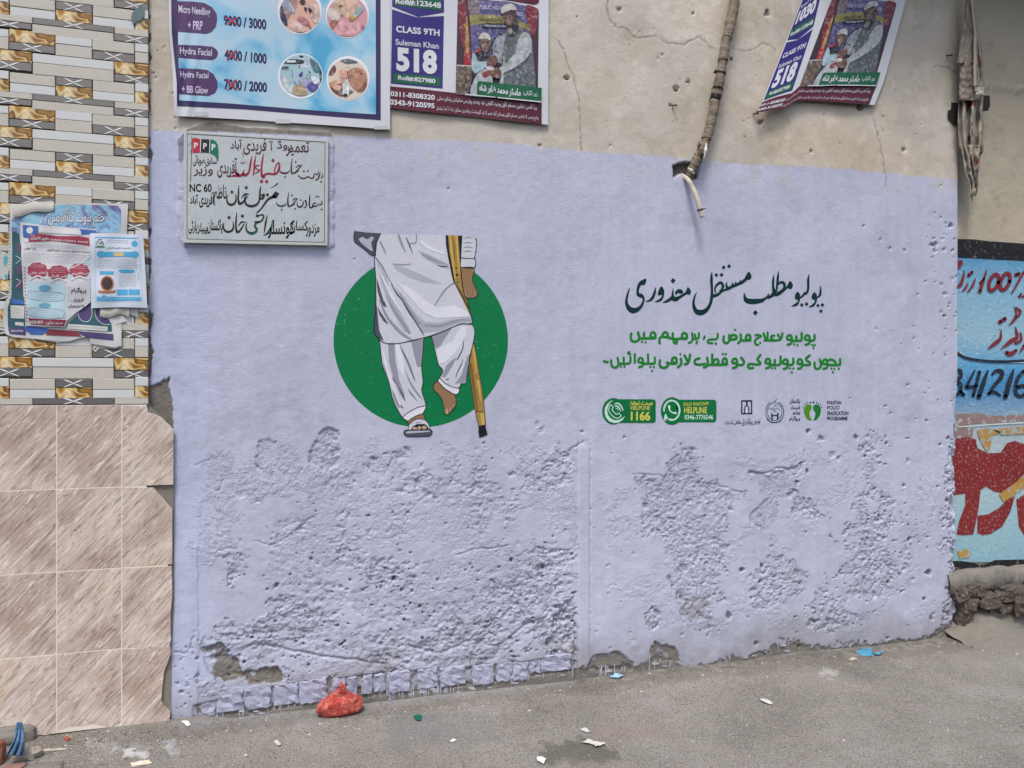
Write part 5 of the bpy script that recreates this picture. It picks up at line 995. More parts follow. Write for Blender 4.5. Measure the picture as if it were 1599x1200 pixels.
# litter: each scrap its own thing
def scrap(name, label, cat, pts, mat, h=.006, seed=1, group=None, th=.0012):
    """flat torn scrap lying on the ground, slightly curled"""
    k = Ink().dense(pts, 2.2); V = []
    for x, y in k.v:
        p = at(x, y); V.append((p.x, p.y, p.z + .003 + h * (.5 + .9 * MN.noise(Vector((p.x * 40, p.y * 40, seed))))))
    n = len(V); f = [tuple(reversed(q)) for q in k.f]; 
    o = mesh_obj(name, V, f, mat); sd = o.modifiers.new('s', 'SOLIDIFY'); sd.thickness = th; tag(o, label, cat, group); return o
PAPER = paint('b9b7b0', .8, .2, .001); 
scrap('paper_scrap', 'larger torn pale paper scrap, on the street below the middle of the wall', 'scrap', [(907, 1163), (918, 1158), (930, 1160), (946, 1164), (938, 1167), (930, 1170), (925, 1164), (915, 1163)], PAPER, .01, 2)
scrap('paper_scrap', 'small torn pale paper scrap just above the larger one', 'scrap', [(906, 1140), (914, 1139), (922, 1145), (916, 1146)], PAPER, .006, 3)
scrap('paper_scrap', 'white curled scrap at the bottom edge of the picture', 'scrap', [(838, 1186), (845, 1184), (853, 1190), (849, 1196), (840, 1192)], paint('cfcdc8', .7, .1, 0), .012, 4)
scrap('paper_scrap', 'narrow bent pale scrap lying on open ground right of the centre', 'scrap', [(1187, 1093), (1198, 1096), (1207, 1099), (1205, 1102), (1195, 1100), (1188, 1097)], PAPER, .01, 5)
scrap('wood_chip', 'long whitish splinter on the ground near the bottom left', 'chip', [(204, 1193), (215, 1191), (232, 1189), (237, 1193), (222, 1197), (206, 1197)], paint('c9bfae', .8, .2, .001), .006, 6, None, .004)
scrap('wood_chip', 'thin pale stick beside the concrete block', 'chip', [(62, 1172), (85, 1171), (104, 1170), (104, 1172), (84, 1174), (64, 1176)], paint('a79f93', .8, .2, .001), .004, 7, None, .004)
scrap('plastic_scrap', 'dark green square scrap of plastic on the street right of the red bag', 'scrap', [(645, 1120), (652, 1118), (659, 1119), (658, 1127), (650, 1127)], paint('0b5c48', .4, .2, 0), .006, 8)
scrap('plastic_scrap', 'light blue and white wrapper at the foot of the wall in the middle', 'scrap', [(952, 1060), (960, 1056), (966, 1054), (974, 1058), (968, 1061)], paint('8fb2cc', .4, .3, 0), .012, 9)
scrap('paper_scrap', 'brown flattened scrap at the foot of the wall below the right peeled area', 'scrap', [(1325, 1031), (1333, 1028), (1338, 1031), (1330, 1033)], paint('a89a88', .8, .3, 0), .006, 10)
scrap('brick_shard', 'red brick shard on the dirt below the beige tiles', 'shard', [(100, 1154), (106, 1152), (111, 1155), (104, 1159)], paint('8a4434', .9, .3, .002), .004, 11, None, .006)
scrap('paper_scrap', 'torn whitish flake at the corner between the tiles and the lavender wall', 'scrap', [(283, 1131), (292, 1129), (298, 1134), (292, 1135)], paint('cfccc6', .8, .2, 0), .012, 12)
scrap('paper_scrap', 'pale triangular flake lying below the wall foot, left part of the street', 'scrap', [(427, 1160), (433, 1157), (440, 1165), (434, 1167)], PAPER, .005, 13)
scrap('paper_scrap', 'white dot-like fragment under the green scrap', 'scrap', [(702, 1158), (708, 1156), (713, 1158), (707, 1161)], paint('cfccc6', .8, .2, 0), .004, 14)
# concrete block with a blue rag, stones
cb = rock('concrete_block', gp(20, 1160) + Vector((-.03, .02, .035)), (.125, .09, .045), 3, CONC, None, .14, 1.6, 4, False); tag(cb, 'rounded grey concrete block lying against the foot of the beige tiles', 'concrete block')
tag(rock('stone', at(42, 1182) + Vector((0, 0, .012)), (.047, .03, .02), 8, paint('8d877c', .9, .3, .004), None, .3, 2, 3), 'small pale stone in front of the concrete block', 'stone')
tag(rock('stone', at(68, 1201) + Vector((0, 0, .0)), (.07, .04, .012), 12, CONC, None, .2, 2, 3, False), 'flat grey stone half sunk at the bottom edge of the picture', 'stone')
tag(rock('brick_fragment', at(0, 1190) + Vector((0, 0, .03)), (.018, .03, .05), 17, paint('7a5240', .9, .3, .004), None, .2, 2, 3), 'upright broken brick piece at the left edge of the picture', 'brick')
tag(rock('brick_fragment', at(22, 1200) + Vector((0, 0, .0)), (.04, .03, .012), 19, paint('80605a', .9, .3, .004), None, .2, 2, 3, False), 'low reddish brick piece beside the upright one', 'brick')
def plastic(name, colr, rough=.25, tr_=.35):
    m = N(name, rough, .5); m.color(m.mix(colr, (1, 1, 1), m.math('MULTIPLY', m.noise(20, 4), .15))); m.p.inputs['Transmission Weight'].default_value = 0
    m.p.inputs['Subsurface Weight'].default_value = tr_; m.p.inputs['Subsurface Radius'].default_value = (.02, .01, .01); m.bump(m.noise(55, 5, .75, None, 1.5), .012, .9); return m.m
BLUEP = plastic('blue_plastic', '2f6f9c'); SKYP = plastic('sky_blue_plastic', '3f9cc0')
def crumple(name, label, cat, c_, r, h, seed, mat, squashy=.7, n=26, ears=0):
    V = []; Fc = []
    for j in range(n + 1):
        for i in range(40):
            a = 2 * math.pi * i / 40; t = j / n; d_ = Vector((math.cos(a) * t * 2, math.sin(a) * t * 2, seed))
            rr = r * t * (1 + .55 * MN.noise(Vector((math.cos(a) * 1.6, math.sin(a) * 1.6, seed)))); z = h * (1 - t ** 1.6) * (.75 + .9 * MN.noise(d_ * 2.3) + .5 * MN.noise(d_ * 6))
            V.append((c_.x + math.cos(a) * rr, c_.y + math.sin(a) * rr * squashy, max(c_.z + z, c_.z + .001 + .004 * (1 + MN.noise(d_ * 5)))))
    for j in range(n):
        for i in range(40): Fc.append((j * 40 + i, (j + 1) * 40 + i, (j + 1) * 40 + (i + 1) % 40, j * 40 + (i + 1) % 40))
    o = mesh_obj(name, V, Fc, mat, None, False); return tag(o, label, cat)
crumple('blue_plastic_bag', 'crumpled bright blue plastic bag on the street under the right end of the lavender wall', 'plastic bag', at(1352, 1022), .055, .036, 5, SKYP)
tl = rough_grid('bag_tail', lambda u, v: (lambda p: (p.x, p.y + (v - .5) * .03 * (1.2 - u), p.z + .012 + .01 * MN.noise(Vector((u * 5, v * 5, 2)))))(at(1362 + 18 * u, 1022 + 2 * math.sin(u * 4))), 14, 4, SKYP, None); tl.parent = bpy.data.objects['blue_plastic_bag']
# blue rag draped over the block
def ragf(u, v):
    px = 10 + (u - .5) * (6 + 22 * v) + 8 * (1 - v) + 4 * math.sin(v * 3) + (12 if v < .35 else 12) ; py = 1128 + 52 * v
    off = (.055 if v < .3 else .10 + .02 * v) ; q = wp(px, py, .16 + (.0 if v < .25 else .05 * min(1, (v - .25) * 3)) + .012 * math.sin(u * 16 + v * 3))
    return q
rg = rough_grid('blue_rag', lambda u, v: ragf(u, v), 26, 20, BLUEP, None, True); tag(rg, 'twisted dark blue plastic rag hanging over the concrete block', 'rag'); sd = rg.modifiers.new('s', 'SOLIDIFY'); sd.thickness = .003
# red bag
BC = at(531, 1121)
RB = N('red_plastic', .22, .6); nn = RB.noise(26, 4, .7, None, .8); RB.color(RB.ramp(nn, [(.3, 'a02c30'), (.45, 'c0483f'), (.56, 'd2695a'), (.70, 'e0a08a')])); RB.p.inputs['Subsurface Weight'].default_value = .3; RB.p.inputs['Subsurface Radius'].default_value = (.02, .004, .003)
RB.bump(RB.math('ADD', RB.noise(60, 5, .75, None, 2), RB.noise(22, 3, .6, None, 1)), .012, 1.0); RB = RB.m
bm = bmesh.new(); bmesh.ops.create_icosphere(bm, subdivisions=6, radius=1)
for v in bm.verts:
    n_ = v.co.normalized(); c_ = Vector([math.copysign(abs(a) ** .75, a) for a in n_])
    r = 1 + .14 * MN.noise(n_ * 1.6 + Vector((3, 1, 2))) + .07 * abs(MN.noise(n_ * 5)) + .045 * MN.noise(n_ * 12)
    top = max(0, n_.z) ** 3 * max(0, 1 - abs(n_.x + .05) * 3)
    v.co = Vector((c_.x * .098 * r + (.012 if n_.x > 0 else 0) * n_.z, c_.y * .062 * r, (c_.z * .042 + (.018 * (1 - abs(n_.x - .15) * 1.4) if n_.z > 0 else 0)) * r + top * .03))
    v.co.z = max(v.co.z, -.040 + .003 * MN.noise(v.co * 50))
bagr = bm_obj('red_plastic_bag', bm, RB, None, True); bagr.scale = (.95, .9, .88); bagr.location = BC + Vector((0, .045, .034)); tag(bagr, 'knotted red plastic bag of rubbish at the foot of the lavender wall', 'plastic bag')
for i, (dx, dz, sw_) in enumerate(((-.004, .075, .013), (.012, .062, -.012), (-.026, .018, -.02))):
    tube('bag_handle', [Vector((.008, -.02, .05)), Vector((.008 + dx * .4, -.03, .058 + dz * .4)), Vector((.008 + dx, -.034, .058 + dz * .8)), Vector((.008 + dx + sw_ * .4, -.03, .06 + dz))], [.012, .010, .007, .002], RB, bagr, 10, True, lambda i_, an: 1 + .45 * math.cos(2 * an + i_))
# ================================================================ conduit, pipe stub, hanging cloth
TAPE = N('tan_wrapping_tape', .55, .35); c = TAPE.mix('77695a', '8f8272', TAPE.noise(14, 4)); c = TAPE.mix(c, '54493e', TAPE.ramp(TAPE.noise(30, 4, .7, TAPE.co((3, 1, 1))), [(.5, 0.0), (.7, .7)])); TAPE.color(c); TAPE.bump(TAPE.noise(35, 4, .7, TAPE.co((1, 1, 3), (0, .6, 0))), .012); TAPE = TAPE.m
CZ = zf(1030, 0, 3.427)
cl = [((405, -330), .03), ((404, -120), .035), ((402, 0), .045), ((378, 130), .05), ((352, 240), .055), ((330, 380), .055), ((300, 520), .05), ((277, 650), .05), ((245, 760), .045), ((215, 830), .04), ((185, 890), .030), ((165, 935), .012), ((150, 960), -.004)]
cp = smooth3([wp(*CZ(a), off=o_) for a, o_ in cl], 14)
CON = empty('wrapped_cable_conduit', 'thick cable wrapped in tan tape running down the cream wall into a hole', 'cable conduit', loc=cp[0])
def loc_(pts): return [p - cp[0] for p in pts]
rr = [.0235 - .002 * math.sin(i * .13) + .0022 * ((i * .37 + .3 * math.sin(i * .5)) % 1) + .0015 * math.sin(i * 1.1) for i in range(len(cp))]
for i in range(len(cp) - 24, len(cp)): rr[i] *= .92
tube('tape_wrap', loc_(cp), rr, TAPE, CON, 22, True, lambda i, an: 1 + .05 * math.sin(an + i * .42) + .03 * math.sin(2 * an - i * .3))
BT = paint('1d1a1a', .4, .2, .001)
def band(z0, z1, nm='black_tape', mat=BT, k=1.1):
    a = [i for i, p in enumerate(cp) if z0 <= px_of(p.x, p.z, p.y)[1] <= z1]
    if len(a) > 1: tube(nm, loc_(cp[a[0]:a[-1] + 1]), [rr[i] * k for i in a], mat, CON, 18, True, lambda i, an: 1 + .06 * math.sin(an * 3 + i))
band(112, 119.5); band(136, 141); band(148, 160); band(56, 62, 'tape_lap', TAPE, 1.07); band(83, 97, 'tape_lap', TAPE, 1.09); band(205, 218, 'tape_lap', TAPE, 1.12)
for (x, y), (x2, y2), nm, mt in (((375, 300), (385, 325), 'tape_tail', TAPE), ((290, 392), (305, 380), 'tape_tail', BT), ((212, 760), (205, 800), 'torn_foil', paint('5a4a3e', .5, .4, .003)), ((250, 770), (235, 850), 'torn_foil', paint('cfcac2', .3, .2, .003)), ((222, 800), (228, 850), 'torn_foil', paint('3a322c', .5, .3, .003)), ((150, 900), (185, 930), 'torn_foil', paint('bdb6ab', .6, .3, .003))):
    a, b = wp(*CZ((x, y)), off=.075) - cp[0], wp(*CZ((x2, y2)), off=.078) - cp[0]
    tube(nm, [a, (a + b) / 2 + Vector((0, -.006, 0)), b], [.004, .009, .004], mt, CON, 8, False)
PVC = paint('b9b3a4', .4, .2, .0005)
sp = smooth3([wp(*CZ((125, 945)), off=-.01), wp(*CZ((152, 965)), off=.025), wp(*CZ((178, 1010)), off=.05), wp(*CZ((200, 1065)), off=.065), wp(*CZ((215, 1120)), off=.07), wp(*CZ((226, 1163)), off=.07)], 6)
ST = empty('pipe_stub', 'bent cream plastic pipe end poking down out of the hole in the wall', 'pipe', loc=sp[0])
tube('pipe', [p - sp[0] for p in sp], [.0125] * len(sp), PVC, ST, 16)
e = sp[-1] - sp[0]; dirn = (sp[-1] - sp[-3]).normalized()
tube('dark_mouth', [e + dirn * .0005, e + dirn * .0012], [.0095, .009], paint('171412', .9, .1, 0), ST, 16)
w0 = sp[-8] - sp[0]; tube('wire_tie', [sp[-7] - sp[0], sp[-6] - sp[0]], [.0155, .0155], paint('4a3c34', .6, .2, 0), ST, 12); tube('wire_tie', [sp[-7] - sp[0], sp[-7] - sp[0] + Vector((.03, -.01, .002))], [.004, .002], paint('4a3c34', .6, .2, 0), ST, 8)
# nails and anchors in the cream wall
NAIL = paint('4b4038', .6, .3, .001)
for i, (px, py, lb) in enumerate([(1049, 165, 'rusty nail with a cast streak left of the cable'), (1478, 87, 'small nail just left of the hanging banner'), (1176, 178, 'bright nail head between the cable and the tilted poster')]):
    p = MW(px, py); o = tube('nail', [p, p + Vector((.012, -.03, -.008))], [.0035, .0045], NAIL, None, 10); tag(o, lb, 'nail')
for px, py, r, lb in ((1056, 138, .014, 'square grey wall plug above the rusty nail'), (1075, 127, .012, 'round brown wall plug right of the square one'), (1344, 168, .017, 'grey screw anchor just below the tilted poster'), (886, 121, .012, 'dark wall plug right of the school poster')):
    p = MW(px, py); bm = bmesh.new(); bmesh.ops.create_cone(bm, cap_ends=True, segments=14, radius1=r, radius2=r * .8, depth=.008, matrix=Matrix.Translation(p + Vector((0, .004, 0))) @ Matrix.Rotation(math.pi / 2, 4, 'X'))
    o = bm_obj('wall_plug', bm, paint('6e675e', .8, .3, .003), None); tag(o, lb, 'wall plug')
# hanging folded banner at the corner
HZ = zf(1440, 0, 3.748)
OLDC = N('dirty_folded_plastic', .6, .3); c = OLDC.mix('746b5f', '8d8579', OLDC.noise(9, 4)); c = OLDC.mix(c, '3c352f', OLDC.ramp(OLDC.noise(25, 5, .7, OLDC.co((1, 1, .4))), [(.52, 0.0), (.66, .6)])); OLDC.color(c); OLDC.bump(OLDC.noise(30, 4, .6, OLDC.co((1, 1, .3))), .01); OLDC = OLDC.m
CR2 = N('crumpled_print', .5, .35); c = CR2.mix('8f887c', 'b0a898', CR2.noise(12, 4)); c = CR2.mix(c, '2e2723', CR2.ramp(CR2.noise(22, 4, .6, CR2.co((1.2, 1, .3), (0, .15, 0))), [(.55, 0.0), (.6, .9)])); c = CR2.mix(c, '7a3a32', CR2.ramp(CR2.noise(9, 3, .5, CR2.co(loc=(3, 3, 3))), [(.60, 0.0), (.63, .9)])); CR2.color(c); CR2.bump(CR2.noise(26, 5, .7, CR2.co((1, 1, .4))), .02); CR2 = CR2.m
HB = empty('hanging_folded_banner', 'dirty tan banner folded narrow and hanging in the corner between the two walls', 'banner', loc=wp(1512, 0, .03))
hb0 = HB.location.copy()
def hang(name, rowsp, mat, off0, amp, k_, seed, nu=26):
    ys = [r[0] for r in rowsp]; nv = 60
    def fn(u, v):
        y = ys[0] + (ys[-1] - ys[0]) * v; xl = np.interp(y, ys, [r[1] for r in rowsp]); xr = np.interp(y, ys, [r[2] for r in rowsp])
        y2 = y + (6 * MN.noise(Vector((u * 4, seed, 0))) if v > .97 else 0)
        o_ = off0 + amp * (.5 + .5 * math.sin(u * math.pi * k_ + seed + 1.5 * MN.noise(Vector((u * 2, v * 3, seed))))) + amp * .6 * MN.noise(Vector((u * 6, v * 9, seed))) + .012 * math.sin(u * math.pi)
        x_ = xl + (xr - xl) * u + 4 * MN.noise(Vector((u * 3, v * 6, seed + 4)))
        return wp(*HZ((float(x_), y2)), off=o_) - hb0
    o = rough_grid(name, fn, nu, nv, mat, HB); sd = o.modifiers.new('s', 'SOLIDIFY'); sd.thickness = .002; return o
hang('inner_folds', [(-60, 262, 285), (300, 225, 345), (560, 215, 360), (700, 208, 348), (860, 215, 352), (910, 240, 335), (1000, 262, 330)], CR2, .028, .035, 6, 3, 34)
hang('lower_tatter', [(850, 225, 355), (890, 232, 355), (930, 240, 330), (1020, 250, 328), (1060, 275, 326), (1110, 280, 322), (1150, 276, 312)], CR2, .04, .02, 5, 8, 20)
hang('outer_wrap', [(-90, 262, 290), (0, 266, 290), (100, 248, 300), (200, 232, 315), (300, 216, 325), (372, 205, 328)], OLDC, .072, .012, 2, 1)
hang('outer_wrap', [(320, 228, 320), (420, 222, 335), (500, 218, 345), (560, 214, 358), (590, 218, 330)], OLDC, .068, .014, 2.5, 6)
hang('strap', [(-90, 278, 292), (0, 280, 296), (200, 300, 318), (400, 298, 318), (510, 300, 320)], paint('9a9284', .6, .3, .001), .088, .003, 1, 2, 6)
hang('white_fold', [(515, 305, 358), (535, 310, 360), (555, 315, 360)], paint('b6b0a4', .5, .2, .001), .095, .005, 1, 4, 8)
tube('loose_thread', [wp(*HZ((290, 1140)), off=.06) - hb0, wp(*HZ((293, 1180)), off=.06) - hb0], [.003, .0015], NAIL, HB, 6)
# dark broken hole behind the banner
k = Ink().poly(HZ([(170, 600), (215, 605), (360, 560), (395, 560), (398, 620), (385, 650), (340, 655), (215, 740), (190, 735), (150, 690), (150, 650), (172, 640)])); k.put('broken_hole', lambda a, b, l: wp(a, b, -.0 + l), .008, paint('2c2723', .95, .3, .004), RW)
# ================================================================ marble plaque set in mortar
QO = .026
MQ = lambda px, py, lift=0.0: wp(px, py, QO + lift)
PL = empty('marble_plaque', 'grey marble plaque with hand-painted script and a small party flag, set in the wall', 'plaque', loc=wp(400, 380, QO))
def child(o, par):
    o.parent = par; o.matrix_parent_inverse = Matrix.Translation(-par.location) if par.location.length else Matrix.Identity(4)
    return o
class Grp:
    """parts are drawn in world coordinates, then hung on their thing"""
    def __init__(s, par): s.par = par; s.n = set(bpy.data.objects)
    def done(s):
        for o in set(bpy.data.objects) - s.n:
            if o.parent is None: o.parent = s.par; o.matrix_parent_inverse = Matrix.Translation(-s.par.location)
gq = Grp(PL)
QM = N('grey_marble', .3, .45); c = QM.mix('a9b2b3', 'bcc3c4', QM.noise(6, 4)); c = QM.mix(c, '8f9a9c', QM.ramp(QM.noise(4, 5, .6, None, 1.5), [(.47, 0.0), (.5, .22), (.53, 0.0)])); QM.color(c); QM.bump(QM.noise(30, 3), .001); QM = QM.m
def slab_from(name, pts, off, back, mat, parent=None, bev=.002):
    bm = bmesh.new(); a = [bm.verts.new(wp(x, y, off)) for x, y in pts]; f = bm.faces.new(a); r = bmesh.ops.extrude_face_region(bm, geom=[f])
    for v in [g for g in r['geom'] if isinstance(g, bmesh.types.BMVert)]: v.co.y = -back
    bmesh.ops.recalc_face_normals(bm, faces=bm.faces)
    e = [e for e in bm.edges if all(abs(v.co.y + off) < 1e-5 for v in e.verts)]
    if bev: bmesh.ops.bevel(bm, geom=e, offset=bev, segments=2, affect='EDGES')
    return bm_obj(name, bm, mat, parent)
slab_from('slab', [(287, 205), (513, 219), (511.6, 384), (286.6, 379.5)], QO, .008, QM)
BLK = paint('1e2126', .5, .1, 0); REDL = paint('8c1f3a', .5, .15, 0); GRL = paint('12493f', .5, .1, 0)
FRM = paint('b3b6b2', .45, .15, .0004)
k = Ink().poly([(287.5, 205.8), (512.5, 219.6), (507.5, 222.3), (292.2, 209)]).poly([(512.5, 219.6), (511, 383.3), (506.4, 378.6), (507.6, 222.3)]).poly([(511, 383.3), (287, 379), (292, 373.3), (506.4, 378.6)]).poly([(287, 379), (287.5, 205.8), (292.2, 209), (292, 373.3)]); k.put('border', MQ, .0006, FRM)
ink('border_line', .0010, paint('3a3d40', .5, .1, 0), None, [], [([(292.3, 209), (400, 215.6), (507.6, 222.3)], .9), ([(507.6, 222.3), (506.6, 378.6)], .9), ([(506.6, 378.6), (400, 376.2), (291.8, 373.3)], .8), ([(291.8, 373.3), (292.3, 209)], .8)], M=MQ)
QA, QB, QC, QD = zf(400, 205, 13.325), zf(285, 205, 13.325), zf(400, 275, 10.91), zf(285, 275, 10.91)
ink('flag_red', .0010, paint('a8293a', .5, .2, 0), None, [QB([(203, 155), (250, 142), (300, 145), (370, 172), (365, 442), (300, 455), (205, 452)])], M=MQ)
ink('flag_black', .0010, BLK, None, [QB([(388, 168), (560, 172), (550, 455), (470, 448), (382, 448)])], M=MQ)
ink('flag_green', .0010, paint('0f6a4a', .5, .2, 0), None, [QB([(578, 172), (640, 180), (700, 220), (735, 290), (750, 400), (748, 640), (715, 600), (690, 540), (640, 495), (572, 460)])], M=MQ)
k = Ink()
for q in ((240, 240, 320, 355), (430, 250, 505, 375), (605, 270, 685, 400)): k.text('P', QB((q[0], q[1])) + QB((q[2], q[3])), .03)
k.stroke(QB([(378, 170), (372, 445)]), 1.1, cap=False).mark().stroke(QB([(570, 172), (562, 458)]), .9, cap=False).mark()
k.put('flag_letters', MQ, .0014, paint('cfd3d4', .5, .1, 0))
def bb(z, x0, y0, x1, y1): a, b = z((x0, y0)), z((x1, y1)); return (*a, *b)
def qs(z, pts, w_): return (z(pts), [x / z.s for x in w_])
red, blk, grn = Ink(), Ink(), Ink()
for t, q in (('تعمیر', bb(QA, 620, 225, 1100, 525)), ('روڈ', bb(QA, 430, 190, 745, 410)), ('آ', bb(QA, 270, 210, 350, 400)), ('فریدی', (380, 217, 416, 242)), ('آباد', bb(QB, 990, 175, 1240, 405)),
             ('آفریدی', bb(QB, 725, 555, 1135, 970)), ('سابق', bb(QB, 470, 550, 710, 730)), ('صوبائی', bb(QB, 215, 500, 465, 730)), ('وزیر', bb(QB, 230, 740, 630, 940))):
    red.text(t, q, .004, .15) if t in () else blk.text(t, q, .004)
MAR = paint('4a1c2c', .5, .1, 0)
blk.v, blk.f, mar = [], [], blk.__class__()
for t, q in (('تعمیر', bb(QA, 620, 225, 1100, 525)), ('روڈ', bb(QA, 430, 190, 745, 410)), ('آ', bb(QA, 270, 210, 350, 400)), ('فریدی', (380, 217, 416, 242)), ('آباد', bb(QB, 990, 175, 1240, 405)),
             ('آفریدی', bb(QB, 725, 555, 1135, 970)), ('سابق', bb(QB, 470, 550, 710, 730)), ('صوبائی', bb(QB, 215, 500, 465, 730)), ('وزیر', bb(QB, 230, 740, 630, 940))): mar.text(t, q, .012)
for t, q in (('ناظم', bb(QD, 530, 150, 750, 510)), ('آفریدی', bb(QD, 285, 270, 540, 540)), ('آباد', bb(QD, 125, 320, 265, 500)), ('NC 60', bb(QD, 120, 135, 495, 272)),
             ('پاکستان', bb(QD, 425, 740, 680, 1000)), ('پیپلز', bb(QD, 255, 800, 425, 1005)), ('پارٹی', bb(QD, 100, 760, 250, 1000)), ('کونسلر', bb(QC, 200, 745, 650, 1070)), ('مزدور', bb(QC, 845, 810, 1078, 1040)), ('کسان', bb(QC, 580, 762, 880, 980))): blk.text(t, q, .016)
# 'jinab' twice, 'badast', 'bataawun' in brush strokes
def jinab(z, ox, oy, s, ink_):
    P = lambda l: z([(ox + a * s, oy + b * s) for a, b in l]); W = lambda l: [w_ * s / z.s for w_ in l]
    ink_.stroke(P([(360, 0), (345, 120), (350, 230), (370, 240), (420, 225), (470, 195)]), W([8, 22, 26, 22, 18, 8]), cap=False).stroke(P([(520, 110), (460, 115), (420, 150)]), W([6, 20, 6]), cap=False).stroke(P([(505, 120), (460, 170), (420, 215), (390, 235)]), W([12, 18, 16, 12]), cap=False)
    ink_.stroke(P([(150, 165), (165, 215), (230, 240), (290, 225), (325, 185)]), W([6, 20, 26, 20, 8]), cap=False)
    for a, b in ((415, 55), (240, 300), (465, 285)): ink_.poly(P(dia(a, b, 24)))
jinab(QC, 195, 275, 1.0, blk); jinab(QA, 290, 570, 1.28, mar)
for z, ink_, ox, oy, s in ((QC, blk, 0, 0, 1.0),):
    ink_.stroke(z([(1115, 415), (1120, 470), (1085, 490), (1050, 470)]), [1, 2, 1.6, .8], cap=False); ink_.stroke(z([(1055, 500), (1000, 515), (960, 500), (990, 460), (1025, 470)]), [1.6, 2, 1.6, 1.6, 1.2], cap=False)
    ink_.stroke(z([(985, 515), (940, 540), (910, 520), (908, 420), (918, 305)]), [1.6, 2.2, 2.2, 2.2, .6], cap=False); ink_.stroke(z([(860, 440), (835, 420), (845, 455), (858, 475), (840, 530), (800, 545)]), [1.6, 2, 1.6, 2, 1.6, .6], cap=False)
    ink_.stroke(z([(800, 420), (798, 480), (760, 525), (715, 520), (695, 480), (705, 440)]), [.8, 2, 2.4, 2.2, 1.4, .5], cap=False)
    for a, b in ((1020, 352), (1058, 352), (1112, 570), (757, 412)): ink_.poly(z(dia(a, b, 24)))
z = QA
mar.stroke(z([(1385, 890), (1378, 950), (1345, 975)]), [.6, 1.8, 1], cap=False).stroke(z([(1330, 830), (1315, 930), (1270, 1005), (1215, 1022)]), [.8, 2.2, 2, .6], cap=False).stroke(z([(1295, 830), (1275, 900), (1240, 900), (1215, 880), (1190, 960), (1150, 985), (1090, 950), (1010, 980), (930, 975), (890, 925)]), [.6, 1.8, 1.4, 1, 2.2, 1.6, 2, 2, 2, .6], cap=False)
for a, b in ((1350, 1055), (990, 835), (1075, 830)): mar.poly(z(dia(a, b, 32)))
for l, w_ in (([(490, 665), (470, 665), (430, 690), (390, 780), (375, 820), (400, 880)], [30, 34, 26, 24, 22, 20]), ([(485, 680), (480, 760), (445, 850), (400, 890), (330, 892), (260, 885), (190, 900), (145, 950), (112, 900), (112, 750), (130, 600), (154, 468)], [30, 42, 40, 44, 44, 38, 42, 70, 46, 38, 34, 8])): red.stroke(*qs(QA, l, w_), cap=False)
for a, b, r in ((347, 610, 56), (110, 1045, 60), (215, 1050, 60)): red.poly(QA(dia(a, b, r)))
red.stroke(*qs(QA, [(70, 720), (20, 715), (-15, 760), (30, 800), (75, 805)], [16, 26, 26, 24, 16])).stroke(*qs(QA, [(75, 805), (30, 850), (-40, 890)], [20, 26, 6]))
for l, w_ in (([(1528, 500), (1500, 640), (1490, 780), (1468, 925)], [8, 36, 38, 20]), ([(1447, 505), (1420, 640), (1400, 760), (1375, 860), (1310, 915), (1260, 890), (1285, 790)], [8, 36, 38, 40, 56, 40, 10]), ([(1280, 880), (1210, 925), (1160, 910), (1130, 850)], [44, 56, 50, 30]), ([(1130, 790), (1095, 850), (1165, 905)], [10, 34, 40]), ([(1180, 930), (1100, 925), (1040, 935), (968, 948)], [50, 50, 34, 6]),
              ([(1205, 640), (1215, 668), (1245, 670), (1256, 640), (1262, 670), (1290, 668), (1304, 632)], [8, 14, 12, 12, 12, 12, 8]), ([(1238, 440), (1255, 490), (1266, 550)], [8, 18, 6])): red.stroke(*qs(QB, l, w_), cap=False)
blk.poly(QC([(330, 262), (392, 300), (345, 382), (290, 372), (262, 350), (290, 310)]))
for z, l, w_ in ((QC, [(330, 345), (250, 370), (190, 412), (120, 510), (50, 600), (0, 638)], [60, 42, 36, 28, 18, 5]), (QC, [(80, 165), (65, 260), (58, 380), (40, 450), (0, 492), (-50, 512), (-110, 512), (-165, 485), (-195, 420), (-190, 360), (-160, 308)], [8, 28, 30, 30, 38, 42, 42, 36, 28, 18, 5]), (QC, [(130, 300), (128, 350), (95, 390), (65, 380)], [30, 40, 34, 26]), (QC, [(85, 345), (110, 310)], [26, 26]), (QC, [(245, 205), (310, 172), (360, 135)], [5, 12, 24]),
                 (QD, [(903, 305), (912, 400), (880, 470), (820, 490), (770, 460), (755, 390), (776, 315)], [10, 26, 34, 40, 34, 22, 5]), (QD, [(960, 155), (953, 280), (948, 400), (968, 470), (1010, 460), (1060, 410), (1112, 335)], [6, 28, 30, 46, 34, 26, 14]), (QD, [(1135, 308), (1060, 312), (1000, 384)], [10, 28, 6]),
                 (QD, [(858, 772), (868, 860), (840, 930), (770, 953), (712, 920), (694, 850), (708, 785)], [10, 26, 34, 38, 34, 22, 5]), (QD, [(922, 615), (913, 740), (908, 860), (928, 950), (970, 940), (1012, 880), (1054, 808)], [6, 28, 30, 44, 32, 26, 14]), (QD, [(1075, 788), (1000, 790), (942, 864)], [10, 28, 6]), (QC, [(190, 662), (165, 780), (150, 880), (133, 972)], [6, 30, 28, 12])): blk.stroke(*qs(z, l, w_), cap=False)
for z, a, b, r in ((QC, 190, 322, 44), (QC, 360, 130, 22), (QD, 840, 275, 44), (QD, 1083, 200, 44), (QD, 790, 708, 46), (QD, 1018, 685, 46), (QD, 1270, 680, 44)): blk.poly(z(dia(a, b, r)))
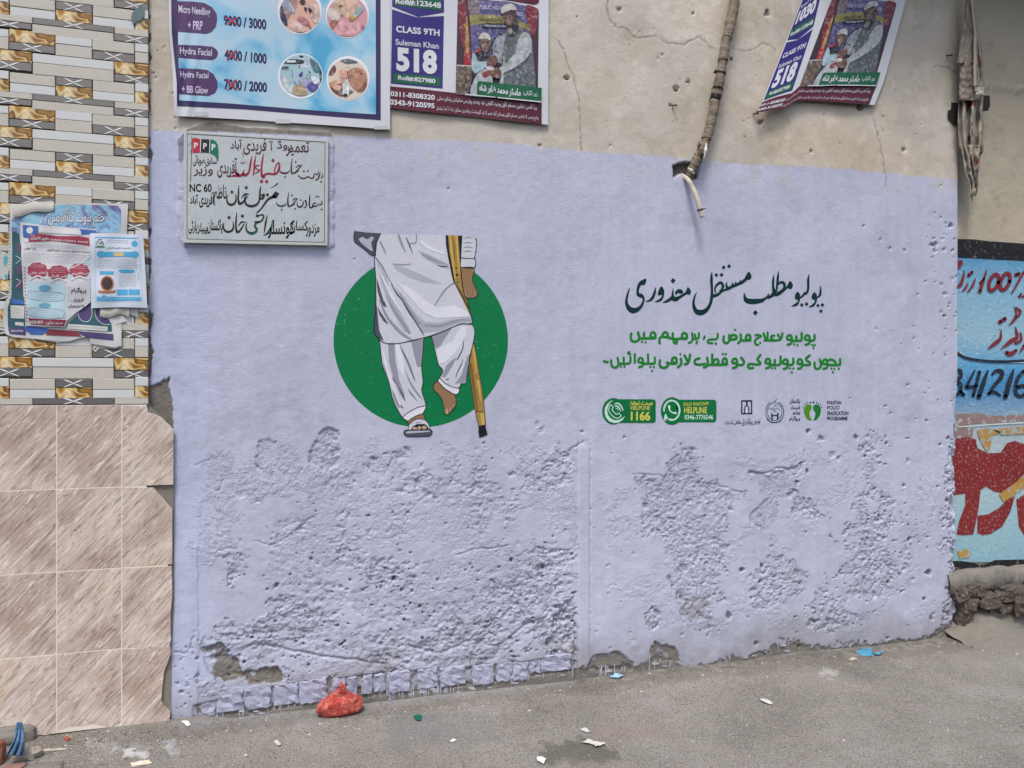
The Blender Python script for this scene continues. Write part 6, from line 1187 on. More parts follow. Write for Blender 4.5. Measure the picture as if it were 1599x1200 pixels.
for z, l, w_ in ((QC, [(275, 750), (262, 860), (230, 940), (185, 985), (118, 1016)], [8, 30, 60, 34, 6]), (QC, [(10, 700), (60, 670), (115, 665), (125, 700), (95, 760), (40, 785), (-30, 785)], [14, 24, 28, 28, 28, 32, 30]), (QD, [(1310, 785), (1255, 800), (1232, 860), (1262, 895), (1250, 950), (1180, 978), (1110, 950), (1080, 880), (1100, 775)], [30, 34, 36, 38, 36, 48, 38, 26, 6]), (QD, [(1302, 588), (1260, 628)], [14, 8])): grn.stroke(*qs(z, l, w_), cap=False)
blk.stroke(QB([(192, 112), (186, 500), (166, 1040)]), .9).stroke(QB([(135, 300), (170, 235)]), .6).stroke(QB([(150, 450), (180, 395)]), .6)
for ik, mt, nm in ((red, REDL, 'red_script'), (blk, BLK, 'black_script'), (grn, GRL, 'green_script'), (mar, MAR, 'maroon_script')): ik.put(nm, MQ, .0010, mt)
gq.done()
# ================================================================ clinic price banner
def flat(colr, rough=.38): return paint(colr, rough, .04, 0, .4)
_pc = {}
def pic(colr):
    if colr not in _pc:
        m = N('photo_print', .42, .4); c = m.mix(colr, (0, 0, 0), m.math('MULTIPLY', m.ramp(m.noise(38, 4, .6), [(.35, 1.0), (.6, 0.0)]), .42)); c = m.mix(c, (1, 1, 1), m.math('MULTIPLY', m.ramp(m.noise(60, 4, .6, m.co(loc=(3, 3, 3))), [(.5, 0.0), (.7, 1.0)]), .22)); m.color(c); _pc[colr] = m.m
    return _pc[colr]
GLOSSW = flat('c9cbd0', .35)
F1 = zf(260, 0, 4.569)
def MF(px, py, lift=0.0):
    a = max(0, 1 - abs(px - 292) / 34) ; s_ = max(0, min(1, (py + 20) / 150))
    return wp(px, py, .018 + .0035 * a * math.sin(px * .26 + py * .04) * s_ + .012 * max(0, (290 - px) / 30) * .5 + .003 * math.sin(px * .02 + py * .015) + lift)
MF.fine = 5
FB = empty('clinic_price_banner', 'large glossy blue and white clinic price banner with round treatment photos', 'banner', loc=wp(440, 190, .02)); g = Grp(FB)
Ink().dense([(262, -190), (610, -190), (609, 203), (560, 199), (470, 193), (380, 187), (272, 181), (270, 120), (264, 40)], 9).put('sheet', MF, 0, GLOSSW)
SKYB = N('sky_blue_print', .35, .4); n1 = SKYB.noise(5, 4, .5, None, .6); SKYB.color(SKYB.ramp(n1, [(.34, '4a9fc8'), (.44, '86bbd6'), (.54, 'a6c6d8'), (.70, 'b4c8d4')])); SKYB = SKYB.m
PUR = flat('2b1f52'); PURL = flat('4a2c5c'); PTX = flat('c8c4d8'); NV = flat('20184a')
Ink().dense([(264.5, -190), (594, -190), (594.5, 188), (500, 181), (380, 171), (276.5, 166), (276, 130), (268, 50)], 9).put('purple_border', MF, .0008, PUR)
Ink().dense([(274, -190), (586.5, -190), (587, 179), (480, 172), (360, 162), (280, 157), (278, 60)], 9).put('sky_print', MF, .0016, SKYB)
ink('name_panels', .0024, PURL, None, [F1(p) for p in ([(45, 10), (180, 12), (270, 22), (325, 52), (358, 100), (362, 145), (350, 195), (320, 230), (285, 243), (180, 235), (62, 225)], [(72, 320), (220, 325), (330, 335), (362, 360), (368, 385), (355, 415), (330, 430), (220, 424), (78, 412)], [(80, 488), (200, 492), (290, 500), (335, 530), (362, 580), (366, 625), (345, 665), (300, 686), (200, 680), (90, 672)])], M=MF)
k = Ink()
for t, q in (('Micro Needling', [(85, 36), (312, 62), (310, 128), (88, 108)]), ('+ PRP', [(152, 150), (258, 152), (256, 216), (152, 210)]), ('Hydra Facial', [(95, 338), (325, 352), (323, 416), (97, 398)]), ('Hydra Facial', [(98, 508), (300, 520), (298, 574), (100, 566)]), ('+ BB Glow', [(108, 610), (298, 620), (296, 672), (110, 662)])): k.text(t, F1(q), .014)
k.put('name_lettering', MF, .0032, PTX)
k = Ink()
for t, q in (('9000 / 3000', [(408, 108), (712, 140), (712, 215), (408, 182)]), ('4000 / 1000', [(413, 352), (715, 385), (715, 458), (413, 425)]), ('7000 / 2000', [(412, 563), (717, 590), (717, 662), (412, 640)])): k.text(t, F1(q), .035)
k.put('price_lettering', MF, .0024, NV)
k = Ink()
for x, y in ((470, 150), (470, 395), (470, 607)):
    h_ = 36 if y > 200 else 26
    k.stroke(F1([(x - 38, y - h_), (x + 32, y + h_)]), 1.6).stroke(F1([(x - 34, y + h_), (x + 30, y - h_)]), 1.6).mark()
k.put('red_crosses', MF, .0032, flat('c4283c'))
ink('photo_rims', .0024, flat('dfe2e6'), None, [F1(circle(*c_)) for c_ in ((950, 76, 158, 172), (1290, 105, 154, 168), (955, 545, 160, 162), (1295, 562, 154, 160))], M=MF)
F2 = zf(430, 0, 7.059)
PH = [(([(268, 145, 222, 222)]), 'c9a08f'), ]
def photo(name, cxy, base, parts):
    cx_, cy_, rx, ry = cxy; o = ink(name, .0032, flat(base), None, [F2(circle(cx_, cy_, rx, ry, 36))], M=MF)
    for i, (colr, polys, strokes) in enumerate(parts):
        def clip(p): 
            dx, dy = (p[0] - cx_) / rx, (p[1] - cy_) / ry; r = math.hypot(dx, dy)
            return p if r <= .985 else (cx_ + dx / r * rx * .985, cy_ + dy / r * ry * .985)
        q = ink('picture', .0036 + .0004 * i, pic(colr), None, [F2([clip(a) for a in smooth(p, True, 5)]) for p in polys], [(F2([clip(a) for a in smooth(l, False, 4)]), w_) for l, w_ in strokes], M=MF)
    return o
photo('round_photo', (268, 140, 224, 222), 'd3a996', [('b88a7c', [[(60, -40), (240, -40), (230, 100), (150, 200), (120, 260), (60, 200)]], []), ('252a58', [[(40, 80), (85, 90), (135, 270), (100, 280), (50, 200)]], []), ('9aa0b8', [[(60, -20), (130, -20), (215, 120), (190, 150), (60, 60)]], []), ('dfc0b2', [[(330, 60), (480, 60), (490, 260), (400, 220), (380, 130)], [(150, 260), (230, 230), (330, 330), (250, 360)]], []),
    ('c07a78', [[(240, 210), (270, 180), (320, 195), (365, 235), (398, 310), (360, 290), (310, 270)]], []), ('3a1f22', [[(265, 10), (320, 0), (330, 40), (290, 50)], [(318, 80), (345, 95), (340, 130), (322, 115)], [(360, 95), (400, 120), (385, 155)]], [([(375, 90), (415, 140), (415, 195), (390, 190)], 1.0), ([(250, 215), (310, 245), (350, 270), (390, 320)], .5)]), ('e3e3e8', [], [([(150, 30), (205, 130)], 1.2)])])
photo('round_photo', (792, 185, 225, 224), 'c98f98', [('d8b59c', [[(650, 0), (880, 0), (930, 80), (880, 180), (740, 190), (650, 120)]], []), ('d9a0a4', [[(620, 290), (760, 220), (900, 230), (1000, 320), (900, 400), (700, 390)]], []), ('d7c9bf', [[(570, 110), (650, 100), (710, 190), (680, 240), (600, 210)]], []), ('a86a5c', [[(600, 250), (660, 220), (690, 250), (630, 320)]], []), ('9fb4b8', [[(850, 160), (920, 80), (960, 60), (975, 100), (900, 190)]], []), ('c4a24c', [[(820, 190), (850, 165), (895, 195), (850, 225)]], []),
    ('4a3028', [], [([(690, 75), (760, 55), (830, 50), (910, 75)], [.4, 1.2, 1.6, .6]), ([(720, 165), (770, 180), (820, 165)], [.6, 2, .6])]), ('b0384c', [], [([(940, 280), (985, 330)], .8), ([(985, 285), (950, 320)], .8), ([(810, 205), (830, 235), (860, 235)], 1)])])
photo('round_photo', (282, 832, 234, 228), '9dbac4', [('c2d0d6', [[(60, 880), (150, 860), (200, 1010), (120, 1000)], [(250, 650), (400, 650), (380, 740), (260, 740)]], []), ('1e2b3a', [[(90, 660), (290, 660), (300, 705), (80, 700)], [(60, 740), (140, 735), (140, 755), (60, 760)], [(480, 740), (515, 820), (500, 940), (490, 880)], [(265, 615), (310, 620), (300, 640), (270, 635)]], [([(180, 770), (190, 860)], .8), ([(70, 850), (75, 890)], .6), ([(370, 790), (385, 810)], 1.6), ([(265, 730), (262, 745)], 1.6)]),
    ('3f7684', [[(380, 650), (460, 680), (490, 780), (440, 800), (400, 740)]], [([(70, 760), (150, 770)], 1), ([(200, 900), (230, 930)], 1.4)]), ('b59d7c', [[(180, 990), (260, 930), (350, 1000), (330, 1050), (230, 1050)]], []), ('9b9cb8', [[(250, 900), (300, 860), (370, 880), (390, 960), (320, 960)]], []), ('4a3f96', [[(350, 930), (400, 900), (470, 940), (460, 990), (400, 1010), (360, 980)], [(255, 830), (300, 790), (290, 840)]], []), ('dfe6ea', [[(390, 860), (440, 850), (490, 900), (440, 930)], [(135, 670), (220, 668), (220, 690), (135, 690)]], []), ('6b4a3c', [], [([(335, 830), (370, 830), (385, 860), (350, 870), (330, 845)], .7)])])
photo('round_photo', (798, 875, 222, 226), 'd0c2b6', [('6a3a34', [[(600, 740), (650, 720), (670, 780), (620, 840), (580, 820)], [(600, 920), (700, 900), (760, 1000), (740, 1070), (640, 1020)]], []), ('b88468', [[(790, 830), (820, 770), (900, 745), (980, 780), (1012, 880), (990, 990), (920, 1020), (840, 960)]], []), ('8a5640', [[(1000, 880), (1010, 960), (960, 1010), (900, 1010), (960, 950)]], []), ('d7a68c', [[(610, 930), (660, 885), (770, 885), (740, 920), (680, 930), (730, 960), (700, 1000), (640, 980)], [(700, 780), (780, 770), (790, 860), (710, 860)]], []), ('5c6770', [[(700, 655), (790, 645), (905, 685), (860, 695), (780, 700)], [(800, 990), (860, 1010), (800, 1040)]], []),
    ('e3e6e8', [[(750, 915), (800, 915), (808, 1045), (745, 1050)]], []), ('b0503c', [], [([(920, 775), (950, 810)], 1.6), ([(880, 770), (895, 790)], 1)]), ('33241f', [[(750, 1040), (790, 1035), (790, 1060), (755, 1062)]], [([(795, 790), (800, 860), (825, 900)], .8), ([(815, 830), (830, 870)], .7), ([(780, 740), (795, 745)], .6), ([(805, 745), (822, 738)], .6)])])
ink('tape_marks', .0012, flat('b9bcc0', .3), None, [F1(p) for p in (rect(200, 800, 300, 830), rect(778, 852, 885, 882), rect(1482, 900, 1582, 925))], M=MF)
g.done()
# ================================================================ school result posters: one design, drawn in its own art space
def school(name, label, warp, Mfn, fine=9, loc=None):
    """warp: art -> photograph pixel; Mfn: pixel, lift -> point"""
    M = lambda x, y, l=0.0: Mfn(*warp(x, y), l)
    M.fine = 45; M.art = 1 / 5.922
    T = empty(name, label, 'poster', 'school result posters pasted on the cream wall', loc=loc); g = Grp(T)
    P = lambda nm, lift, mat, polys=(), strokes=(), sm=False: ink(nm, lift, mat, None, polys, strokes, M=M, sm=sm)
    Ink().dense([(52, -900), (1525, -900), (1515, 1155), (1458, 1150), (750, 1075), (42, 1000)], 50).put('sheet', M, 0, GLOSSW)
    MARN = flat('561428'); PV = flat('2e2272'); GN = flat('0c5a38'); WT = flat('cfd0d6')
    P('maroon_strip', .0008, MARN, [[(52, 800), (300, 822), (700, 866), (1100, 908), (1456, 945), (1456, 1148), (750, 1073), (42, 1000)]])
    P('purple_panels', .0008, PV, [[(72, 88), (300, 162), (552, 150), (540, 822), (62, 775)], [(74, -620), (300, -560), (554, -560), (552, 118), (310, 158), (72, 62)]])
    P('green_label', .0014, GN, [[(90, 680), (515, 712), (520, 730), (518, 800), (85, 765), (82, 700)], [(95, -55), (530, -10), (530, 100), (95, 48)]])
    k = Ink()
    for t, q, b in (('Roll#:123648', [(105, -15), (525, 25), (525, 84), (105, 38)], .03), ('CLASS 9TH', [(110, 238), (512, 276), (512, 337), (110, 300)], .03), ('Suleman Khan', [(105, 362), (503, 400), (503, 455), (105, 415)], .012), ('518', [(112, 435), (488, 468), (488, 692), (112, 658)], .05), ('Roll#:827980', [(128, 698), (473, 732), (473, 778), (128, 742)], .03),
                    ('1030', [(112, -265), (500, -235), (500, -70), (112, -100)], .05), ('Syed Khan', [(105, -335), (503, -300), (503, -245), (105, -285)], .012), ('CLASS 9TH', [(110, -450), (512, -420), (512, -370), (110, -400)], .03), ('0311-8308320', [(58, 843), (468, 880), (468, 928), (58, 890)], .03), ('0343-9120595', [(52, 918), (465, 958), (465, 1005), (52, 970)], .03),
                    ('ہیڈ آفس: شاہین مسلم ٹاؤن وحید کالونی نزد پھندو پولیس سٹیشن پشاور سٹی', [(490, 880), (1412, 968), (1412, 1036), (490, 942)], .008), ('برانچ نمبر 2: شاہین مسلم ٹاؤن وستان آباد نمبر 2 نزد گورنمنٹ پرائمری سکول شاہ ڈھنڈ پشاور', [(480, 975), (1428, 1070), (1428, 1122), (480, 1032)], .004)): k.text(t, q, b)
    k.put('lettering', M, .0022, WT)
    # photograph of a prize-giving
    P('maroon_header', .0008, MARN, [[(690, -60), (1432, -60), (1432, 22), (1415, 40), (1385, 47), (1050, -8), (800, -40)]])
    z = lambda l: [(120 * 5.922 + a * .5922, b * .5922) for a, b in l]
    fr = P('prize_photo', .0008, flat('3c2630'), [z([(-50, -60), (420, 0), (1160, 118), (1205, 150), (1215, 200), (1200, 1400), (-85, 1480), (-60, 300)])])
    L = .0012
    def q(colr, polys=(), strokes=(), sm=True):
        nonlocal L
        ink('picture', L, pic(colr), None, [smooth(z(p), True, 4) if sm else z(p) for p in polys], [(z(a), w_) for a, w_ in strokes], M=M); L += .00035
    q('5c5688', [[(130, 0), (700, 20), (1080, 110), (1090, 560), (700, 700), (600, 900), (170, 860), (140, 300)]], sm=False); q('7f6f7a', [[(110, -20), (260, -10), (300, 160), (240, 230), (140, 240)]]); q('958c46', [[(130, 245), (300, 228), (500, 236), (700, 262), (900, 320), (1060, 395), (1075, 500), (960, 430), (700, 372), (400, 365), (150, 402)]], sm=False)
    q('7e2430', [[(-40, 0), (60, 0), (100, 300), (140, 800), (60, 800), (-20, 500)], [(1000, 110), (1160, 120), (1200, 200), (1160, 520), (1090, 520)]]); q('a3242c', [[(50, 800), (150, 800), (160, 1020), (40, 1020)]], sm=False); q('b08a4c', [[(75, 310), (100, 300), (125, 780), (70, 790)]], [(([(45, 380), (60, 420)]), 12)])
    q('9da2ac', [circle(640, 760, 172, 235, 20)]); q('25242c', [], [([(640 + 160 * math.cos(a), 760 + 222 * math.sin(a)) for a in [x / 10 for x in range(28, 48)]], 16), ([(545, 700), (515, 790), (590, 825)], 9), ([(620, 620), (622, 800)], 4)])
    q('1f1e28', [[(310, 400), (365, 368), (700, 385), (700, 445), (345, 432)]], sm=False)
    q('6a5848', [[(-70, 1035), (170, 1040), (180, 1480), (-80, 1480)]], [], False); q('453528', [], [([(x, 1045), (x + 4, 1480)], 5) for x in (20, 75, 130)])
    q('c9c9cc', [], [([(-60, 1022), (175, 1036)], 9)])
    # man
    q('5d6668', [[(690, 560), (720, 450), (900, 430), (1000, 500), (1090, 610), (1130, 900), (1130, 1500), (640, 1500), (630, 1000), (660, 760)]]); q('b0b5b7', [[(980, 510), (1060, 535), (1105, 660), (1095, 800), (1040, 900), (900, 1010), (760, 1100), (620, 1145), (575, 1085), (640, 1035), (760, 930), (830, 830), (870, 700), (920, 570)], [(660, 880), (690, 980), (640, 1100), (600, 1300), (560, 1480), (650, 1480), (660, 1100)]])
    q('4c3a33', [[(655, 200), (760, 155), (865, 160), (895, 300), (885, 390), (820, 440), (730, 430), (675, 340)]]); q('77584a', [[(720, 240), (790, 250), (800, 340), (780, 400), (720, 400), (700, 320)]]); q('2b2725', [[(705, 430), (780, 400), (885, 370), (895, 450), (830, 560), (760, 565), (715, 510)]], [([(680, 262), (725, 270)], 7), ([(765, 262), (815, 258)], 7), ([(735, 400), (790, 395)], 6)]); q('85837c', [[(720, 470), (770, 440), (800, 470), (790, 530), (745, 540)]])
    q('c3c3bf', [[(625, 190), (640, 115), (700, 68), (780, 60), (850, 100), (862, 165), (770, 158), (655, 212)]]); q('4a5254', [], [([(1080, 830), (1020, 930), (880, 1050), (700, 1130)], 8), ([(830, 850), (880, 720)], 4)])
    # boy
    q('1f2032', [[(200, 830), (300, 780), (400, 850), (440, 900), (430, 1100), (260, 1140), (180, 1480), (110, 1480), (200, 1100)]]); q('a5bfcb', [[(185, 830), (240, 880), (270, 960), (395, 960), (395, 1040), (300, 1110), (215, 1145), (168, 1070), (165, 940)]]); q('6b5145', [[(285, 620), (380, 600), (455, 640), (445, 740), (390, 825), (325, 770)]]); q('c9c6c0', [[(278, 612), (295, 545), (370, 510), (440, 548), (462, 635), (380, 600)]]); q('9b7765', [[(340, 680), (400, 680), (410, 760), (375, 800), (330, 740)]]); q('2a2220', [], [([(330, 668), (360, 672)], 6), ([(395, 668), (425, 668)], 6), ([(355, 765), (395, 765)], 5)])
    q('b0b6ba', [[(240, 1180), (380, 1080), (470, 1120), (470, 1480), (150, 1480)]]); q('6f4c3e', [[(395, 950), (450, 880), (540, 880), (570, 950), (520, 1040), (430, 1040)], [(400, 1100), (560, 1060), (630, 1130), (600, 1220), (480, 1200)]]); q('8c3a34', [[(330, 1150), (420, 1110), (430, 1190), (350, 1210)]]); q('d0ccc8', [[(400, 1040), (500, 1050), (510, 1100), (400, 1090)]]); q('a83040', [[(215, 800), (290, 760), (310, 790), (230, 830)]])
    zq = lambda l: z(l)
    Ink().text('ANNUAL', zq([(290, 285), (655, 292), (655, 345), (290, 335)]), .02).put('lettering', M, L, flat('2a2c30'))
    Ink().text('PUBLIC HIGH', zq([(290, 75), (620, 100), (620, 160), (290, 140)]), .004).text('OOL', zq([(868, 185), (968, 205), (968, 262), (868, 240)]), .02).text('DISTRIBUTION', zq([(372, 388), (690, 400), (690, 430), (372, 418)]), .02).put('lettering', M, L, flat('b9b6cc'))
    P('green_caption', L + .0006, GN, [[(860, 765), (880, 752), (1458, 815), (1452, 942), (855, 880)]])
    P('white_line', L + .0006, WT, [[(745, 868), (1030, 895), (1030, 904), (745, 880)], [(1045, 898), (1452, 938), (1452, 950), (1045, 908)]])
    k = Ink(); k.text('ماسٹر محمد ظاہر شاہ', [(880, 775), (1262, 820), (1262, 912), (880, 858)], .03).text('زیر نگرانی:', [(1285, 828), (1416, 845), (1416, 900), (1285, 885)], .014); k.put('lettering', M, L + .0012, WT)
    g.done(); return T
school('school_poster', 'upright maroon and purple school result poster beside the blue price banner', lambda x, y: (600 + x / 5.922, y / 5.922), lambda px, py, l=0.0: wp(px, py, .015 + .002 * math.sin(px * .05 + py * .03) + l), loc=wp(728, 190, .02))
def warp2(x, y):
    c0 = np.array([[-700, 633, -213], [85, 400, 395], [775, 195, 930], [1000, 130, 1045]], float); c1 = np.array([[-700, 800, -420], [150, 642, 275], [822, 460, 838], [870, 447, 885], [1070, 385, 1012]], float)
    c2 = np.array([[-700, 1010, -480], [60, 785, 70], [870, 528, 800], [1000, 520, 890], [1085, 505, 940]], float); c3 = np.array([[-700, 1660, -610], [60, 1440, 8], [815, 1258, 672], [945, 1222, 795], [1148, 1155, 968]], float)
    def ev(c_, yy):
        a = c_[:, 0]
        def e(k_):
            if yy < a[0]: return c_[0, k_] + (yy - a[0]) * (c_[1, k_] - c_[0, k_]) / (a[1] - a[0])
            if yy > a[-1]: return c_[-1, k_] + (yy - a[-1]) * (c_[-1, k_] - c_[-2, k_]) / (a[-1] - a[-2])
            return float(np.interp(yy, a, c_[:, k_]))
        return e(1), e(2)
    xs = [65, 546, 668, 1440]; P = [ev(c_, y) for c_ in (c0, c1, c2, c3)]
    i = 0 if x < 546 else 1 if x < 668 else 2; t = (x - xs[i]) / (xs[i + 1] - xs[i])
    return 1160 + (P[i][0] * (1 - t) + P[i + 1][0] * t) / 5.922, (P[i][1] * (1 - t) + P[i + 1][1] * t) / 5.922
def M2(px, py, l=0.0):
    d_ = max(0, min(1, (py - 60) / 120)); e_ = max(0, (1290 - px) / 110)
    return wp(px, py, .022 + .030 * d_ * e_ + .012 * d_ * (.5 + .5 * math.sin((px - 1190) * .062)) + l)
school('school_poster', 'tilted school result poster coming loose at its lower left corner, near the hanging banner', warp2, M2, loc=wp(1290, 170, .02))
# ================================================================ notices pasted on the strip tiles
TZ = zf(0, 300, 5.0)
def ML(base, a=.0015, s=0.0):
    f = lambda px, py, l=0.0: wp(px, py, base + a * math.sin(px * .11 + py * .07 + s) + a * math.sin(px * .031 - py * .09) + l)
    f.fine = 9; return f
def scribble(k, x0, x1, y0, y1, sl=0.0, w_=.45, seed=0, z=TZ):
    """lines of print far too small to read"""
    r = random.Random(seed); y = y0
    while y < y1:
        x = x0
        while x < x1:
            s_k = 0; L = r.uniform(6, 22); pts = [(x + L * t / 4, y + (x - x0) * sl + r.uniform(-3, 3)) for t in range(5)]
            if x + L < x1: k.stroke(z(pts), w_, cap=False)
            x += L + r.uniform(3, 7)
        y += 16
M1 = ML(.0265)
T1 = empty('conference_poster', 'torn teal and purple conference poster behind the other notices on the tiles', 'poster', loc=wp(100, 525, .03)); g = Grp(T1)
WP_ = flat('bfc0bf', .6)
CURL = flat('b3b0a8', .7)
outl = TZ([(65, 95), (200, 92), (330, 75), (410, 68), (430, 95), (700, 88), (1000, 92), (995, 200), (990, 330), (1060, 500), (1080, 900), (1078, 978), (1020, 960), (960, 965), (990, 1010), (900, 1035), (945, 1070), (950, 1200), (900, 1215), (800, 1200), (705, 1185), (700, 1130), (620, 1140), (545, 1165), (450, 1175), (300, 1150), (110, 1135), (45, 1112), (20, 1000), (30, 870), (62, 825), (80, 700), (62, 560), (70, 300), (80, 160)])
Ink().dense(outl, 5).put('sheet', M1, 0, WP_)
CB = N('conference_print', .5, .35); n1 = CB.noise(7, 4, .6, None, 1.2); CB.color(CB.mix(CB.ramp(n1, [(.36, '5b4f86'), (.45, '6d7aa8'), (.52, '7fb0cc'), (.60, '8fbdd2'), (.72, '6a5f98')]), 'c9cbcc', CB.ramp(CB.noise(50, 4, .7), [(.6, 0.0), (.66, .6)]))); CB = CB.m
TEAL = flat('2a5560', .6); PRP = flat('4c3f6e', .6); MRN = flat('7c3440', .6); BLUL = flat('3a63a8', .6); WHT = flat('cfd1d2', .6)
P = lambda nm, lift, mat, polys=(), strokes=(), sm=False, M=M1: ink(nm, lift, mat, None, [TZ(p) for p in polys], [(TZ(a), w_) for a, w_ in strokes], M=M, sm=sm)
P('print', .0008, CB, [[(92, 200), (150, 205), (240, 160), (420, 120), (430, 102), (700, 100), (920, 108), (945, 140), (945, 280), (925, 318), (720, 318), (300, 280), (150, 260), (155, 330), (92, 310)]])
P('print', .0008, TEAL, [[(95, 300), (150, 320), (165, 500), (180, 800), (195, 860), (195, 1075), (62, 1060), (60, 900), (85, 830)], [(515, 1045), (600, 960), (700, 860), (722, 895), (800, 930), (870, 1030), (875, 1090), (700, 1085)]])
P('print', .0014, PRP, [[(62, 1065), (200, 1060), (200, 1118), (75, 1110)], [(600, 1085), (885, 1110), (885, 1160), (700, 1140), (640, 1120)], [(600, 950), (640, 890), (700, 860), (715, 900), (715, 960), (680, 1005), (620, 1000)], [(740, 930), (770, 905), (860, 1010), (800, 1030), (750, 990)]], sm=False)
P('print', .0014, MRN, [[(360, 1072), (600, 1085), (640, 1130), (360, 1118)]]); P('print', .0018, BLUL, [[(180, 1045), (375, 1065), (375, 1085), (330, 1115), (240, 1112), (200, 1080)], [(90, 832), (195, 850), (195, 880), (90, 872)]])
P('medallion', .0018, flat('5a4660', .6), [circle(150, 440, 20, 40, 12), circle(155, 610, 26, 44, 12), circle(150, 720, 26, 40, 12)]); P('medallion_rims', .0022, WHT, [], [([(125, 500), (160, 525), (125, 560)], .8), ([(125, 680), (160, 700), (125, 740)], .8), ([(90, 310), (95, 560), (88, 830)], .4), ([(625, 900), (610, 960), (640, 1005), (690, 1010), (718, 960), (712, 890)], .9), ([(740, 920), (750, 980), (800, 1030), (860, 1035)], .9)])
P('white_box', .0022, flat('c2c4c0', .6), [[(528, 1030), (842, 1052), (838, 1088), (528, 1068)], [(82, 885), (190, 890), (190, 990), (85, 985)], [(118, 1015), (185, 1020), (185, 1048), (118, 1040)]])
k = Ink(); scribble(k, 540, 830, 1050, 1066, .06, .4, 3); scribble(k, 92, 180, 905, 975, .05, .4, 4); k.put('small_print', M1, .0026, flat('55585e', .6))
Ink().text('ختم نبوت کانفرنس', [TZ((372, 140)), TZ((822, 140)), TZ((822, 285)), TZ((372, 285))], .06).put('title_shadow', M1, .0012, flat('4a3f6e', .6)); Ink().text('ختم نبوت کانفرنس', [TZ((376, 146)), TZ((818, 146)), TZ((818, 279)), TZ((376, 279))], .02).put('title_lettering', M1, .0018, WHT)
P('title_flourish', .0018, WHT, [], [([(375, 150), (330, 190), (320, 240)], 1.2), ([(400, 160), (360, 200), (350, 245)], 1.0), ([(530, 140), (555, 112), (600, 120), (610, 160)], 1.2)])
Ink().text('0313-9156', (17.5, 515.5, 36, 518.5), .02).put('small_print', M1, .0022, WHT)
k = Ink()
for i in range(26): k.stroke([(14 + 0 * i, 332 + i * 5.4), (16, 333.5 + i * 5.4)], .8, cap=False)
for i in range(24): k.stroke([(18 + i * 4.2, 527.5 + i * .28), (20 + i * 4.2, 529 + i * .28)], .8, cap=False)
k.put('border_dots', M1, .0012, flat('3b3f46', .6))
# curled torn flap at the top
rough_grid('curled_flap', lambda u, v: wp(20 + 64 * u, 319 - 4 * u + 19 * v * (1 - .3 * u) + 2 * math.sin(u * 9), .030 + .006 * math.sin(v * math.pi * .8) + .003 * math.sin(u * 12)), 24, 8, CURL, None)
rough_grid('torn_flap', lambda u, v: wp(156 + 46 * u, 480 + 14 * v + 3 * math.sin(u * 7), .030 + .004 * math.sin(v * math.pi) + .002 * math.sin(u * 14)), 20, 6, flat('b8b6ac', .7), None)
g.done()
M3 = ML(.034, .002, 1)
T2 = empty('school_notice', 'white, red and pale blue notice with three red medallions pasted on the conference poster', 'poster', loc=wp(90, 505, .03)); g = Grp(T2)
P = lambda nm, lift, mat, polys=(), strokes=(), sm=False, M=M3: ink(nm, lift, mat, None, [TZ(p) for p in polys], [(TZ(a), w_) for a, w_ in strokes], M=M, sm=sm)
Ink().dense(TZ([(158, 235), (350, 262), (560, 280), (755, 292), (750, 322), (708, 335), (705, 500), (716, 700), (718, 850), (660, 900), (590, 945), (525, 1005), (505, 1055), (350, 1050), (200, 1045), (190, 800), (172, 600), (165, 400)]), 5).put('sheet', M3, 0, flat('c6c6ca', .55))
P('blue_corner', .0008, BLUL, [[(178, 258), (300, 268), (298, 335), (240, 330), (225, 380), (180, 350)], [(620, 290), (750, 300), (748, 322), (700, 330), (640, 335)]]); P('red_band', .0010, flat('98384c', .55), [[(228, 345), (300, 325), (450, 345), (620, 345), (695, 360), (700, 422), (560, 400), (400, 382), (228, 392)]])
P('white_box', .0016, flat('d0d0d2', .55), [[(300, 278), (632, 305), (632, 336), (300, 316)], circle(232, 300, 26, 26, 14), circle(206, 378, 18, 18, 12)])
P('blue_panel', .0008, flat('a9c3ce', .55), [[(215, 700), (512, 715), (512, 985), (330, 1000), (215, 985)], [(520, 640), (700, 505), (702, 560), (560, 700)]])
k = Ink(); 
for t, q, b in (('مسجد محمدی مدرسہ علوم القرآن', [(240, 340), (686, 376), (686, 408), (240, 378)], .03), ): k.text(t, [TZ(a) for a in q], b)
k.put('lettering', M3, .0018, WHT)
k = Ink()
for t, q, b in (('مسجد محمدی مدرسہ علوم القرآن', [(365, 440), (700, 458), (700, 480), (365, 466)], .02), ('پار ھوتی', [(188, 425), (278, 430), (278, 456), (188, 452)], .012), ('پروگرام', [(556, 742), (672, 748), (672, 800), (556, 795)], .02), ('فروری', [(572, 820), (652, 822), (652, 862), (572, 858)], .012), ('شعبان', [(532, 876), (622, 882), (622, 910), (532, 905)], .03), ('12', [(630, 880), (658, 882), (658, 902), (630, 900)], .02)): k.text(t, [TZ(a) for a in q], b)
k.put('lettering', M3, .0014, flat('26262a', .55))
P('medallion', .0014, flat('98384c', .55), [[(cx_ + rx * math.cos(a) * (1 + .05 * math.cos(9 * a)), cy_ + ry * math.sin(a) * (1 + .05 * math.cos(9 * a))) for a in [i * 2 * math.pi / 54 for i in range(54)]] for cx_, cy_, rx, ry in ((293, 612, 78, 60), (455, 630, 82, 56), (618, 615, 78, 56))])
P('medallion_ribbon', .0018, WHT, [], [([(x - 60, y + 72), (x, y + 45), (x + 60, y + 66)], 2.2) for x, y in ((293, 612), (455, 632), (618, 615))] + [([(700, 505), (620, 565), (525, 605)], 1.4)])
k = Ink(); 
for t, q in (('اختر جان', (232, 618, 362, 645)), ('شیر اقبال', (390, 645, 525, 672)), ('عبدالقیوم', (562, 625, 692, 655))): k.text(t, bb(TZ, *q), .02)
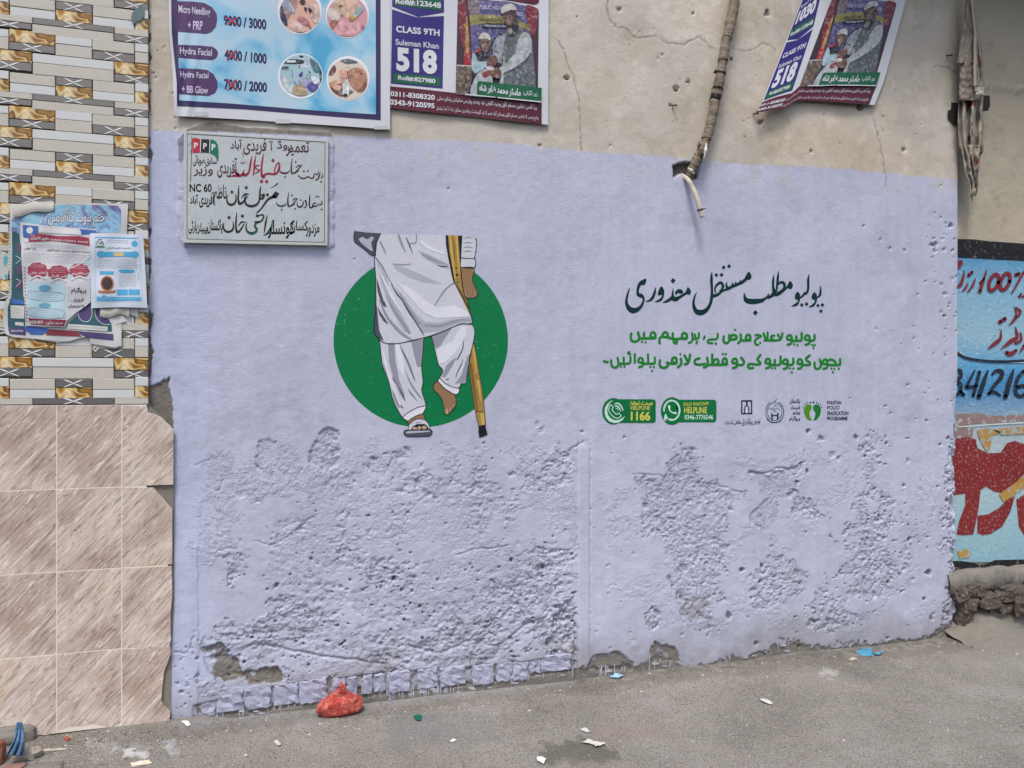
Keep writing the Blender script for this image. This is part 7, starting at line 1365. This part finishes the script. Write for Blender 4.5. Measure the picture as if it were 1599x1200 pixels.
scribble(k, 245, 345, 572, 600, 0, .4, 11); scribble(k, 400, 515, 596, 630, 0, .4, 12); scribble(k, 565, 670, 580, 610, 0, .4, 13); k.put('medallion_lettering', M3, .0022, flat('d8c6cc', .55))
k = Ink(); scribble(k, 240, 690, 412, 430, .04, .35, 5); scribble(k, 180, 700, 480, 545, .03, .35, 6); scribble(k, 235, 470, 785, 835, .05, .35, 7); scribble(k, 235, 470, 920, 975, .05, .35, 8); scribble(k, 525, 570, 745, 860, .0, .35, 9); k.put('small_print', M3, .0012, flat('70747c', .6))
P('oval_label', .0012, flat('5f97b4', .55), [circle(352, 752, 50, 24, 18), circle(350, 888, 48, 22, 18)]); P('maroon_strip', .0012, flat('7a2c44', .55), [[(220, 985), (350, 992), (518, 1000), (498, 1048), (350, 1042), (238, 1035)]])
P('rule_boxes', .0014, flat('30343c', .55), [], [([(228, 772), (478, 790), (470, 852), (232, 836), (228, 772)], .4), ([(228, 905), (478, 920), (470, 985), (232, 968), (228, 905)], .4)] + [([(186 + 1 * i, 590 + i * 26), (196 + i, 598 + i * 26)], 1.0) for i in range(17)] + [([(706, 680 + i * 24), (712, 690 + i * 24)], 1.0) for i in range(8)])
k = Ink().text('0333-9271', bb(TZ, 235, 1006, 335, 1030), .02).text('مسجد مذکورہ', bb(TZ, 355, 1010, 490, 1038), .02); k.put('small_print', M3, .0018, WHT); g.done()
M4 = ML(.041, .0022, 2)
T3 = empty('blue_white_notice', 'small white notice with bright blue panels and a round brown seal', 'poster', loc=wp(185, 480, .03)); g = Grp(T3)
P = lambda nm, lift, mat, polys=(), strokes=(), sm=False, M=M4: ink(nm, lift, mat, None, [TZ(p) for p in polys], [(TZ(a), w_) for a, w_ in strokes], M=M, sm=sm)
Ink().dense(TZ([(705, 322), (900, 330), (1118, 332), (1125, 450), (1140, 700), (1150, 905), (930, 900), (712, 908), (708, 600)]), 5).put('sheet', M4, 0, flat('c3ccd9', .5))
CY_ = flat('4a9ec8', .5); P('blue_panels', .0008, CY_, [[(742, 350), (1075, 358), (1075, 366), (742, 358)], [(815, 468), (1030, 468), (1030, 508), (815, 508)], circle(787, 487, 32, 26, 18), circle(1052, 488, 32, 26, 18), circle(1050, 404, 25, 24, 18), [(778, 618), (888, 620), (886, 646), (778, 645)], [(920, 615), (950, 605), (1035, 608), (1055, 620), (1035, 632), (950, 634)],
    [(912, 762), (998, 762), (998, 806), (912, 808)], [(1004, 760), (1092, 762), (1092, 806), (1004, 806)], [(752, 818), (1100, 820), (1100, 850), (755, 852)], [(795, 805), (825, 806), (820, 820), (798, 820)]])
P('yellow_patch', .0012, flat('c7b46a', .5), [[(888, 474), (965, 474), (965, 502), (888, 502)]]); P('seal_rim', .0012, flat('a8683c', .5), [circle(836, 714, 52, 60, 24), [(765, 768), (840, 778), (905, 765), (900, 785), (840, 792), (770, 788)]]); P('seal', .0016, flat('3a2420', .5), [circle(836, 714, 42, 48, 24)])
P('crest', .0012, flat('4a4f58', .5), [], [([(760 + 24, 385 + 0), (806, 395), (800, 425), (780, 432), (760, 420), (756, 395), (775, 372), (795, 372)], .9), ([(772, 400), (796, 400)], 1.4)]); P('crest_ribbon', .0014, flat('4f8a5c', .5), [], [([(748, 430), (780, 422), (815, 430)], 1.6)])
k = Ink(); k.text('مدرسہ تعلیم القرآن', bb(TZ, 835, 425, 1020, 450), .008); scribble(k, 835, 1010, 378, 410, .03, .4, 21); scribble(k, 760, 1080, 528, 600, 0, .35, 22); scribble(k, 930, 1070, 655, 745, 0, .35, 23); k.stroke(TZ([(1082, 640), (1084, 690)]), .4); k.put('small_print', M4, .0012, flat('3d4250', .5))
k = Ink(); k.stroke(TZ([(742, 350), (742, 858), (1112, 858), (1085, 350)]), .35, False); k.put('thin_frame', M4, .0010, flat('6f8fb0', .5)); k = Ink(); scribble(k, 765, 870, 830, 845, 0, .4, 24); scribble(k, 900, 1090, 830, 845, 0, .4, 25); scribble(k, 800, 825, 846, 850, 0, .3, 26); k.put('small_print', M4, .0012, WHT)
g.done()
# scraps of older paper on the tiles
M5 = ML(.0225, .0008)
o = Ink().dense(TZ([(0, 480), (40, 470), (64, 490), (60, 560), (68, 600), (60, 680), (30, 690), (0, 650)]), 4).put('paper_remnant', M5, 0, flat('b9bdb8', .7)); tag(o, 'pale torn paper remnant with turquoise spots at the left edge of the tiles', 'paper')
ink('turquoise_spots', .001, flat('4fa6a8', .6), o, [TZ([(25, 510), (50, 490), (62, 520), (45, 560), (50, 585), (30, 570)]), TZ([(30, 650), (55, 640), (62, 665), (40, 680)])], M=M5)
o = Ink().dense(TZ([(890, 985), (945, 975), (952, 1085), (950, 1205), (900, 1225), (800, 1205), (720, 1190), (705, 1140), (760, 1150), (880, 1165)]), 4).put('paper_remnant', ML(.0245, .001), 0, flat('bab6ac', .7)); tag(o, 'stiff pale strip of torn backing paper under the conference poster', 'paper')
k = Ink()
for x, y in ((735, 1215), (745, 1240), (760, 1225), (748, 1200), (730, 1230), (1005, 1130), (700, 1245)): k.poly([(a[0] + .0, a[1]) for a in circle(*TZ((x, y)), prs.uniform(1, 2.6), prs.uniform(1, 2.2), 7)])
o = k.put('glue_residue', lambda a, b, l=0.0: wp(a, b, .0225 + l), 0, flat('d3d2cc', .6)); tag(o, 'white lumps of dried paste on the strip tiles below the torn poster', 'paste')
# parts made of marks too small to pick apart are stuff
for o in bpy.data.objects:
    if re.sub(r'[.]\d+$', '', o.name) in ('small_print', 'border_dots', 'medallion_lettering', 'black_script', 'maroon_script', 'red_script', 'green_script', 'paint_drips', 'toe_dots', 'outlines', 'medallion_rims', 'sign_lettering', 'sign_number', 'emblem_caption'): o['kind'] = 'stuff'
